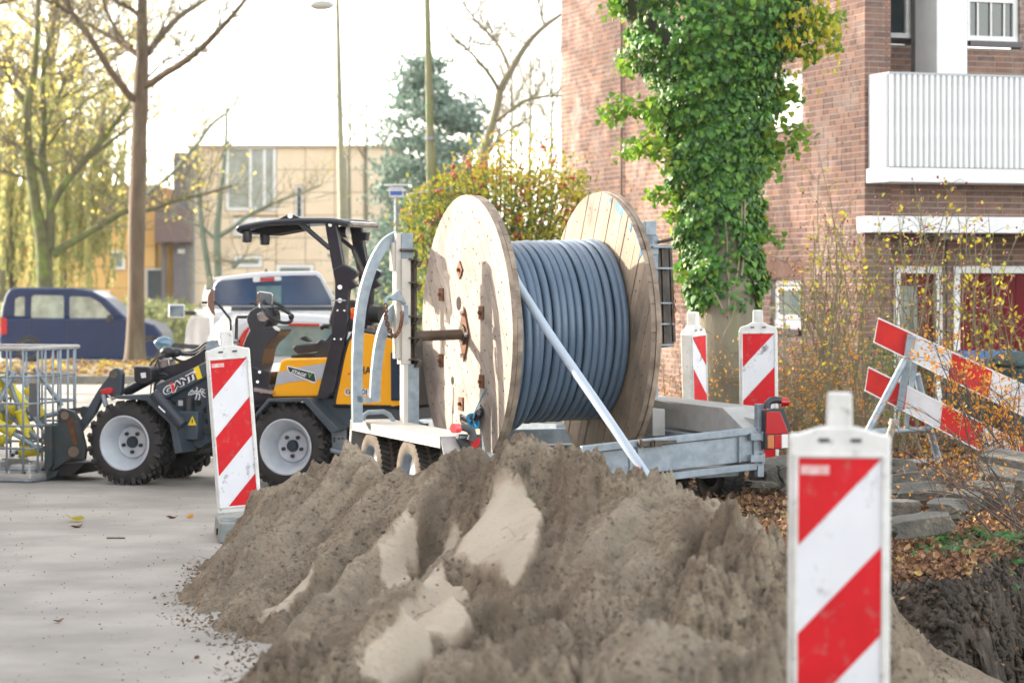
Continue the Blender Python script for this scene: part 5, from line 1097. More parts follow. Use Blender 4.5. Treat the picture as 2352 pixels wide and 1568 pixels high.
# ------------------------------------------------------------------ striped delineator boards
def clip(poly, y0, y1):
    def cut(P, f):
        out = []
        for i in range(len(P)):
            a, b = P[i], P[(i+1) % len(P)]; fa, fb = f(a), f(b)
            if fa >= 0: out.append(a)
            if (fa >= 0) != (fb >= 0): t = fa/(fa-fb); out.append((a[0]+(b[0]-a[0])*t, a[1]+(b[1]-a[1])*t))
        return out
    return cut(cut(poly, lambda p: p[1]-y0), lambda p: y1-p[1])
def beacon(lab, M, wd_=.285, ht=1.06, depth=.05, mirror=1, foot=False, handle=(.085, .11), c=.024):
    """origin at the foot of the board, x to the right, z up, face towards -y"""
    t = thing('striped_beacon', lab, 'striped beacon', M, 'red and white striped beacons round the dig')
    b = MB(); hw = wd_/2
    b.prism([(-hw, 0, 0), (hw, 0, 0), (hw, 0, ht-c*.8), (hw-c*.25, 0, ht-c*.3), (hw-c, 0, ht-.008), (.05, 0, ht+.012), (-.05, 0, ht+.012), (-hw+c, 0, ht-.008), (-hw+c*.25, 0, ht-c*.3), (-hw, 0, ht-c*.8)], (0, depth, 0))
    fr2 = b.build('frame', beacon_white, t, bevel=.008)
    iw, z0, z1 = wd_*.82, .045, ht-.075
    for a, s in (((0, -.004, (z0+z1)/2), None),): pass
    e = MB(); e.box((-iw/2-.006, -.004, (z0+z1)/2), (.012, .012, z1-z0+.02)); e.box((iw/2+.006, -.004, (z0+z1)/2), (.012, .012, z1-z0+.02)); e.box((0, -.004, z1+.006), (iw, .012, .012)); e.box((0, -.004, z0-.006), (iw, .012, .012)); e.build('rim', beacon_white, t, bevel=.003)
    H_ = z1-z0; p = lambda q, y=-.0025: (mirror*(q[0]-iw/2), y, z1-q[1])
    MB().prism([(-iw/2, -.002, z0), (iw/2, -.002, z0), (iw/2, -.002, z1), (-iw/2, -.002, z1)], (0, .004, 0)).build('white_face', sheet_white, t)
    k = 1.06*iw; per = 2.12*iw
    for i in range(-1, 4):
        a = i*per; poly = clip([(0, a), (iw, a-k), (iw, a), (0, a+k)], 0, H_)
        if len(poly) > 2: MB().prism([p(q, -.0045) for q in poly], (0, .002, 0)).build('red_stripe', sheet_red, t)
    if c < .05: MB().box((-iw*.30, -.0062, z1-.034), (iw*.34, .001, .026)).build('sticker', mk('worn_pale_sticker', (.60, .30, .30), (.66, .50, .50), rough=.5, scale=40) if 'worn_pale_sticker' not in MATS else MATS['worn_pale_sticker'], t)
    h = MB(); hw_, hh = handle; h.prism([(-hw_/2, .008, ht-.02), (hw_/2, .008, ht-.02), (hw_/2*.92, .008, ht+hh), (-hw_/2*.92, .008, ht+hh)], (0, depth-.016, 0)); h.build('handle', beacon_white, t, bevel=.008)
    for s in (-1, 1): MB().box((s*.045, -.002, ht-.025), (.03, .006, .010)).build('slot', black_plastic, t)
    return t
def bM(u, v, Y, yaw=0, lean=0, back=0): return Matrix.Translation(W(u, v, Y)) @ Matrix.Rotation(yaw, 4, 'Z') @ Matrix.Rotation(lean, 4, 'Y') @ Matrix.Rotation(back, 4, 'X')
b1_ = beacon('leaning beacon on a grey foot beside the left end of the sand heap', bM(551, 1176, 15.55, R(10), R(-4.2), R(-2)))
ft = thing('beacon_foot', 'grey recycled plastic foot block half buried by sand under the leaning beacon', 'foot block', Matrix.Translation(W(551, 1242, 15.5)+Vector((.02, .16, .005))) @ Matrix.Rotation(R(10), 4, 'Z'))
m_ = MB(); m_.box((0, 0, .062), (.38, .60, .124), taper=.95); m_.build('block', foot_m, ft, bevel=.01); m_ = MB(); m_.box((-.01, -.14, .128), (.32, .12, .02)); m_.build('socket', foot_m, ft, bevel=.004); MB().tube([(-.196, -.12, .055), (-.18, -.12, .055)], .022, 12).build('lug_hole', hole_m, ft)
beacon('big blurred beacon in the right foreground close to the camera', bM(1925, 1870, 6.85, R(-3), R(.3)), wd_=.287, ht=1.085, handle=(.075, .11))
beacon('white edged beacon standing front on behind the trailer tail light', bM(1745, 1085, 18.9, R(-4), R(-.6)), wd_=.30, ht=1.16, handle=(.082, .11), depth=.09, c=.07)
beacon('narrow looking beacon turned sideways in front of the ivy trunk', bM(1612, 1090, 19.6, R(58), R(-3)), wd_=.28, ht=1.20, mirror=-1, handle=(.09, .12), depth=.09, c=.07)

# ------------------------------------------------------------------ fallen barrier on trestle
BR = Frame(W(2090, 900, 19.8).x, 19.8, R(-8))
br = thing('plank_barrier', 'red and white plank barrier tilted down to the right on a galvanised trestle', 'barrier', BR)
def bp_(x, y, d=0): return BR.py(cH(x, y), d)
def board(T0, B0, T1, B1, cuts, nm):
    """T/B: top and bottom edge at x pixel; cuts: pixel x, colour"""
    rt_ = MB().prism([bp_(*T0), bp_(*T1), bp_(*B1), bp_(*B0)], (0, .03, 0)).build('board', board_white, br, bevel=.002)
    ed = MB(); ed.bar(bp_(*T0)+Vector((0, .015, 0)), bp_(*T1)+Vector((0, .015, 0)), .036, .010); ed.bar(bp_(*B0)+Vector((0, .015, 0)), bp_(*B1)+Vector((0, .015, 0)), .036, .008); ed.build('edge_strip', white_paint, rt_)
    for a, b in cuts:
        f = lambda P, Q, x: (x, P[1]+(Q[1]-P[1])*(x-P[0])/(Q[0]-P[0])); sh = (B0[0]-T0[0])
        MB().prism([bp_(*f(T0, T1, a))+Vector((0, -.0015, -.008)), bp_(*f(T0, T1, b))+Vector((0, -.0015, -.008)), bp_(*f(B0, B1, b+sh*.8))+Vector((0, -.0015, .008)), bp_(*f(B0, B1, a+sh*.8))+Vector((0, -.0015, .008))], (0, .0025, 0)).build('red_field', board_red, rt_)
board((152, 48), (112, 250), (1700, 760), (1660, 1010), [(154, 440), (770, 1105), (1420, 1690)], 'u')
board((70, 458), (38, 652), (1700, 1260), (1660, 1500), [(72, 395), (690, 1030), (1340, 1650)], 'l')
ups = MB(); ups.prism([bp_(*p, -.04) for p in [(395, 180), (470, 205), (355, 828), (300, 815)]], (0, .035, 0)); ups.build('upright', galv, br, bevel=.004)
ups = MB(); ups.prism([bp_(*p, .05) for p in [(430, 420), (480, 440), (400, 985), (365, 980)]], (0, .04, 0)); ups.build('strut', galv, br)
ft_ = .03
MB().tube([bp_(375, 400, -.06), bp_(62, 1000, -.30), bp_(-60, 1240, -.42)], ft_, 12).build('leg', galv, br, smooth=True); MB().tube([bp_(475, 520, .1), bp_(560, 900, .25), bp_(690, 1345, .45)], ft_, 12).build('leg', galv, br, smooth=True)
MB().tube([bp_(60, 998, -.1), bp_(575, 975, .1)], .026, 10).build('cross_tube', galv, br, smooth=True); MB().tube([bp_(-40, 1268, -.2), bp_(655, 1250, .35)], .030, 10).build('foot_tube', galv, br, smooth=True)
MB().prism([bp_(*p, .0) for p in [(380, 500), (300, 960), (318, 960), (400, 500)]], (0, .02, 0)).build('brace', galv_pale, br)
pg = MB(); pg.tube([bp_(225, 1090, -.5), bp_(280, 930, -.5)], .030, 12); pg.tube([bp_(275, 945, -.5), bp_(292, 900, -.5)], .042, 14); o = pg.build('ground_peg', mk('weathered_peg', (.26, .22, .19), (.36, .32, .28), rough=.8), None, smooth=True, mx=BR.M()); tag(o, 'stout pin with a thick head standing in front of the barrier trestle', 'pin')

# ------------------------------------------------------------------ concrete slabs and rubble
def slab(lab, uvY, size, rot, seed, cat='concrete slab', mat=None):
    g = random.Random(seed); p = W(*uvY); m_ = MB(); sx, sy, sz = size; nx = 5; 
    vs = []; 
    import bmesh
    bm = bmesh.new(); bmesh.ops.create_cube(bm, size=1); bmesh.ops.subdivide_edges(bm, edges=bm.edges, cuts=3, use_grid_fill=True)
    for v in bm.verts:
        e = abs(v.co.x) > .49; k = .05 if e else .015
        v.co = Vector((v.co.x*sx*(1+g.uniform(-k, k)*1.6), v.co.y*sy*(1+g.uniform(-.03, .03)), v.co.z*sz*(1+g.uniform(-.05, .05))))
        if e: v.co.x += g.uniform(-.035, .035); v.co.z *= 1+g.uniform(-.25, .05)
    me = bpy.data.meshes.new('concrete_slab'); bm.to_mesh(me); bm.free(); me.materials.append(mat or slab_m)
    o = link('concrete_slab', me, None, Matrix.Translation(p) @ Euler([R(a) for a in rot]).to_matrix().to_4x4()); tag(o, lab, cat, 'broken slabs dumped on the bank'); b = o.modifiers.new('bevel', 'BEVEL'); b.width = .006; b.segments = 1
    return o
slab_m = mk('broken_concrete', (.085, .085, .075), (.15, .14, .12), rough=.95, scale=6, bump=1.0, bscale=28, bdist=.02, c3=(.30, .25, .19), s3=7, lo3=.58, hi3=.70, rnd=.15)
slab('long mossy slab at the front of the row, nearest the foreground beacon', (2109, 1205, 14.0), (.37, .15, .11), (6, -6, 14), 1)
slab('slab with a pale broken end lying second in the row from the front', (2172, 1172, 14.4), (.19, .17, .12), (8, 2, -30), 2)
slab('slab with a pale broken face in the middle of the stepped row', (2218, 1150, 14.8), (.19, .17, .12), (8, 6, -24), 3)
slab('long dark slab leaning on the stepped row toward the right', (2270, 1133, 15.2), (.27, .18, .12), (10, 4, -12), 4)
slab('dark slab fourth step up with yellow leaves caught on it', (2304, 1104, 15.5), (.28, .20, .13), (12, 10, -24), 13)
slab('pale topped slab highest in the pile at the right edge below the orange twigs', (2316, 1058, 15.9), (.34, .22, .09), (12, 8, -20), 5)
slab('flat pale slab lying behind the front row of slabs', (2112, 1128, 16.2), (.34, .20, .07), (16, -3, 8), 6)
slab('narrow upright kerb piece lying across just below the barrier foot', (2105, 1100, 17.2), (.42, .07, .11), (0, -5, 12), 7)
slab('dark flat slab half hidden behind the foreground beacon', (2060, 1165, 15.2), (.24, .18, .09), (0, 0, 2), 8)
slab('small dark wedge of stone beside the barrier foot tube', (2070, 1072, 18.2), (.22, .12, .12), (0, 8, 20), 9)
slab('grey boulder sized lump behind the trailer wheel', (1782, 1088, 18.4), (.34, .24, .20), (10, -8, 24), 10, 'stone')
slab('flat stone lying in the leaves right of the trailer wheel', (1745, 1112, 17.9), (.20, .14, .05), (0, 4, 8), 11, 'stone')
slab('dark brick like stone at the end of the row beside the grey lump', (1812, 1100, 18.0), (.12, .12, .20), (0, 0, 4), 12, 'stone')
wr = MB(); wr.tube([W(u, v, 14.6) for u, v in ((1735, 1252), (1790, 1258), (1850, 1262), (2060, 1275))], .007, 5); tag(wr.build('loose_wire', black_plastic), 'thin dark wire stretched over the trench edge right of the heap', 'wire')

# ------------------------------------------------------------------ articulated wheel loader
LD = Frame(-1.807, 19.28, R(-19))
ldr = thing('wheel_loader', 'compact yellow and dark grey wheel loader with open canopy parked side on', 'wheel loader', LD)
def P(cr_, pts, d): return [LD.py(cr_(*p), d) for p in pts]
def ex(nm, cr_, pts, d0, d1, mat, bevel=0, parent=None, label=None):
    return MB().prism(P(cr_, pts, d0), (0, d1-d0, 0)).build(nm, mat, parent or ldr, bevel=bevel, label=label)
def tb(nm, cr_, pts, d, r, mat, n=10, parent=None):
    ds = d if hasattr(d, '__len__') else [d]*len(pts)
    return MB().tube([LD.py(cr_(*p), q) for p, q in zip(pts, ds)], r, n).build(nm, mat, parent or ldr, smooth=True)
def ag_wheel(x, d0, face):
    """x along the machine, d0 depth of the outer face; face -1 looks to the camera"""
    r, w = .345, .31; c = (x, d0+w/2, r); f = face
    o = MB().lathe([(.215, f*w*.44), (.235, f*w*.50), (.29, f*w*.5), (.322, f*w*.42), (.326, f*w*.2), (.326, -f*w*.2), (.322, -f*w*.42), (.29, -f*w*.5), (.22, -f*w*.5), (.2, -f*w*.45)], 48, c, 'y')
    wh = o.build('wheel', rubber, ldr, smooth=True)
    t = MB(); n = 19
    for k in range(n):
        for s in (-1, 1):
            a = 2*math.pi*(k+(.5 if s > 0 else 0))/n
            for q in range(4):                      # bent lug in four pieces from shoulder to centre line
                aa = a+q*.085; yy = s*w*(.47-q*.125); rr_ = .330 if q else .316
                m3 = Matrix.Rotation(-aa, 3, 'Y') @ Matrix.Rotation(s*(-.62 if q else -.25), 3, 'Z')
                pos = Vector((math.cos(aa)*rr_, yy, math.sin(aa)*rr_)); t.box(Vector(c)+pos, (.034, .056, .030) if q else (.05, .035, .030), Matrix.Rotation(-aa, 3, 'Y') @ Matrix.Rotation(s*.62, 3, 'X'))
    t.build('lugs', rubber, wh)
    rr = MB().lathe([(.0, f*w*.02), (.118, f*w*.02), (.128, f*w*.05), (.135, f*w*.0), (.148, f*w*.12), (.17, f*w*.30), (.182, f*w*.36), (.196, f*w*.44), (.214, f*w*.505), (.226, f*w*.50), (.222, f*w*.42)], 48, c, 'y').build('rim', rim_grey, wh, smooth=True)
    MB().lathe([(.0, f*w*.14), (.040, f*w*.13), (.048, f*w*.08), (.05, f*w*.0)], 24, c, 'y').build('hub_cap', mk('hub_blue_black', (.02, .035, .05), rough=.4) if 'hub_blue_black' not in MATS else MATS['hub_blue_black'], wh, smooth=True)
    for k in range(5):
        a = 2*math.pi*k/5+.95; p_ = Vector((c[0]+.082*math.cos(a), c[1]+f*w*.03, c[2]+.082*math.sin(a))); MB().tube([p_, p_+Vector((0, f*.02, 0))], .0155, 10).build('wheel_bolt', black_plastic, wh)
    return wh
xf = LD.py((285.3, 1021), 0).x; xr_ = LD.py((655.5, 1032), 0).x
for x in (xf, xr_):
    ag_wheel(x, 0, -1); ag_wheel(x, .76, 1)
# rear frame and body
ex('rear_frame', cC, [(560, 500), (545, 474), (790, 476), (800, 566), (1400, 572), (1520, 600), (1520, 720), (960, 765), (925, 800), (770, 830), (640, 600)], .16, .92, blue_grey, .006)
ex('rear_mudguard', cC, [(-20, 640), (130, 478), (530, 470), (860, 800), (790, 832), (765, 822), (490, 510), (140, 512), (0, 665)], -.03, .26, blue_grey, .004)
ex('side_cover', cC, [(160, 462), (192, 340), (232, 170), (248, 110), (275, 80), (320, 68), (752, 55), (690, 455)], .10, .95, yellow, .012)
ex('decal_band', cC, [(226, 208), (320, 188), (340, 172), (735, 108), (700, 278), (560, 284), (330, 312), (196, 345)], .096, .10, grey_decal)
ex('decal_outline', cC, [(320, 142), (336, 140), (602, 212), (622, 292), (612, 318), (585, 318), (345, 215), (322, 175)], .092, .095, decal_white)
bd = ex('badge', cC, [(330, 150), (600, 220), (614, 300), (590, 304), (350, 208), (332, 175)], .088, .092, mk('badge_dark', (.02, .04, .05), rough=.4))
def text(s, cr_, x, y, h, d, mat, parent, ang=0, shear=0, ext=.001, bold=0, nm='lettering', sx=1.0, font=None):
    cu = bpy.data.curves.new(nm, 'FONT'); cu.body = s; cu.size = 1; cu.extrude = ext/h if False else ext; cu.shear = shear; cu.offset = bold
    p = LD.py(cr_(x, y), d); p2 = LD.py(cr_(x, y-h), d); hh = (p2-p).length/.70; cu.size = hh; cu.materials.append(mat); cu.offset = bold*hh
    cu.space_character = 1.0
    o = bpy.data.objects.new(nm, cu); COL.objects.link(o); o.parent = parent
    o.matrix_basis = Matrix.Translation(p) @ Matrix.Rotation(ang, 4, 'Y') @ Matrix.Rotation(math.pi/2, 4, 'X') @ Matrix.Diagonal((sx, 1, 1, 1))
    mb_ = o.matrix_basis.copy(); o.parent = None; o.matrix_basis = Matrix(); bpy.context.view_layer.update(); me = bpy.data.meshes.new_from_object(o.evaluated_get(bpy.context.evaluated_depsgraph_get())); COL.objects.unlink(o); bpy.data.objects.remove(o)
    if not me.materials: me.materials.append(mat)
    return link(nm, me, parent, mb_)
text('STAGE', cC, 360, 208, 34, .085, decal_white, bd, R(16), .3, bold=.02, sx=1.15); text('V', cC, 528, 262, 56, .084, decal_green, bd, R(5), .15, bold=.0, sx=1.0)
ex('hood_seal', cC, [(782, 562), (800, 420), (888, 30), (930, -120), (990, -210), (1060, -240), (1500, -150), (1540, 100), (1530, 568), (1400, 575)], .115, .94, black_plastic, .01)
ex('engine_hood', cC, [(822, 538), (824, 500), (922, 20), (960, -110), (1015, -185), (1070, -205), (1300, -165), (1480, -110), (1515, 60), (1520, 540), (1400, 560), (1390, 548)], .10, .955, yellow, .02)
gr_ = ex('grille', cC, [(1388, 5), (1508, 5), (1508, 500), (1392, 500)], .085, .105, black_plastic, .003)
for k in range(7): ex('slat', cC, [(1398+k*15, 18), (1406+k*15, 18), (1408+k*15, 480), (1400+k*15, 480)], .076, .086, mk('grille_blue', (.02, .05, .10), rough=.4) if 'grille_blue' not in MATS else MATS['grille_blue'], parent=gr_)
text('G1500I', cC, 914, 440, 62, .0970, decal_white, ldr, 0, 0, bold=.055, sx=1.02); text('G1500I', cC, 920, 432, 52, .0955, mk('navy_print', (.02, .05, .13), rough=.5), ldr, 0, 0, bold=.02, sx=1.12)
text('HAS', cC, 1058, 222, 76, .0965, decal_black, ldr, 0, 0, bold=.015, sx=.92)
for pts in ([(945, 215), (1010, 215), (1010, 232), (945, 232)], [(975, 188), (1060, 188), (1060, 204), (975, 204)], [(975, 262), (1010, 262), (1010, 298), (980, 298)], [(995, 165), (1015, 165), (1015, 300), (995, 300)]): ex('logo_mark', cC, pts, .096, .10, mk('logo_orange_red', (.70, .10, .02), rough=.5) if 'logo_orange_red' not in MATS else MATS['logo_orange_red'])
for k in range(3): ex('exhaust_bracket', cB, [(1400+k*45, 1150), (1430+k*45, 1150), (1430+k*45, 1230), (1400+k*45, 1230)], .3, .34, chrome)
tb('air_filter', cB, [(1440, 1040), (1540, 1045)], .5, .07, black_plastic, 14)
# roll over canopy
def rops(d, t=.05):
    a = MB(); a.prism(P(cB, [(985, 150), (1098, 148), (1170, 560), (1062, 604)], d), (0, t, 0)); a.prism(P(cB, [(1062, 606), (1168, 552), (1300, 622), (1308, 655), (1250, 700), (1305, 760), (1220, 800), (1205, 960), (1218, 1100), (1120, 1580), (1078, 1790), (1000, 1868), (905, 1868), (1000, 1500), (1050, 1230), (1085, 900), (1085, 720)], d-.004), (0, t+.008, 0)); return a
rops(.09).build('canopy_post', black_paint, ldr, bevel=.006)
far = rops(.09); sh = .50; far.v = [(x, y+sh, z) for x, y, z in far.v]; far.build('canopy_post', black_paint, ldr, bevel=.006)
rail = [(112, 222), (150, 200), (240, 178), (420, 148), (640, 130), (900, 124), (1080, 130), (1225, 158)]
r0 = [LD.py(cB(*p), .07) for p in rail]; off = Vector((0, .56, 0)); r0[0] = r0[0]+Vector((.03, .05, 0))
MB().tube(curve([tuple(p) for p in r0], 4), .026, 12).build('roof_rail', black_paint, ldr, smooth=True); MB().tube(curve([tuple(p+off) for p in r0], 4), .026, 12).build('roof_rail', black_paint, ldr, smooth=True)
MB().tube([r0[0], r0[0]+off*.5+Vector((-.05, 0, 0)), r0[0]+off], .026, 12).build('front_rail', black_paint, ldr, smooth=True)
MB().tube([r0[-1], r0[-1]+off], .024, 12).build('rear_rail', chrome, ldr, smooth=True)
rp_ = MB()
for i in range(1, len(r0)-1): rp_.prism([r0[i]+Vector((0, .03, -.012)), r0[i+1]+Vector((0, .03, -.012)), r0[i+1]+off+Vector((0, -.03, -.012)), r0[i]+off+Vector((0, -.03, -.012))], (0, 0, -.012))
rp_.build('roof_sheet', black_paint, ldr)
ub = MB()
ub.prism(P(cB, [(270, 205), (720, 170), (730, 212), (440, 268), (265, 235)], .25), (0, .25, 0)); ub.build('roof_lining', mk('matt_black', (.012, .013, .015), rough=.8), ldr)
tb('canopy_brace', cB, [(745, 145), (1035, 395)], .10, .020, black_paint); tb('canopy_brace', cB, [(1120, 280), (1262, 395), (1395, 705)], [.5, .52, .5], .018, black_paint)
tb('gas_strut', cB, [(1265, 420), (1385, 710)], .42, .014, steel_dark)
ex('roof_gusset', cB, [(538, 108), (648, 52), (772, 106)], .055, .075, black_paint); tb('gusset_bolt', cB, [(648, 76), (648, 76.5)], [.04, .055], .022, chrome)
for x, y in ((1040, 165), (1135, 775), (1135, 905), (1112, 1002), (1180, 1004), (1082, 1282), (1146, 1284)):
    r_ = .019 if y in (775, 905) else .008; tb('bolt', cB, [(x, y), (x, y+.3)], [.062, .09], r_*(1 if y != 165 else 2), chrome, 12)
tb('lock_pin', cB, [(1060, 905), (1195, 907)], .055, .006, chrome)
for x, y, d in ((222, 280, .12), (398, 305, .30)): q = LD.py(cB(x, y), d); lp = MB().tube([q+Vector((0, -.03, .05)), q+Vector((0, .06, .05))], .01, 8).lathe([(.01, -.05), (.038, -.045), (.045, 0), (.04, .04), (.01, .045)], 18, q, 'z').build('work_light', black_plastic, ldr, smooth=True)
q = LD.py(cB(1175, 232), .35); MB().lathe([(.0, -.05), (.04, -.045), (.05, 0), (.05, .035)], 18, q, 'x').build('work_light', black_plastic, ldr, smooth=True); MB().lathe([(0, .03), (.045, .036), (.048, .03)], 18, q, 'x').build('light_lens', white_lens, ldr, smooth=True)
ex('tail_box', cB, [(1240, 235), (1400, 240), (1385, 318), (1345, 318), (1330, 345), (1262, 340)], .55, .62, black_paint)
for pts, d, m_ in (([(1238, 985), (1262, 975), (1296, 985), (1300, 1035), (1240, 1035)], .06, orange_lens), ([(1240, 1036), (1300, 1036), (1296, 1092), (1240, 1088)], .06, mk('signal_red', (.65, .06, .02), rough=.25, coat=.5)), ([(1425, 990), (1450, 982), (1462, 1000), (1460, 1090), (1415, 1090)], .5, orange_lens)): ex('signal_lamp', cB, pts, d, d+.06, m_, .005)
ex('signal_base', cB, [(1225, 965), (1235, 965), (1236, 1098), (1305, 1098), (1305, 1110), (1225, 1110)], .07, .12, black_plastic)
# seat, arm rest, console
ex('seat_back', cB, [(1020, 1110), (1035, 1040), (1060, 960), (1095, 900), (1130, 900), (1130, 1220), (1050, 1220)], .30, .66, black_plastic, .03)
ex('armrest', cB, [(668, 1362), (700, 1338), (900, 1318), (935, 1285), (962, 1285), (1030, 1340), (1000, 1375), (900, 1402), (720, 1432), (680, 1400)], .22, .34, black_plastic, .015)
ex('seat_cushion', cB, [(650, 1450), (660, 1438), (1020, 1410), (1020, 1500), (660, 1468)], .26, .70, black_plastic, .02); ex('joystick', cB, [(735, 1280), (745, 1262), (790, 1250), (850, 1308), (820, 1312), (780, 1302)], .26, .31, black_plastic, .008)
ex('console', cB, [(870, 1468), (1050, 1232), (1060, 1300), (1030, 1472)], .18, .26, mk('charcoal_plastic', (.028, .03, .034), rough=.6)); tb('hand_rest', cB, [(950, 1175), (985, 1155), (1030, 1160)], .6, .022, black_plastic)
# steering column
ex('steering_column', cB, [(180, 1345), (215, 1260), (250, 1195), (222, 1110), (222, 1060), (250, 1010), (300, 975), (360, 970), (410, 985), (436, 1040), (440, 1110), (395, 1160), (410, 1195), (470, 1200), (540, 1180), (548, 1200), (520, 1245), (430, 1325), (395, 1380), (352, 1600), (236, 1600), (236, 1480)], .34, .58, mk('dark_moulded_plastic', (.035, .04, .05), rough=.5), .02)
ex('gauge', cB, [(322, 1040), (350, 1018), (400, 1030), (440, 1080), (400, 1115), (345, 1108), (328, 1075)], .328, .345, chrome, .003); ex('column_light', cB, [(470, 1160), (500, 1155), (548, 1190), (535, 1208), (500, 1195)], .325, .345, white_lens, .003)
a_, b_ = LD.py(cB(368, 925), .46), LD.py(cB(655, 1110), .46); cw = (a_+b_)/2; ax_ = (b_-a_).normalized(); rw_ = (b_-a_).length/2; up_ = Vector((0, 1, 0)).cross(ax_).normalized(); ml = Vector((.18, .98, .1)).normalized()
pw = [cw+ax_*math.cos(t)*rw_+Vector((-.05, .86, .28)).normalized()*math.sin(t)*rw_*.92 for t in np.linspace(0, 2*math.pi, 33)]; MB().tube(pw, .014, 8, cap=False).tube([pw[4], cw-up_*.04, pw[20]], .012, 6).tube([cw, LD.py(cB(380, 1120), .46)], .024, 8).tube([pw[12], cw], .012, 6).build('steering_wheel', black_plastic, ldr, smooth=True); kb = LD.py(cB(660, 1062), .44); MB().ball(kb, .026).tube([kb, LD.py(cB(650, 1095), .44)], .012, 6).build('spinner_knob', black_plastic, ldr, smooth=True)
# mirrors on tube arms
mm_ = ex('mirror', cP, [(1225, 690), (1250, 510), (1275, 492), (1440, 515), (1465, 540), (1460, 690)], .5, .52, mk('mirror_face', (.62, .62, .62), (.40, .42, .45), rough=.08, metal=.9, scale=5), .006); tb('mirror_arm', cP, [(1155, 655), (1215, 655), (1235, 700)], .5, .010, black_plastic)
ex('mirror', cP, [(552, 610), (560, 545), (612, 445), (640, 480), (642, 835), (600, 790), (560, 700)], .05, .07, mk('brown_mirror_back', (.22, .13, .10), rough=.35), .004); tb('mirror_arm', cP, [(480, 650), (545, 650)], .06, .010, black_plastic)
tb('mirror_arm', cP, [(640, 645), (680, 648), (720, 690), (860, 870), (878, 920), (872, 1180)], .06, .010, black_plastic); tb('guard_frame', cP, [(1110, 850), (975, 850), (958, 870), (955, 1190), (1000, 1195)], .2, .014, black_paint); tb('guard_stub', cP, [(870, 1195), (980, 1195)], .1, .018, galv)
# platform and step
ex('step_box', cD, [(232, 808), (345, 842), (340, 905), (352, 940), (350, 1000), (262, 1005), (240, 1000)], .10, .90, black_paint, .006)
for x, y in ((292, 842), (282, 890), (300, 938)): tb('bolt', cD, [(x, y), (x, y+.2)], [.09, .11], .012, chrome)
ex('step_tread', cD, [(262, 918), (352, 935), (352, 950), (262, 936)], .02, .12, chrome)
ex('floor_plate', cD, [(240, 985), (600, 962), (600, 975), (260, 1015)], .10, .92, black_paint)
ex('rear_bracket', cC, [(775, 832), (922, 795), (930, 1028), (820, 1010), (785, 985)], .12, .16, galv, .003); tb('step_tube', cC, [(775, 1010), (790, 1012), (925, 1048)], .06, .022, galv)
for x, y in ((808, 888), (808, 915), (855, 890), (892, 888)): tb('bolt', cC, [(x, y), (x, y+.2)], [.11, .13], .009, steel_dark)
ex('underbody', cC, [(640, 900), (960, 830), (1600, 760), (1600, 980), (1200, 1010), (860, 1120), (700, 1120)], .36, .75, mk('under_black', (.012, .012, .014), rough=.8))
# front frame
ex('front_frame', cA, [(655, 500), (1130, 395), (1200, 300), (1330, 290), (1330, 1035), (1180, 1040), (1090, 1100), (930, 1070), (900, 1000), (870, 760), (700, 620)], .22, .84, blue_grey, .008)
ex('articulation_frame', cA, [(1140, 480), (1420, 420), (1560, 480), (1560, 880), (1380, 980), (1180, 1010)], .18, .88, mk('slate_paint', (.032, .048, .066), rough=.45, c2=(.045, .06, .078)), .01)
ex('valve_box', cA, [(860, 735), (1078, 740), (1072, 1012), (925, 1018), (900, 900)], .10, .26, blue_grey, .008); ex('warning_triangle', cA, [(1022, 783), (1060, 872), (978, 874)], .094, .10, decal_yellow); ex('warning_mark', cA, [(1016, 815), (1026, 815), (1023, 855), (1016, 855)], .090, .094, decal_black)
ex('data_plate', cA, [(884, 628), (935, 630), (935, 682), (884, 680)], .214, .22, decal_white)
for x, y, r_ in ((1090, 652, .022), (1168, 830, .022), (840, 662, .020)): tb('frame_hole', cA, [(x, y), (x, y+.3)], [.212, .222], r_, hole_m if 'painted_hole_dark' in MATS else black_plastic, 14)
ex('frame_cutout', cA, [(1115, 755), (1130, 710), (1170, 670), (1175, 752)], .213, .22, hole_m); ex('rear_hatch', cA, [(1135, 905), (1200, 905), (1200, 965), (1135, 950)], .16, .22, black_plastic, .005)
tb('hydraulic_fitting', cA, [(985, 600), (982, 730)], .16, .045, black_plastic, 14)
# insect sketch decal
ins = MB()
for p_ in ([(985, 560), (1010, 545), (1060, 540), (1110, 545), (1150, 560)], [(1000, 575), (1040, 560), (1085, 560)], [(1060, 540), (1072, 510), (1062, 500)], [(1090, 545), (1110, 515), (1130, 525)], [(1070, 560), (1060, 600), (1050, 620)], [(1090, 560), (1095, 600), (1082, 625)], [(1110, 560), (1135, 590), (1160, 600)], [(990, 560), (985, 580)], [(1120, 545), (1150, 520), (1165, 530)], [(1030, 545), (1025, 525), (1000, 540)]): ins.tube([LD.py(cA(*q), .216) for q in p_], .006, 4)
ins.build('ant_decal', decal_white, ldr)
arm = ex('lift_arm', cA, [(655, 482), (1010, 322), (1130, 262), (1330, 120), (1340, 240), (1140, 408), (780, 605), (700, 590)], .14, .22, blue_grey, .008)
text('G ANT', cA, 748, 578, 62, .1345, decal_white, arm, R(-27), .15, bold=.10, sx=1.42); text('G ANT', cA, 752, 574, 56, .1325, decal_black, arm, R(-27), .15, bold=.035, sx=1.48); 
ex('letter_i', cA, [(812, 478), (838, 468), (852, 540), (828, 550)], .129, .133, decal_red, parent=arm); ex('letter_i_dot', cA, [(796, 462), (822, 450), (830, 464), (806, 474)], .129, .133, decal_red, parent=arm); ex('letter_i_edge', cA, [(800, 482), (845, 458), (864, 545), (824, 560)], .133, .1345, decal_white, parent=arm)
ex('lift_arm', cA, [(655, 482), (1010, 322), (1130, 262), (1330, 120), (1340, 240), (1140, 408), (780, 605), (700, 590)], .78, .86, blue_grey, .008)
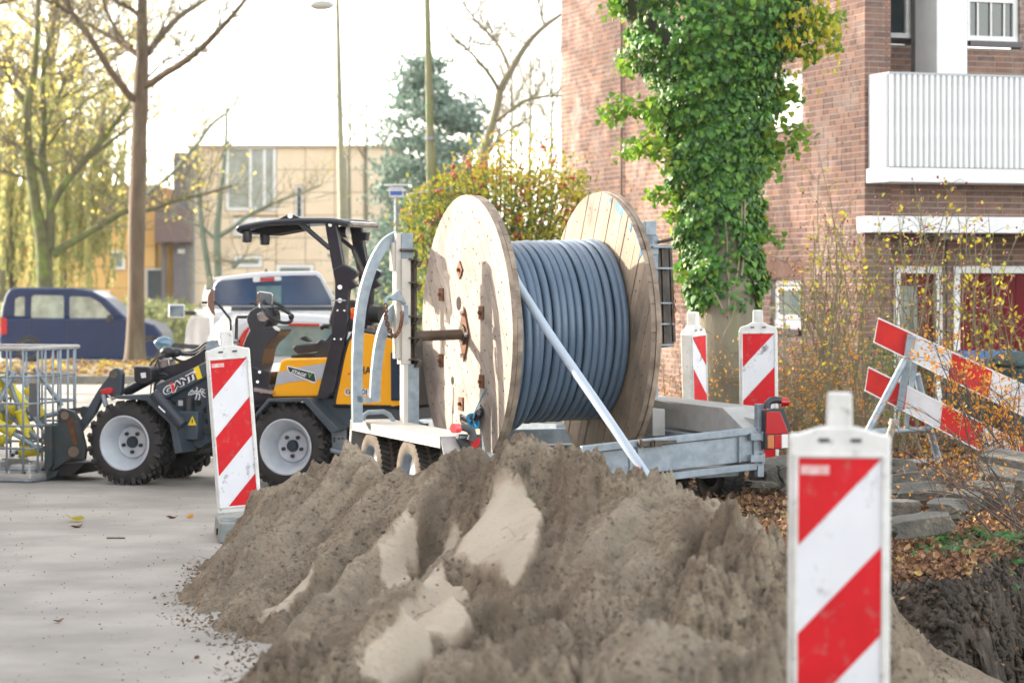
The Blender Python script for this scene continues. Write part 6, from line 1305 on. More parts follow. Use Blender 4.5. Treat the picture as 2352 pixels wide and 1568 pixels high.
ex('arm_cross_plate', cA, [(700, 470), (760, 440), (800, 500), (720, 560)], .22, .78, blue_grey); ex('yellow_decal', cA, [(1032, 318), (1080, 288), (1118, 408), (1072, 428)], .134, .14, decal_yellow, parent=arm); ex('yellow_decal', cA, [(978, 240), (1060, 195), (1075, 215), (1000, 280)], .45, .46, decal_yellow)
ex('upper_link', cA, [(830, 300), (1130, 150), (1250, 90), (1290, 140), (1150, 250), (880, 370)], .42, .56, mk('dark_blue_steel', (.025, .04, .055), rough=.4)); tb('link_pin', cA, [(1222, 112), (1222, 112.5)], [.34, .42], .06, galv, 18)
lr = ex('lever_plate', cA, [(215, 372), (222, 340), (250, 316), (285, 312), (318, 328), (332, 372), (325, 560), (300, 590), (220, 600), (130, 612), (60, 760), (-60, 920), (-120, 1000), (-150, 960), (-110, 880), (100, 520)], .24, .30, blue_grey, .008); tb('pivot_pin', cA, [(248, 372), (248, 372.5)], [.225, .25], .035, steel_dark, 18)
ex('lever_plate', cA, [(240, 360), (285, 316), (332, 360), (325, 560), (300, 590), (220, 600), (130, 612), (-60, 920), (-120, 980), (100, 520)], .70, .76, blue_grey, .008)
tb('push_rod', cA, [(372, 545), (640, 400), (830, 330)], .50, .045, black_paint, 12); tb('piston_rod', cA, [(300, 560), (380, 530)], .5, .025, chrome)
ex('headlight', cA, [(443, 300), (470, 296), (590, 300), (622, 330), (620, 440), (560, 465), (450, 448)], .16, .30, black_plastic, .012); ex('headlight_lens', cA, [(512, 362), (560, 356), (566, 408), (522, 412)], .150, .162, white_lens, .003)
ex('front_mudguard', cA, [(262, 585), (590, 572), (640, 588), (858, 858), (925, 1138), (850, 1152), (800, 862), (566, 628), (300, 616), (262, 604)], -.02, .24, blue_grey, .004)
tb('damper', cA, [(648, 560), (930, 872)], -.05, .045, mk('dark_cylinder', (.03, .038, .055), rough=.4), 14); tb('damper_rod', cA, [(692, 688), (758, 750)], -.105, .009, chrome, 8)
for pts, d, r_ in (([(610, 600), (625, 420), (640, 330), (700, 210), (760, 175)], .30, .006), ([(600, 300), (640, 240), (720, 180), (770, 170)], .40, .008), ([(690, 240), (700, 330), (650, 380), (665, 410), (760, 405), (778, 385), (740, 370), (665, 380)], .26, .010), ([(800, 165), (1000, 180), (1090, 155), (1180, 85), (1280, 70)], .50, .016), ([(840, 165), (990, 165), (1080, 130), (1160, 70), (1270, 60)], .56, .016), ([(820, 200), (930, 250), (1040, 210), (1150, 130), (1260, 95)], .44, .012), ([(700, 430), (660, 470), (650, 540)], .24, .010)): tb('hose', cA, curve(pts, 4), d, r_, black_plastic, 7)
q = LD.py(cA(775, 158), .40); MB().ball(q, .062, 14, 10, (1, .9, .8)).build('hose_cap', black_plastic, ldr, smooth=True); q = LD.py(cA(862, 160), .46); MB().ball(q, .05, 12, 8, (1, .9, .8)).build('hose_cap', black_plastic, ldr, smooth=True)
ex('valve_block', cA, [(640, 330), (640, 280), (700, 240), (790, 225), (800, 290), (720, 320), (665, 345)], .34, .46, chrome, .004); ex('filler_block', cA, [(700, 320), (820, 290), (1130, 160), (1140, 260), (760, 440), (700, 410)], .30, .72, black_paint)
ex('coupling', cA, [(112, 530), (205, 502), (232, 525), (225, 565), (130, 572)], .20, .26, mk('red_coupling', (.50, .03, .03), rough=.5), .008); tb('coupling_hose', cA, [(150, 570), (165, 640), (180, 690)], .22, .022, galv, 8); tb('coupling_hose', cA, [(190, 560), (240, 620), (270, 600), (330, 590)], .23, .012, chrome, 8)
ex('belly_plate', cA, [(850, 1030), (1230, 1040), (1180, 1100), (1100, 1110), (1060, 1160), (940, 1080)], .30, .80, mk('oily_black', (.02, .02, .022), rough=.5)); ex('front_axle', cA, [(300, 1000), (560, 1000), (560, 1120), (300, 1120)], .30, .80, black_plastic)
ex('articulation_belly', cA, [(1100, 900), (1700, 800), (1700, 950), (1150, 1070)], .34, .74, MATS['oily_black'])
# quick hitch carriage and forks
cr_t = ex('carriage', cF, [(468, 895), (600, 880), (600, 730), (640, 700), (755, 735), (810, 815), (885, 1130), (868, 1235), (765, 1215), (690, 1240), (560, 1335), (468, 1352)], .16, .20, mk('worn_dark_paint', (.03, .045, .05), rough=.5, c2=(.05, .06, .06), c3=(.16, .07, .03), s3=9, lo3=.58, hi3=.7), .004)
ex('carriage', cF, [(468, 895), (600, 880), (600, 730), (640, 700), (755, 735), (810, 815), (885, 1130), (868, 1235), (765, 1215), (690, 1240), (560, 1335), (468, 1352)], .72, .76, MATS['worn_dark_paint'], .004)
ex('fork_upright', cF, [(462, 885), (530, 880), (530, 1290), (490, 1350), (455, 1350)], .10, .20, MATS['worn_dark_paint'], .005); ex('rust_strip', cF, [(690, 820), (740, 800), (800, 1070), (760, 1080)], .152, .16, rust)
for x, y, r_ in ((668, 778, .035), (758, 1150, .045)): tb('hitch_pin', cF, [(x, y), (x, y+.3)], [.13, .17], r_, mk('brown_pin', (.12, .075, .05), rough=.6) if 'brown_pin' not in MATS else MATS['brown_pin'], 16)
ex('hitch_link', cF, [(820, 700), (850, 680), (905, 690), (920, 720), (870, 800), (830, 790)], .24, .34, MATS['worn_dark_paint'], .005); ex('cross_bar', cF, [(600, 730), (640, 712), (650, 760), (610, 780)], .20, .72, black_paint)
ex('cross_bar', cF, [(480, 1250), (560, 1250), (560, 1320), (480, 1340)], .20, .72, MATS['worn_dark_paint']); ex('skid_plate', cF, [(560, 1280), (890, 1260), (850, 1290), (790, 1350), (740, 1390), (640, 1400), (560, 1370)], .22, .70, MATS['oily_black'])
for d in (.18, .62): ex('fork_tine', cF, [(-200, 1400), (450, 1390), (590, 1340), (580, 1400), (440, 1455), (-200, 1440)], d, d+.10, MATS['worn_dark_paint'])

# ------------------------------------------------------------------ wire crate with steel posts
crt = thing('wire_crate', 'galvanised wire cage crate on a pallet base at the left edge', 'wire crate', LD)
X1 = LD.py(cF(352, 900), 0).x; X0 = X1-1.15; Y0_, Y1_ = -.06, .76; zt_ = LD.py(cF(90, 90), -.06).z; zb_ = LD.py(cF(100, 1330), -.06).z; rc = .09
def loop(z, x0=X0, x1=X1, y0=Y0_, y1=Y1_, r=rc, gapside=False):
    pts = []
    for cx, cy, a0 in ((x1-r, y0+r, -90), (x1-r, y1-r, 0), (x0+r, y1-r, 90), (x0+r, y0+r, 180)):
        for k in range(5): a = R(a0+k*22.5); pts.append(Vector((cx+r*math.cos(a), cy+r*math.sin(a), z)))
    return pts+[pts[0]]
zs_c = [zb_, LD.py(cF(100, 1115), -.06).z, LD.py(cF(100, 885), -.06).z, LD.py(cF(100, 655), -.06).z, LD.py(cF(100, 380), -.06).z]
for z in zs_c: MB().tube(loop(z), .0095, 7, cap=False).build('hoop', galv, crt, smooth=True)
MB().tube(loop(zt_, r=.03), .019, 8, cap=False).build('top_rim', galv_pale, crt, smooth=True)
vb = MB().tube([(0, 0, zb_-.03), (0, 0, zt_)], .0095, 7).mesh('upright_bar', galv, True)
lp = loop(0)
for k in range(8):
    x = X1-.06-k*.155; link('upright_bar', vb, crt, Matrix.Translation((x, Y0_-.012, 0))); link('upright_bar', vb, crt, Matrix.Translation((x, Y1_+.012, 0)))
for k in range(6): y = Y0_+.10+k*.125; link('upright_bar', vb, crt, Matrix.Translation((X1+.012, y, 0))); link('upright_bar', vb, crt, Matrix.Translation((X0-.012, y, 0)))
m_ = MB(); m_.box(((X0+X1)/2, (Y0_+Y1_)/2, zb_-.06), (X1-X0+.02, Y1_-Y0_+.02, .05)); m_.build('tray', galv_pale, crt, bevel=.015)
for y in (Y0_+.09, (Y0_+Y1_)/2, Y1_-.09):
    for x in (X1-.11, (X0+X1)/2, X0+.11): o = MB().box((x, y, .085), (.19, .15, .12)).build('foot_block', galv_pale, crt, bevel=.012); MB().tube([(x+.04, y-.078, .075), (x+.04, y-.07, .075)], .02, 10).build('foot_hole', hole_m, o)
m_ = MB().tube(loop(.018, r=.05), .015, 6, cap=False); m_.build('base_ring', galv, crt, smooth=True)
ig = random.Random(5)
for k in range(36):
    c = Vector((ig.uniform(X0+.2, X1-.18), ig.uniform(Y0_+.14, Y1_-.14), zb_+.10+.62*k/36)); d = Vector((ig.gauss(0, 1), ig.gauss(0, .6), ig.gauss(0, .75)))
    if k > 22: d.z = abs(d.z)+1.1
    d.normalize(); L2 = ig.uniform(.18, .34)
    q0, q1 = c-d*L2, c+d*L2
    for q in (q0, q1): q.x = min(max(q.x, X0+.06), X1-.06); q.y = min(max(q.y, Y0_+.05), Y1_-.05); q.z = min(max(q.z, zb_), zt_-.05)
    hh = ('lowest layer', 'lower half', 'upper half', 'top layer')[min(3, k//9)]; sd_ = 'left' if c.x < X0+.45 else ('right' if c.x > X1-.4 else 'middle'); st2 = 'standing nearly upright' if abs(d.z) > .75 else ('slanting' if abs(d.z) > .35 else 'lying flat'); t = thing('steel_post', ('yellow sleeved post' if k % 2 else 'bare galvanised tube')+f' {st2} in the {hh} of the crate, toward its {sd_}', 'steel post', LD, 'posts with yellow sleeves in the crate' if k % 2 else 'bare tubes in the crate')
    MB().tube([q0, q1], ig.uniform(.016, .024), 9).build('tube', galv, t, smooth=True)
    if k % 2: a = ig.uniform(.15, .5); s0, s1 = q0.lerp(q1, a), q0.lerp(q1, min(a+.42, 1)); dd = (s1-s0); MB().tube([s0, s0+dd*.06, s0+dd*.12, s0+dd*.85, s0+dd*.92, s1], [.052, .055, .045, .045, .055, .052], 12).build('yellow_sleeve', yellow_sleeve, t, smooth=True)
    else: MB().tube([q1, q1+d*.002], .013, 8).build('tube_mouth', hole_m, t)
pl = thing('steel_plate', 'dark grey steel plate standing upright among the posts in the crate', 'steel plate', LD); ps = P(cF, [(300, 440), (408, 455), (408, 790), (300, 790)], .25); MB().prism(ps, (0, .012, 0)).build('plate', mk('plain_grey_steel', (.16, .165, .18), rough=.6, metal=.3), pl)

# ------------------------------------------------------------------ trees
def path3(cr_, pts, Y, pxm, dY=0, drift=None):
    """pts: (x, y, width in crop px); depth drifts away from Y along the limb"""
    out = []; n = len(pts)
    for i, p in enumerate(pts):
        yy = Y+dY*(i/max(n-1, 1))
        out.append((W(*cr_(p[0], p[1]), yy), p[2]*pxm*yy/F_/2))
    return out
def smooth_path(pr, k=4):
    P_ = curve([(*p, r) for p, r in pr], k); return [Vector(p[:3]) for p in P_], [max(p[3], .002) for p in P_]
def grow(mb, p, d, l, r, lev, g, up=.25, fan=.8, leafpts=None, n=4):
    k = 4; pts = [p]; q = p
    for i in range(k):
        d = (d+Vector((g.gauss(0, .16), g.gauss(0, .16), g.gauss(0, .12)+up*.12))).normalized(); q = q+d*l/k; pts.append(q)
    mb.tube(pts, [r*(1-.75*i/k) for i in range(k+1)], n if lev > 1 else 3, cap=False)
    if leafpts is not None: leafpts += pts[1:]
    if lev > 0:
        m = g.randint(2, 4)
        for j in range(m):
            i = g.randint(1, k); dd = (d+Vector((g.gauss(0, fan), g.gauss(0, fan*.7), g.gauss(0, fan*.6)+up))).normalized()
            grow(mb, pts[i], dd, l*g.uniform(.45, .75), r*.55, lev-1, g, up, fan, leafpts, n)
def tree(lab, base_path, limbs, mat, Y, cr_, pxm, twigs=10, lev=2, tl_=1.0, tr_=.012, seed=1, leaf=None, leafn=0, leafs=.1, nm='bare_tree', group=None, tmat=None, cat='tree', up=.3):
    g = random.Random(seed); base = base_path[-1][0]; b = Vector((base.x, base.y, 0)); t = thing(nm, lab, cat, Matrix.Translation(b), group)
    pts, rs = smooth_path(base_path); MB().tube([p-b for p in pts], rs, 14, cap=True).build('trunk', mat, t, smooth=True)
    lp = []; tm = MB()
    for L_ in limbs:
        pts, rs = smooth_path(L_); MB().tube([p-b for p in pts], rs, 9).build('branch', mat, t, smooth=True)
        n = max(2, int(twigs*len(L_)/4))
        for k in range(n):
            i = g.randint(len(pts)//4, len(pts)-1); d = (pts[min(i+1, len(pts)-1)]-pts[max(i-1, 0)]).normalized()
            dd = (d*.6+Vector((g.gauss(0, .7), g.gauss(0, .6), g.gauss(0, .4)+up))).normalized(); grow(tm, pts[i]-b, dd, tl_*g.uniform(.5, 1.2), min(rs[i]*.5, tr_), lev, g, up, .7, lp)
    o = tm.build('twigs', tmat or twig_m, t); o['kind'] = 'stuff'
    if leaf and lp:
        idx = nr.integers(0, len(lp), leafn); P_ = np.array([tuple(p) for p in lp])[idx]+nr.normal(0, leafs*.8, (leafn, 3)); cards('leaves', P_, nr.normal(0, 1, (leafn, 3)), nr.uniform(leafs*.6, leafs*1.3, leafn), leaf, t)
    return t
k_ = .91875/2.24; kM = .91875/2.613
def TA(pts, Y, dY=0): return path3(cL, pts, Y, k_, dY)
YA = 56
tree('mossy leaning tree with several stems at the far left behind the blue car', TA([(215, -300, 22), (215, 0, 26), (208, 200, 30), (192, 400, 36), (160, 560, 44), (150, 750, 52), (172, 950, 58), (205, 1180, 64), (238, 1350, 84), (250, 1568, 92), (255, 2000, 104)], YA),
     [TA([(275, 1400, 60), (282, 1150, 50), (250, 1000, 46), (238, 850, 42), (250, 700, 36), (240, 500, 30), (250, 330, 24), (290, 180, 18), (335, -40, 12)], YA, .5), TA([(282, 1170, 46), (340, 1060, 44), (420, 960, 42), (520, 850, 38), (600, 750, 30), (700, 620, 18), (760, 500, 8)], YA, -1.5),
      TA([(300, 1420, 60), (420, 1345, 44), (560, 1268, 38), (700, 1185, 34), (830, 1178, 26), (1000, 1118, 22), (1150, 1085, 18), (1300, 1040, 8)], YA, -1), TA([(520, 870, 22), (650, 770, 20), (760, 690, 14), (860, 600, 6)], YA, 1), TA([(150, 860, 34), (60, 800, 26), (-20, 770, 18), (-150, 740, 10)], YA, 1),
      TA([(165, 1010, 16), (80, 975, 12), (-10, 955, 8)], YA), TA([(150, 600, 34), (80, 500, 28), (30, 400, 22), (-20, 310, 16), (-100, 200, 10)], YA, 1), TA([(260, 700, 22), (320, 560, 20), (370, 430, 18), (420, 300, 12), (480, 150, 6)], YA, 1.5), TA([(265, 820, 16), (400, 640, 14), (520, 540, 10), (640, 470, 5)], YA, 1),
      TA([(345, 545, 12), (480, 500, 10), (640, 470, 6)], YA), TA([(160, 500, 18), (90, 420, 14), (0, 300, 8)], YA, 1), TA([(410, 930, 12), (370, 820, 10), (350, 730, 5)], YA)],
     bark_moss, YA, cL, k_, twigs=16, lev=2, tl_=1.3, tr_=.02, seed=3, leaf=gold_leaf, leafn=1600, leafs=.11)
YB = 47.3
tree('straight brown trunked tree on the verge in front of the blue car', TA([(795, -900, 24), (796, -400, 40), (797, -100, 50), (797, 0, 54), (795, 150, 62), (798, 300, 70), (790, 480, 82), (785, 620, 90), (779, 740, 86), (777, 900, 92), (771, 1100, 96), (765, 1350, 94), (763, 1568, 90), (760, 1800, 100), (757, 1960, 116), (755, 2045, 140)], YB),
     [TA([(765, 560, 50), (730, 540, 46), (690, 490, 44), (620, 400, 42), (560, 300, 38), (490, 190, 36), (430, 110, 32), (390, 40, 28), (370, -60, 20)], YB, -1.2), TA([(410, 85, 22), (340, 45, 22), (250, 0, 20), (120, -10, 18), (-20, 30, 12)], YB-1, -1), TA([(770, 310, 34), (700, 260, 32), (620, 210, 28), (540, 165, 24), (470, 125, 14), (360, 60, 6)], YB, 1),
      TA([(740, 260, 24), (690, 230, 26), (640, 150, 22), (600, 70, 20), (560, -60, 14)], YB, .8), TA([(810, 480, 50), (850, 465, 44), (920, 415, 42), (1000, 368, 40), (1080, 310, 38), (1160, 240, 34), (1230, 165, 30), (1300, 90, 26), (1380, -10, 20), (1460, -120, 12)], YB, -1.5),
      TA([(830, 300, 40), (870, 240, 38), (940, 160, 36), (1010, 90, 32), (1080, 45, 26), (1200, -30, 16)], YB, 1.2), TA([(780, 90, 26), (740, 55, 24), (680, 25, 20), (600, -30, 12)], YB), TA([(830, 430, 14), (930, 340, 12), (1030, 280, 9), (1130, 130, 5)], YB, 1), TA([(880, 210, 14), (930, 110, 12), (970, 0, 8)], YB)],
     bark, YB, cL, k_, twigs=15, lev=3, tl_=1.3, tr_=.012, seed=5, leaf=gold_leaf, leafn=120, leafs=.08)
YC = 64
tree('small thin grey green tree in front of the beige panelled house', TA([(1270, 560, 8), (1268, 700, 16), (1258, 900, 22), (1240, 1050, 26), (1225, 1200, 34), (1215, 1330, 40), (1222, 1568, 42), (1225, 1900, 48)], YC),
     [TA([(1190, 1700, 40), (1165, 1500, 34), (1135, 1300, 30), (1120, 1150, 26), (1105, 950, 18), (1090, 780, 8)], YC, .5), TA([(1230, 1320, 28), (1310, 1270, 24), (1400, 1200, 20), (1550, 1130, 16), (1680, 1085, 10), (1800, 1040, 6)], YC, -1), TA([(1210, 1345, 20), (1130, 1275, 16), (1000, 1215, 10), (900, 1190, 6)], YC, 1),
      TA([(825, 1085, 24), (960, 975, 22), (1040, 880, 20), (1120, 790, 18), (1190, 690, 16), (1300, 600, 12), (1400, 420, 9), (1480, 350, 5)], YC-3, -1), TA([(1230, 900, 14), (1330, 700, 10), (1420, 560, 7), (1520, 470, 4)], YC), TA([(1250, 850, 12), (1350, 760, 9), (1480, 700, 5)], YC), TA([(1300, 1500, 26), (1340, 1460, 22), (1300, 1480, 14)], YC)],
     mk('lichen_bark', (.13, .17, .13), (.18, .22, .17), rough=.9), YC, cL, k_, twigs=16, lev=2, tl_=1.2, tr_=.014, seed=8, leaf=gold_leaf, leafn=260, leafs=.09, tmat=twig_far)
YD = 45
def TM(pts, Y, dY=0): return path3(cM, pts, Y, kM, dY)
tree('bare dark forked tree rising left of the brick building', TM([(1720, 85, 22), (1590, 180, 30), (1500, 270, 34), (1430, 370, 42), (1370, 480, 46), (1312, 580, 54), (1290, 690, 52), (1265, 790, 52), (1225, 920, 60), (1195, 1050, 70), (1190, 1200, 78), (1190, 1900, 84)], YD),
     [TM([(1300, 590, 30), (1265, 530, 26), (1200, 440, 22), (1120, 350, 18), (1050, 285, 14), (940, 180, 8)], YD, -1), TM([(1370, 460, 26), (1335, 370, 24), (1290, 290, 22), (1220, 210, 18), (1150, 140, 16), (1060, 10, 10), (1030, -60, 7)], YD, 1), TM([(1285, 300, 12), (1200, 290, 10), (1110, 270, 8), (1085, 240, 5)], YD), TM([(1280, 790, 30), (1350, 740, 26), (1470, 660, 22), (1600, 632, 18), (1730, 625, 12)], YD, -1),
      TM([(1230, 1000, 26), (1280, 930, 22), (1350, 860, 16), (1480, 800, 8)], YD, .5), TM([(1600, 170, 18), (1575, 90, 14), (1555, -20, 10)], YD), TM([(1480, 290, 14), (1400, 240, 10), (1340, 170, 5)], YD)],
     bark_grey, YD, cM, kM, twigs=16, lev=2, tl_=1.0, tr_=.012, seed=11, leaf=None)
for i, (x, Y, s, lab) in enumerate(((320, 72, 21, 'thin bare sapling just right of the pale lamp post above the house roof'), (430, 74, 22, 'slim bare sapling with a forked top above the house roof'), (1500, 70, 23, 'pale twiggy tree in the gap beside the brick wall'), (1640, 68, 24, 'pale twiggy tree closest to the brick wall edge'), (1380, 76, 25, 'pale bare tree far behind the dark forked tree'))):
    top = 640 if i < 2 else 180; tree(lab, TM([(x, top, 5), (x+6, (top+1000)/2, 14), (x, 1050, 20), (x+5, 1500, 26)], Y), [TM([(x, 1050-j*110, 12), (x+(60 if j % 2 else -60), 940-j*120, 9), (x+(110 if j % 2 else -100), 800-j*110, 4)], Y) for j in range(4 if i < 2 else 6)], mk('sapling_bark', (.17, .17, .12), rough=.9) if 'sapling_bark' not in MATS else MATS['sapling_bark'], Y, cM, kM, twigs=12 if i < 2 else 20, lev=2, tl_=1.1, tr_=.012, seed=s, tmat=twig_far)

# conifer: drooping sprays round a stem
cf = thing('conifer_tree', 'tall blue green conifer behind the lamp posts', 'conifer', Matrix.Translation((W(985, 600, 60).x, 60, 0)))
bx_ = W(985, 600, 60).x; MB().tube([(0, 0, 0), (0, 0, 6.2)], [.22, .05], 10).build('trunk', bark, cf, smooth=True)
SV = [120, 190, 260, 330, 420, 500, 640, 760]; SL_ = [955, 910, 880, 868, 862, 850, 840, 840]; SR_ = [995, 1060, 1105, 1122, 1126, 1122, 1122, 1125]
CP = []; g = random.Random(31)
for k in range(430):
    v = 125+(g.random()**.8)*620; l_, r_ = np.interp(v, SV, SL_), np.interp(v, SV, SR_); c_, h_ = (l_+r_)/2, (r_-l_)/2; a = g.uniform(0, 2*math.pi); rr = h_*g.uniform(.35, 1.0)*(1 if g.random() < .8 else 1.12)
    p = W(c_+rr*math.cos(a), v, 60); CP.append((p.x-bx_, rr*math.sin(a)/92.6, p.z, math.cos(a), math.sin(a)))
CP = np.array(CP); n = 26000; idx = nr.integers(0, len(CP), n); t_ = nr.normal(0, 1, (n, 3))*np.array([.20, .18, .08]); P_ = CP[idx, :3]+t_; P_[:, 2] -= .25*np.hypot(t_[:, 0], t_[:, 1])
P_[:, 2] = np.maximum(P_[:, 2], .05); cards('foliage', P_, np.stack([CP[idx, 3], CP[idx, 4], np.full(n, .5)], -1), nr.uniform(.08, .19, n), conifer_m, cf)
# low blue green shrubs in the gap below it
tag(blob('background_shrubs', (W(900, 600, 52).x, 52, 1.2), (1.1, .8, 1.7), 5000, .12, conifer_m, clumps=40), kind='stuff')
tag(blob('background_shrubs', (W(1180, 600, 56).x, 56, 1.0), (1.8, .8, 1.9), 5000, .12, far_green, clumps=40), kind='stuff')
tag(blob('background_shrubs', (W(1010, 600, 50).x, 50, .8), (1.6, .8, 1.2), 4000, .12, garden_green, clumps=40), kind='stuff')

# willow curtain and yellow canopy at the upper left
wt = thing('weeping_willow', 'yellow green weeping willow hanging in front of the ochre house at the left', 'willow', Matrix.Translation((W(-10, 600, 66).x, 66, 0))); bw = W(-10, 600, 66).x
MB().tube([(0, 0, 0), (.3, 0, 3.5), (-.2, 0, 6), (.5, 0, 8.5)], [.35, .28, .2, .1], 10).build('trunk', bark_grey, wt, smooth=True); MB().tube([W(25, 540, 66)-Vector((bw, 66, 0)), W(30, 700, 66)-Vector((bw, 66, 0))], .12, 8).build('branch', mk('dark_stub', (.07, .05, .05), rough=.9), wt)
PP = []; st_ = MB()
for k in range(210):
    u = -40+nr.random()*330; y = 66+nr.normal(0, .9); vt = 120+nr.random()*320+max(0, u-180)*.6; vb = 520+nr.random()*190-max(0, u-200)*.9
    if vb < vt+60: continue
    m = int((vb-vt)/3.0); 
    for j in range(m): p = W(u+4*math.sin(j*.12+k)+nr.normal(0, 1.6), vt+(vb-vt)*j/m, y); PP.append((p.x-bw, p.y-66+nr.normal(0, .04), p.z))
PP = np.array(PP); n = len(PP); V, Fc, rv = scatter(PP, np.stack([nr.normal(0, 1, n), -np.ones(n), nr.normal(0, .2, n)], -1), np.tile((0, 0, -1.0), (n, 1)), nr.uniform(.07, .16, n), LEAF_OV, .25); tag(link('hanging_strands', np_mesh('hanging_strands', V, Fc, willow_leaf, rnd=rv), wt), kind='stuff')
yt = thing('yellow_tree', 'backlit golden crowned tree filling the upper left background', 'tree', Matrix.Translation((W(130, 600, 70).x, 70, 0))); by = W(130, 600, 70).x
MB().tube([(0, 0, 0), (.1, 0, 4), (-.2, 0, 8), (0, 0, 11)], [.3, .24, .16, .06], 9).build('trunk', bark, yt, smooth=True)
g = random.Random(9); tmb = MB(); lps = []
for k in range(46): p0 = Vector((g.uniform(-.2, .2), 0, g.uniform(3, 9.5))); grow(tmb, p0, Vector((g.gauss(0, 1), g.gauss(0, .5), g.uniform(.1, .9))).normalized(), g.uniform(2, 3.6), .05, 3, g, .3, .7, lps)
tmb.build('twigs', twig_far, yt)['kind'] = 'stuff'
n = 7500; L_ = np.array([tuple(p) for p in lps]); idx = nr.integers(0, len(L_), n); P_ = L_[idx]+nr.normal(0, .14, (n, 3)); cards('leaves', P_, nr.normal(0, 1, (n, 3)), nr.uniform(.08, .17, n), gold_leaf, yt)

# ------------------------------------------------------------------ ivy covered tree
YI = 21.6
iv = W(1670, 700, YI); ivt = thing('ivy_tree', 'thick trunked tree smothered in glossy green ivy in front of the brick wall', 'tree', Matrix.Translation((iv.x, YI, 0)))
def lw(x, y, d=0): return W(*cR(x, y), YI+d)-Vector((iv.x, YI, 0))
tp = [(lw(870, -250), .50), (lw(840, -60), .44), (lw(800, 200), .34), (lw(770, 500), .28), (lw(790, 800), .25), (lw(800, 1100), .25), (lw(810, 1400), .26), (lw(815, 1650), .29), (Vector((lw(815, 1700).x, 0, .0)), .38)]
pts, rs = smooth_path(tp); MB().tube(pts, rs, 22).build('trunk', bark_grey, ivt, smooth=True)
for L_ in ([(lw(720, 420), .12), (lw(560, 260), .13), (lw(430, 100), .14), (lw(340, -40), .15), (lw(250, -250), .13)], [(lw(900, 350), .15), (lw(1080, 100), .13), (lw(1200, -150), .11)], [(lw(820, 300), .2), (lw(800, 0), .2), (lw(760, -300), .17)]):
    pts, rs = smooth_path(L_); MB().tube(pts, rs, 12).build('branch', mk('dark_smooth_bark', (.075, .075, .055), (.12, .115, .08), rough=.85, scale=5, bump=.4) if 'dark_smooth_bark' not in MATS else MATS['dark_smooth_bark'], ivt, smooth=True)
RV = [-200, 0, 150, 300, 400, 500, 600, 700, 800, 900, 1000, 1100, 1300, 1500]
RL = [150, 290, 310, 340, 430, 480, 500, 520, 535, 548, 568, 575, 595, 640]; RR = [1300, 1250, 1210, 1120, 1080, 1060, 1055, 1045, 1030, 1000, 985, 990, 1000, 990]
def ivy_points(n, g):
    out = []
    while len(out) < n:
        y = -200+g.random()**.9*1720; l_, r_ = np.interp(y, RV, RL), np.interp(y, RV, RR); c_, h_ = (l_+r_)/2, (r_-l_)/2
        a = g.uniform(-math.pi, math.pi) if g.random() < .3 else g.uniform(-1.75, 1.75)
        lump = 1+.10*math.sin(y*.021+a*3)+.07*math.sin(y*.05+a*5+1)
        k = g.uniform(.80, 1.03)*lump; x = c_+h_*k*math.sin(a)
        if y > 1080 and abs(x-840-40*math.sin(y*.01)) < (62+(y-1100)*.10) and math.cos(a) > 0 and g.random() < .88: continue
        if y > 1480 and g.random() < .6: continue
        if 330 < x < 545 and -60 < y < 260 and abs((x-330)*.9-(y*1.0)) < 50 and math.cos(a) > 0 and g.random() < .9: continue
        dep = h_*k*math.cos(a)*.469/2.24*0; d = -math.cos(a)*h_*.46875/258*k*.9
        p = lw(x, y, d); out.append((p.x, p.y, p.z, math.sin(a), -math.cos(a), .25, a))
    return np.array(out)
g = random.Random(77); A_ = ivy_points(17500, g)
fr_i = np.where((np.abs(A_[:, 6]) < 1.1))[0]; sel = nr.choice(fr_i, 300, replace=False); ms_ = np.ones(len(A_), bool); ms_[sel] = False
B_ = A_[ms_]; n = len(B_); sz = .034+.042*nr.random(n)**1.3
V, Fc, rv = scatter(B_[:, :3], B_[:, 3:6], np.tile((0, 0, -1.0), (n, 1)), sz, LEAF_IVY, .42); rv = np.clip(rv*.9+np.repeat((np.abs(B_[:, 6]) > 1.2)*.12, 7), 0, 1)
tag(link('ivy_leaves', np_mesh('ivy_leaves', V, Fc, ivy_m, rnd=rv, smooth=False), ivt), kind='stuff')
lv = []
for k in range(10): lv.append(np_mesh('ivy_leaf', LEAF_IVY[0]*1.0, LEAF_IVY[1], ivy_m, rnd=np.full(7, .25+.06*k)))
for i in sel:
    N = Vector(A_[i, 3:6])+Vector(nr.normal(0, .3, 3)); N.normalize(); U = Vector((nr.normal(0, .35), nr.normal(0, .2), -1)); U = (U-N*U.dot(N)).normalized(); Xx = U.cross(N); s = nr.uniform(.055, .085)
    M_ = Matrix((Xx*s, U*s, N*s)).transposed().to_4x4(); link('ivy_leaf', lv[nr.integers(0, 10)], ivt, Matrix.Translation(Vector(A_[i, :3])+N*.03) @ M_)
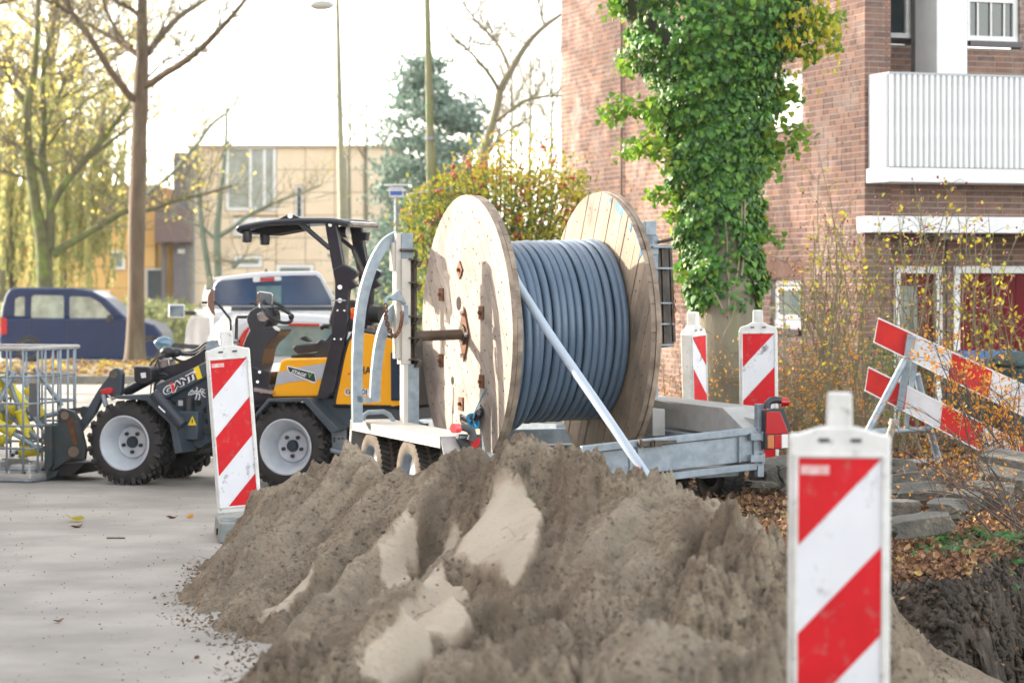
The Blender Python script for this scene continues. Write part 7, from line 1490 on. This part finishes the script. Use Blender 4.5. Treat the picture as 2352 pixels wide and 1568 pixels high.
# young shoots reaching out sideways
sprays = [[(500, 520), (380, 500), (290, 495), (215, 540)], [(480, 600), (420, 560), (300, 540), (240, 590)], [(520, 700), (400, 720), (310, 760)], [(560, 800), (480, 740), (380, 700)], [(560, 960), (490, 950), (435, 960)], [(570, 1060), (520, 1040)], [(1050, 480), (1100, 450), (1170, 470)], [(1000, 660), (1100, 620), (1210, 640)], [(1030, 720), (1120, 720), (1150, 690)], [(980, 800), (1050, 830)], [(1000, 1150), (1080, 1160)], [(1200, 150), (1280, 180), (1350, 200)], [(1220, 60), (1300, 70), (1370, 100)], [(1200, 250), (1260, 250)], [(300, 300), (330, 340)], [(600, 1340), (570, 1330)], [(540, 620), (450, 640), (330, 740)], [(1040, 560), (1090, 480), (1130, 440)], [(280, 60), (245, 20)]]
P_ = []; stm = MB()
for s_ in sprays:
    cv = curve([tuple(lw(x, y, nr.normal(-.2, .15))) for x, y in s_], 6); stm.tube(cv, .005, 4, cap=False)
    for q in cv:
        for j in range(5): P_.append(np.array(q)+nr.normal(0, .045, 3))
P_ = np.array(P_); n = len(P_); V, Fc, rv = scatter(P_, nr.normal(0, .6, (n, 3))+np.array([0, -.7, .1]), np.tile((0, 0, -1.0), (n, 1)), nr.uniform(.04, .075, n), LEAF_IVY, .3)
tag(link('young_leaves', np_mesh('young_leaves', V, Fc, ivy_young, rnd=rv*.8), ivt), kind='stuff'); stm.build('shoots', twig_m, ivt)['kind'] = 'stuff'
# yellow hanging leaves at the upper right of the crown
P_ = []
for k in range(330): x = 1060+nr.random()*310; y = nr.normal(130, 95)+abs(x-1150)*.15; p = lw(x, y, nr.normal(-.3, .3)); P_.append(tuple(p))
P_ = np.array(P_); n = len(P_); V, Fc, rv = scatter(P_, nr.normal(0, .6, (n, 3))+np.array([0, -.7, .1]), np.tile((.2, 0, -1.0), (n, 1)), nr.uniform(.05, .085, n), LEAF_OV, .3); tag(link('yellow_leaves', np_mesh('yellow_leaves', V, Fc, yellow_leaf, rnd=rv), ivt), kind='stuff')
# old ivy stems on the bare lower trunk
vs_ = MB()
for pl_ in ([(810, 1090), (820, 1200), (815, 1300), (830, 1400), (820, 1560)], [(880, 850), (890, 1000), (885, 1200), (860, 1380), (830, 1400)], [(700, 1350), (760, 1440), (800, 1520), (830, 1568)], [(910, 850), (905, 1050), (900, 1250), (890, 1350)], [(690, 1180), (720, 1300), (790, 1400)], [(860, 1480), (840, 1560), (800, 1640)]):
    vs_.tube(curve([tuple(lw(x, y, -.27)) for x, y in pl_], 5), [.009]*200, 5) if False else vs_.tube(curve([tuple(lw(x, y, -.275)) for x, y in pl_], 5), .009, 5)
vs_.build('ivy_stems', mk('pale_ivy_stem', (.24, .20, .14), (.34, .30, .22), rough=.9), ivt, smooth=True)

# ------------------------------------------------------------------ shrubs
pt = thing('berry_shrub', 'broad shrub with red berries and yellowing leaves behind the reel', 'shrub', Matrix.Translation((W(1150, 600, 30).x, 30, 0))); bp0 = Vector((W(1150, 600, 30).x, 30, 0))
stm = MB(); P_ = []; BR_ = []; g = random.Random(41)
for k in range(70):
    u = g.uniform(925, 1345); vt_ = np.interp(u, [925, 1000, 1080, 1130, 1180, 1250, 1290, 1350], [500, 420, 375, 300, 385, 310, 370, 395])+g.uniform(0, 60); e = W(u, vt_, 30+g.gauss(0, .5))-bp0; m_ = Vector((e.x*.5+g.gauss(0, .1), e.y*.5, e.z*.55)); c_ = curve([(e.x*.12, 0, 0), tuple(m_), tuple(e)], 8); stm.tube(c_, [.02*(1-.8*i/len(c_)) for i in range(len(c_))], 4, cap=False)
    for q in c_[5:]:
        for j in range(9): P_.append(np.array(q)+nr.normal(0, .13, 3))
        if g.random() < .25: BR_.append(Vector(q)+Vector((g.gauss(0, .1), g.gauss(-.08, .1), g.gauss(0, .08))))
stm.build('stems', twig_m, pt)['kind'] = 'stuff'
for k in range(7500): u = nr.uniform(930, 1345); v = nr.uniform(np.interp(u, [925, 1000, 1080, 1290, 1350], [470, 405, 392, 395, 400]), 720); q = W(u, v, 30+nr.normal(0, .45))-bp0; P_.append((q.x, q.y, q.z))
P_ = np.array(P_); P_[:, 2] = np.maximum(P_[:, 2], .05); n = len(P_); rn = np.clip(.14+nr.random(n)*.75+.35*(fbm(P_[:, 0], P_[:, 2], 1.6, 2, 91)+.1), 0, 1); cards('leaves', P_, nr.normal(0, .6, (n, 3))+np.array([0, -.7, .3]), nr.uniform(.035, .085, n), bush_m, pt, rnd=rn)
bm_ = MB()
for c in BR_:
    for j in range(7): bm_.ball((c.x+g.gauss(0, .028), c.y+g.gauss(0, .028), c.z+g.gauss(0, .022)), .015, 6, 4)
bm_.build('berries', berry_m, pt, smooth=True)['kind'] = 'stuff'
# wild roses: arching canes with hips and yellow leaves
def rose(lab, roots, tips, Y, n_c, seed, leafc=2, hips=2, lf=yellow_leaf, ls=(.035, .07), nm='rose_bush', cm=None, hm=hip_m, thin=.006, gl=None):
    g = random.Random(seed); b = W(sum(r[0] for r in roots)/len(roots), 650, Y); b = Vector((b.x, Y, 0)); t = thing(nm, lab, 'shrub', Matrix.Translation(b), None)
    cn = MB(); hp_ = MB(); P_ = []
    for k in range(n_c):
        r = g.choice(roots); tp_ = g.choice(tips); y0 = Y+g.gauss(0, .3); a = W(r[0]+g.gauss(0, 18), 900, y0); a.z = float(zt(a.x, a.y)) if a.x > 1 else 0; e = W(tp_[0]+g.gauss(0, 22), tp_[1]+g.gauss(0, 30), y0+g.gauss(0, .3)); m_ = a.lerp(e, .55)+Vector((g.gauss(0, .1), g.gauss(0, .1), (e-a).length*.12))
        c_ = [Vector(q)-b for q in curve([tuple(a), tuple(m_), tuple(e)], 8)]; cn.tube(c_, [thin*(1.15-.75*i/len(c_)) for i in range(len(c_))], 4, cap=False)
        for i in range(4, len(c_)):
            if g.random() < .75:
                d = Vector((g.gauss(0, 1), g.gauss(0, .5), g.gauss(.2, .6))).normalized(); l = g.uniform(.08, .34); e2 = c_[i]+d*l; m2 = c_[i].lerp(e2, .5)+Vector((0, 0, .03)); cn.tube([c_[i], m2, e2], [thin*.45, thin*.35, thin*.2], 3, cap=False)
                for j in range(leafc):
                    if g.random() < .6: P_.append(tuple(m2.lerp(e2, g.random())+Vector((g.gauss(0, .02), g.gauss(0, .02), g.gauss(0, .02)))))
                if g.random() < .28*hips: hp_.ball(e2, g.uniform(.007, .0115), 6, 5, (1, 1, 1.3))
    cn.build('canes', cm or mk('cane_bark', (.12, .10, .06), (.17, .16, .08), rough=.8) if 'cane_bark' not in MATS else (cm or MATS['cane_bark']), t)['kind'] = 'stuff'
    if hp_.v: hp_.build('rose_hips', hm, t, smooth=True)['kind'] = 'stuff'
    if P_: P_ = np.array(P_); n = len(P_); cards('leaves', P_, nr.normal(0, .6, (n, 3))+np.array([0, -.8, .2]), nr.uniform(*ls, n), lf, t)
    return t
rose('tall wild rose with yellow leaves and dark red hips against the brick corner', [(1880, 0), (1930, 0), (1990, 0), (1850, 0)], [(1920, 460), (1890, 380), (1960, 560), (1830, 620), (1800, 700), (2030, 560), (1880, 560), (2000, 640), (1960, 700), (1860, 650), (1905, 520)], 22.6, 55, 1, leafc=1)
rose('wild rose with many red hips in front of the white framed doors', [(2060, 0), (2120, 0), (2190, 0)], [(2050, 560), (2110, 500), (2190, 450), (2040, 650), (2150, 640), (2230, 560), (2100, 700), (2180, 720)], 22.2, 28, 2, hips=4, leafc=1)
rose('wild rose with bright yellow leaves in front of the red plank door', [(2230, 0), (2290, 0), (2340, 0)], [(2200, 660), (2270, 620), (2230, 560), (2300, 720), (2330, 660), (2280, 540), (2250, 700), (2345, 780)], 21.8, 24, 3, hips=2, leafc=2)
rose('low tangle of brown brush with small orange leaves along the brick wall foot', [(u, 0) for u in range(1560, 2080, 26)], [(u, v) for u in range(1560, 2080, 40) for v in (820, 880, 930, 860)], 21.5, 125, 4, leafc=3, hips=0, lf=orange_leaf, ls=(.018, .04), nm='dry_brush', thin=.004)
rose('fine twigs with glowing orange leaves hanging over the low end of the barrier', [(2300, 0), (2340, 0), (2370, 0)], [(2150, 820), (2180, 900), (2230, 850), (2250, 960), (2290, 900), (2200, 1000), (2300, 1010), (2140, 780), (2260, 1050), (2340, 880), (2220, 930)], 17.2, 24, 6, leafc=10, hips=0, lf=orange_leaf, ls=(.022, .042), nm='orange_shrub', thin=.005, cm=mk('dark_twig', (.09, .065, .055), rough=.8))
rose('dark bare twigs with a few orange leaves lying over the slabs', [(2345, 0), (2380, 0)], [(2080, 1080), (2140, 1120), (2200, 1080), (2060, 1000), (2250, 1040)], 14.6, 16, 7, leafc=2, hips=0, lf=orange_leaf, ls=(.018, .03), nm='fallen_twigs', thin=.005, cm=MATS['dark_twig'])
tag(blob('green_undergrowth', (W(2065, 860, 23).x, 23, .75), (.35, .3, .55), 900, .05, ivy_m, clumps=14), kind='stuff')
tag(blob('green_undergrowth', (W(1600, 900, 24.5).x, 24.5, .3), (1.2, .4, .35), 1200, .04, orange_leaf, clumps=30), kind='stuff')

# ------------------------------------------------------------------ unseen house, garage and trees added at left to shade road, heap and wall
th = thing('shade_house', 'long brick house added out of view at left to shade road and sand', 'house', Matrix.Translation((-15, 3, 0)))
m_ = MB(); m_.box((0, 0.3, 3.6), (11, 34.6, 7.2)); m_.box((3.0, 20.2, 1.6), (7, 5.0, 3.2)); m_.build('wall', mk('plain_brick_wall', (.28, .13, .09), (.34, .17, .12), rough=.9), th); m_ = MB(); m_.prism([(-5.8, -17.3, 7.2), (5.8, -17.3, 7.2), (0, -17.3, 9.6)], (0, 34.6, 0)); m_.build('roof', mk('roof_tiles', (.12, .06, .045), rough=.9), th)
wm = MB().box((0, 0, 0), (.06, 1.5, 1.3)).mesh('window', frame_white); gm_ = MB().box((0, 0, 0), (.07, 1.34, 1.14)).mesh('pane', glass_dark)
for y in range(-15, 17, 4):
    for z in (1.7, 4.9): w_ = link('window', wm, th, Matrix.Translation((5.52, y, z))); link('pane', gm_, w_)
for i, (x, y, h, s) in enumerate(((-10.5, 30.5, 10, 51), (-12.5, 34.5, 11, 52), (-11.5, 38.5, 11, 53))):
    g = random.Random(s); t = thing('shade_tree', ('yellow leaved tree added out of view beside the house to dapple the brick wall', 'tall half bare tree added out of view further up to dapple the brick wall', 'rearmost of the unseen trees added to dapple the brick wall')[i], 'tree', Matrix.Translation((x, y, 0)), 'unseen trees added for dappled shade')
    MB().tube([(0, 0, 0), (.1, 0, 2.5), (0, .1, h*.6), (.1, 0, h)], [.24, .2, .14, .04], 10).build('trunk', bark, t, smooth=True); tm = MB(); lp = []
    for k in range(34): grow(tm, Vector((0, 0, g.uniform(2.2, h*.9))), Vector((g.gauss(0, 1), g.gauss(0, 1), g.uniform(.1, .9))).normalized(), g.uniform(1.6, 3.2), .06, 3, g, .3, .7, lp)
    tm.build('twigs', twig_m, t)['kind'] = 'stuff'; n = (11000, 12000, 9000)[i]; L_ = np.array([tuple(p) for p in lp]); idx = nr.integers(0, len(L_), n); cards('leaves', L_[idx]+nr.normal(0, .25, (n, 3)), nr.normal(0, 1, (n, 3)), nr.uniform(.10, .2, n), gold_leaf, t)

# ------------------------------------------------------------------ thin autumn haze between here and the far trees
hzm = bpy.data.materials.new('haze'); hzm.use_nodes = True; hn = hzm.node_tree; hn.nodes.remove(hn.nodes['Principled BSDF'])
pv_ = hn.nodes.new('ShaderNodeVolumePrincipled'); pv_.inputs['Color'].default_value = (.96, .95, .92, 1); pv_.inputs['Density'].default_value = .0003; pv_.inputs['Anisotropy'].default_value = .35
hn.links.new(pv_.outputs[0], hn.nodes['Material Output'].inputs['Volume'])
hb = MB().box((5, 48, 6.5), (90, 112, 15.6)).build('haze', hzm); tag(hb, kind='stuff')
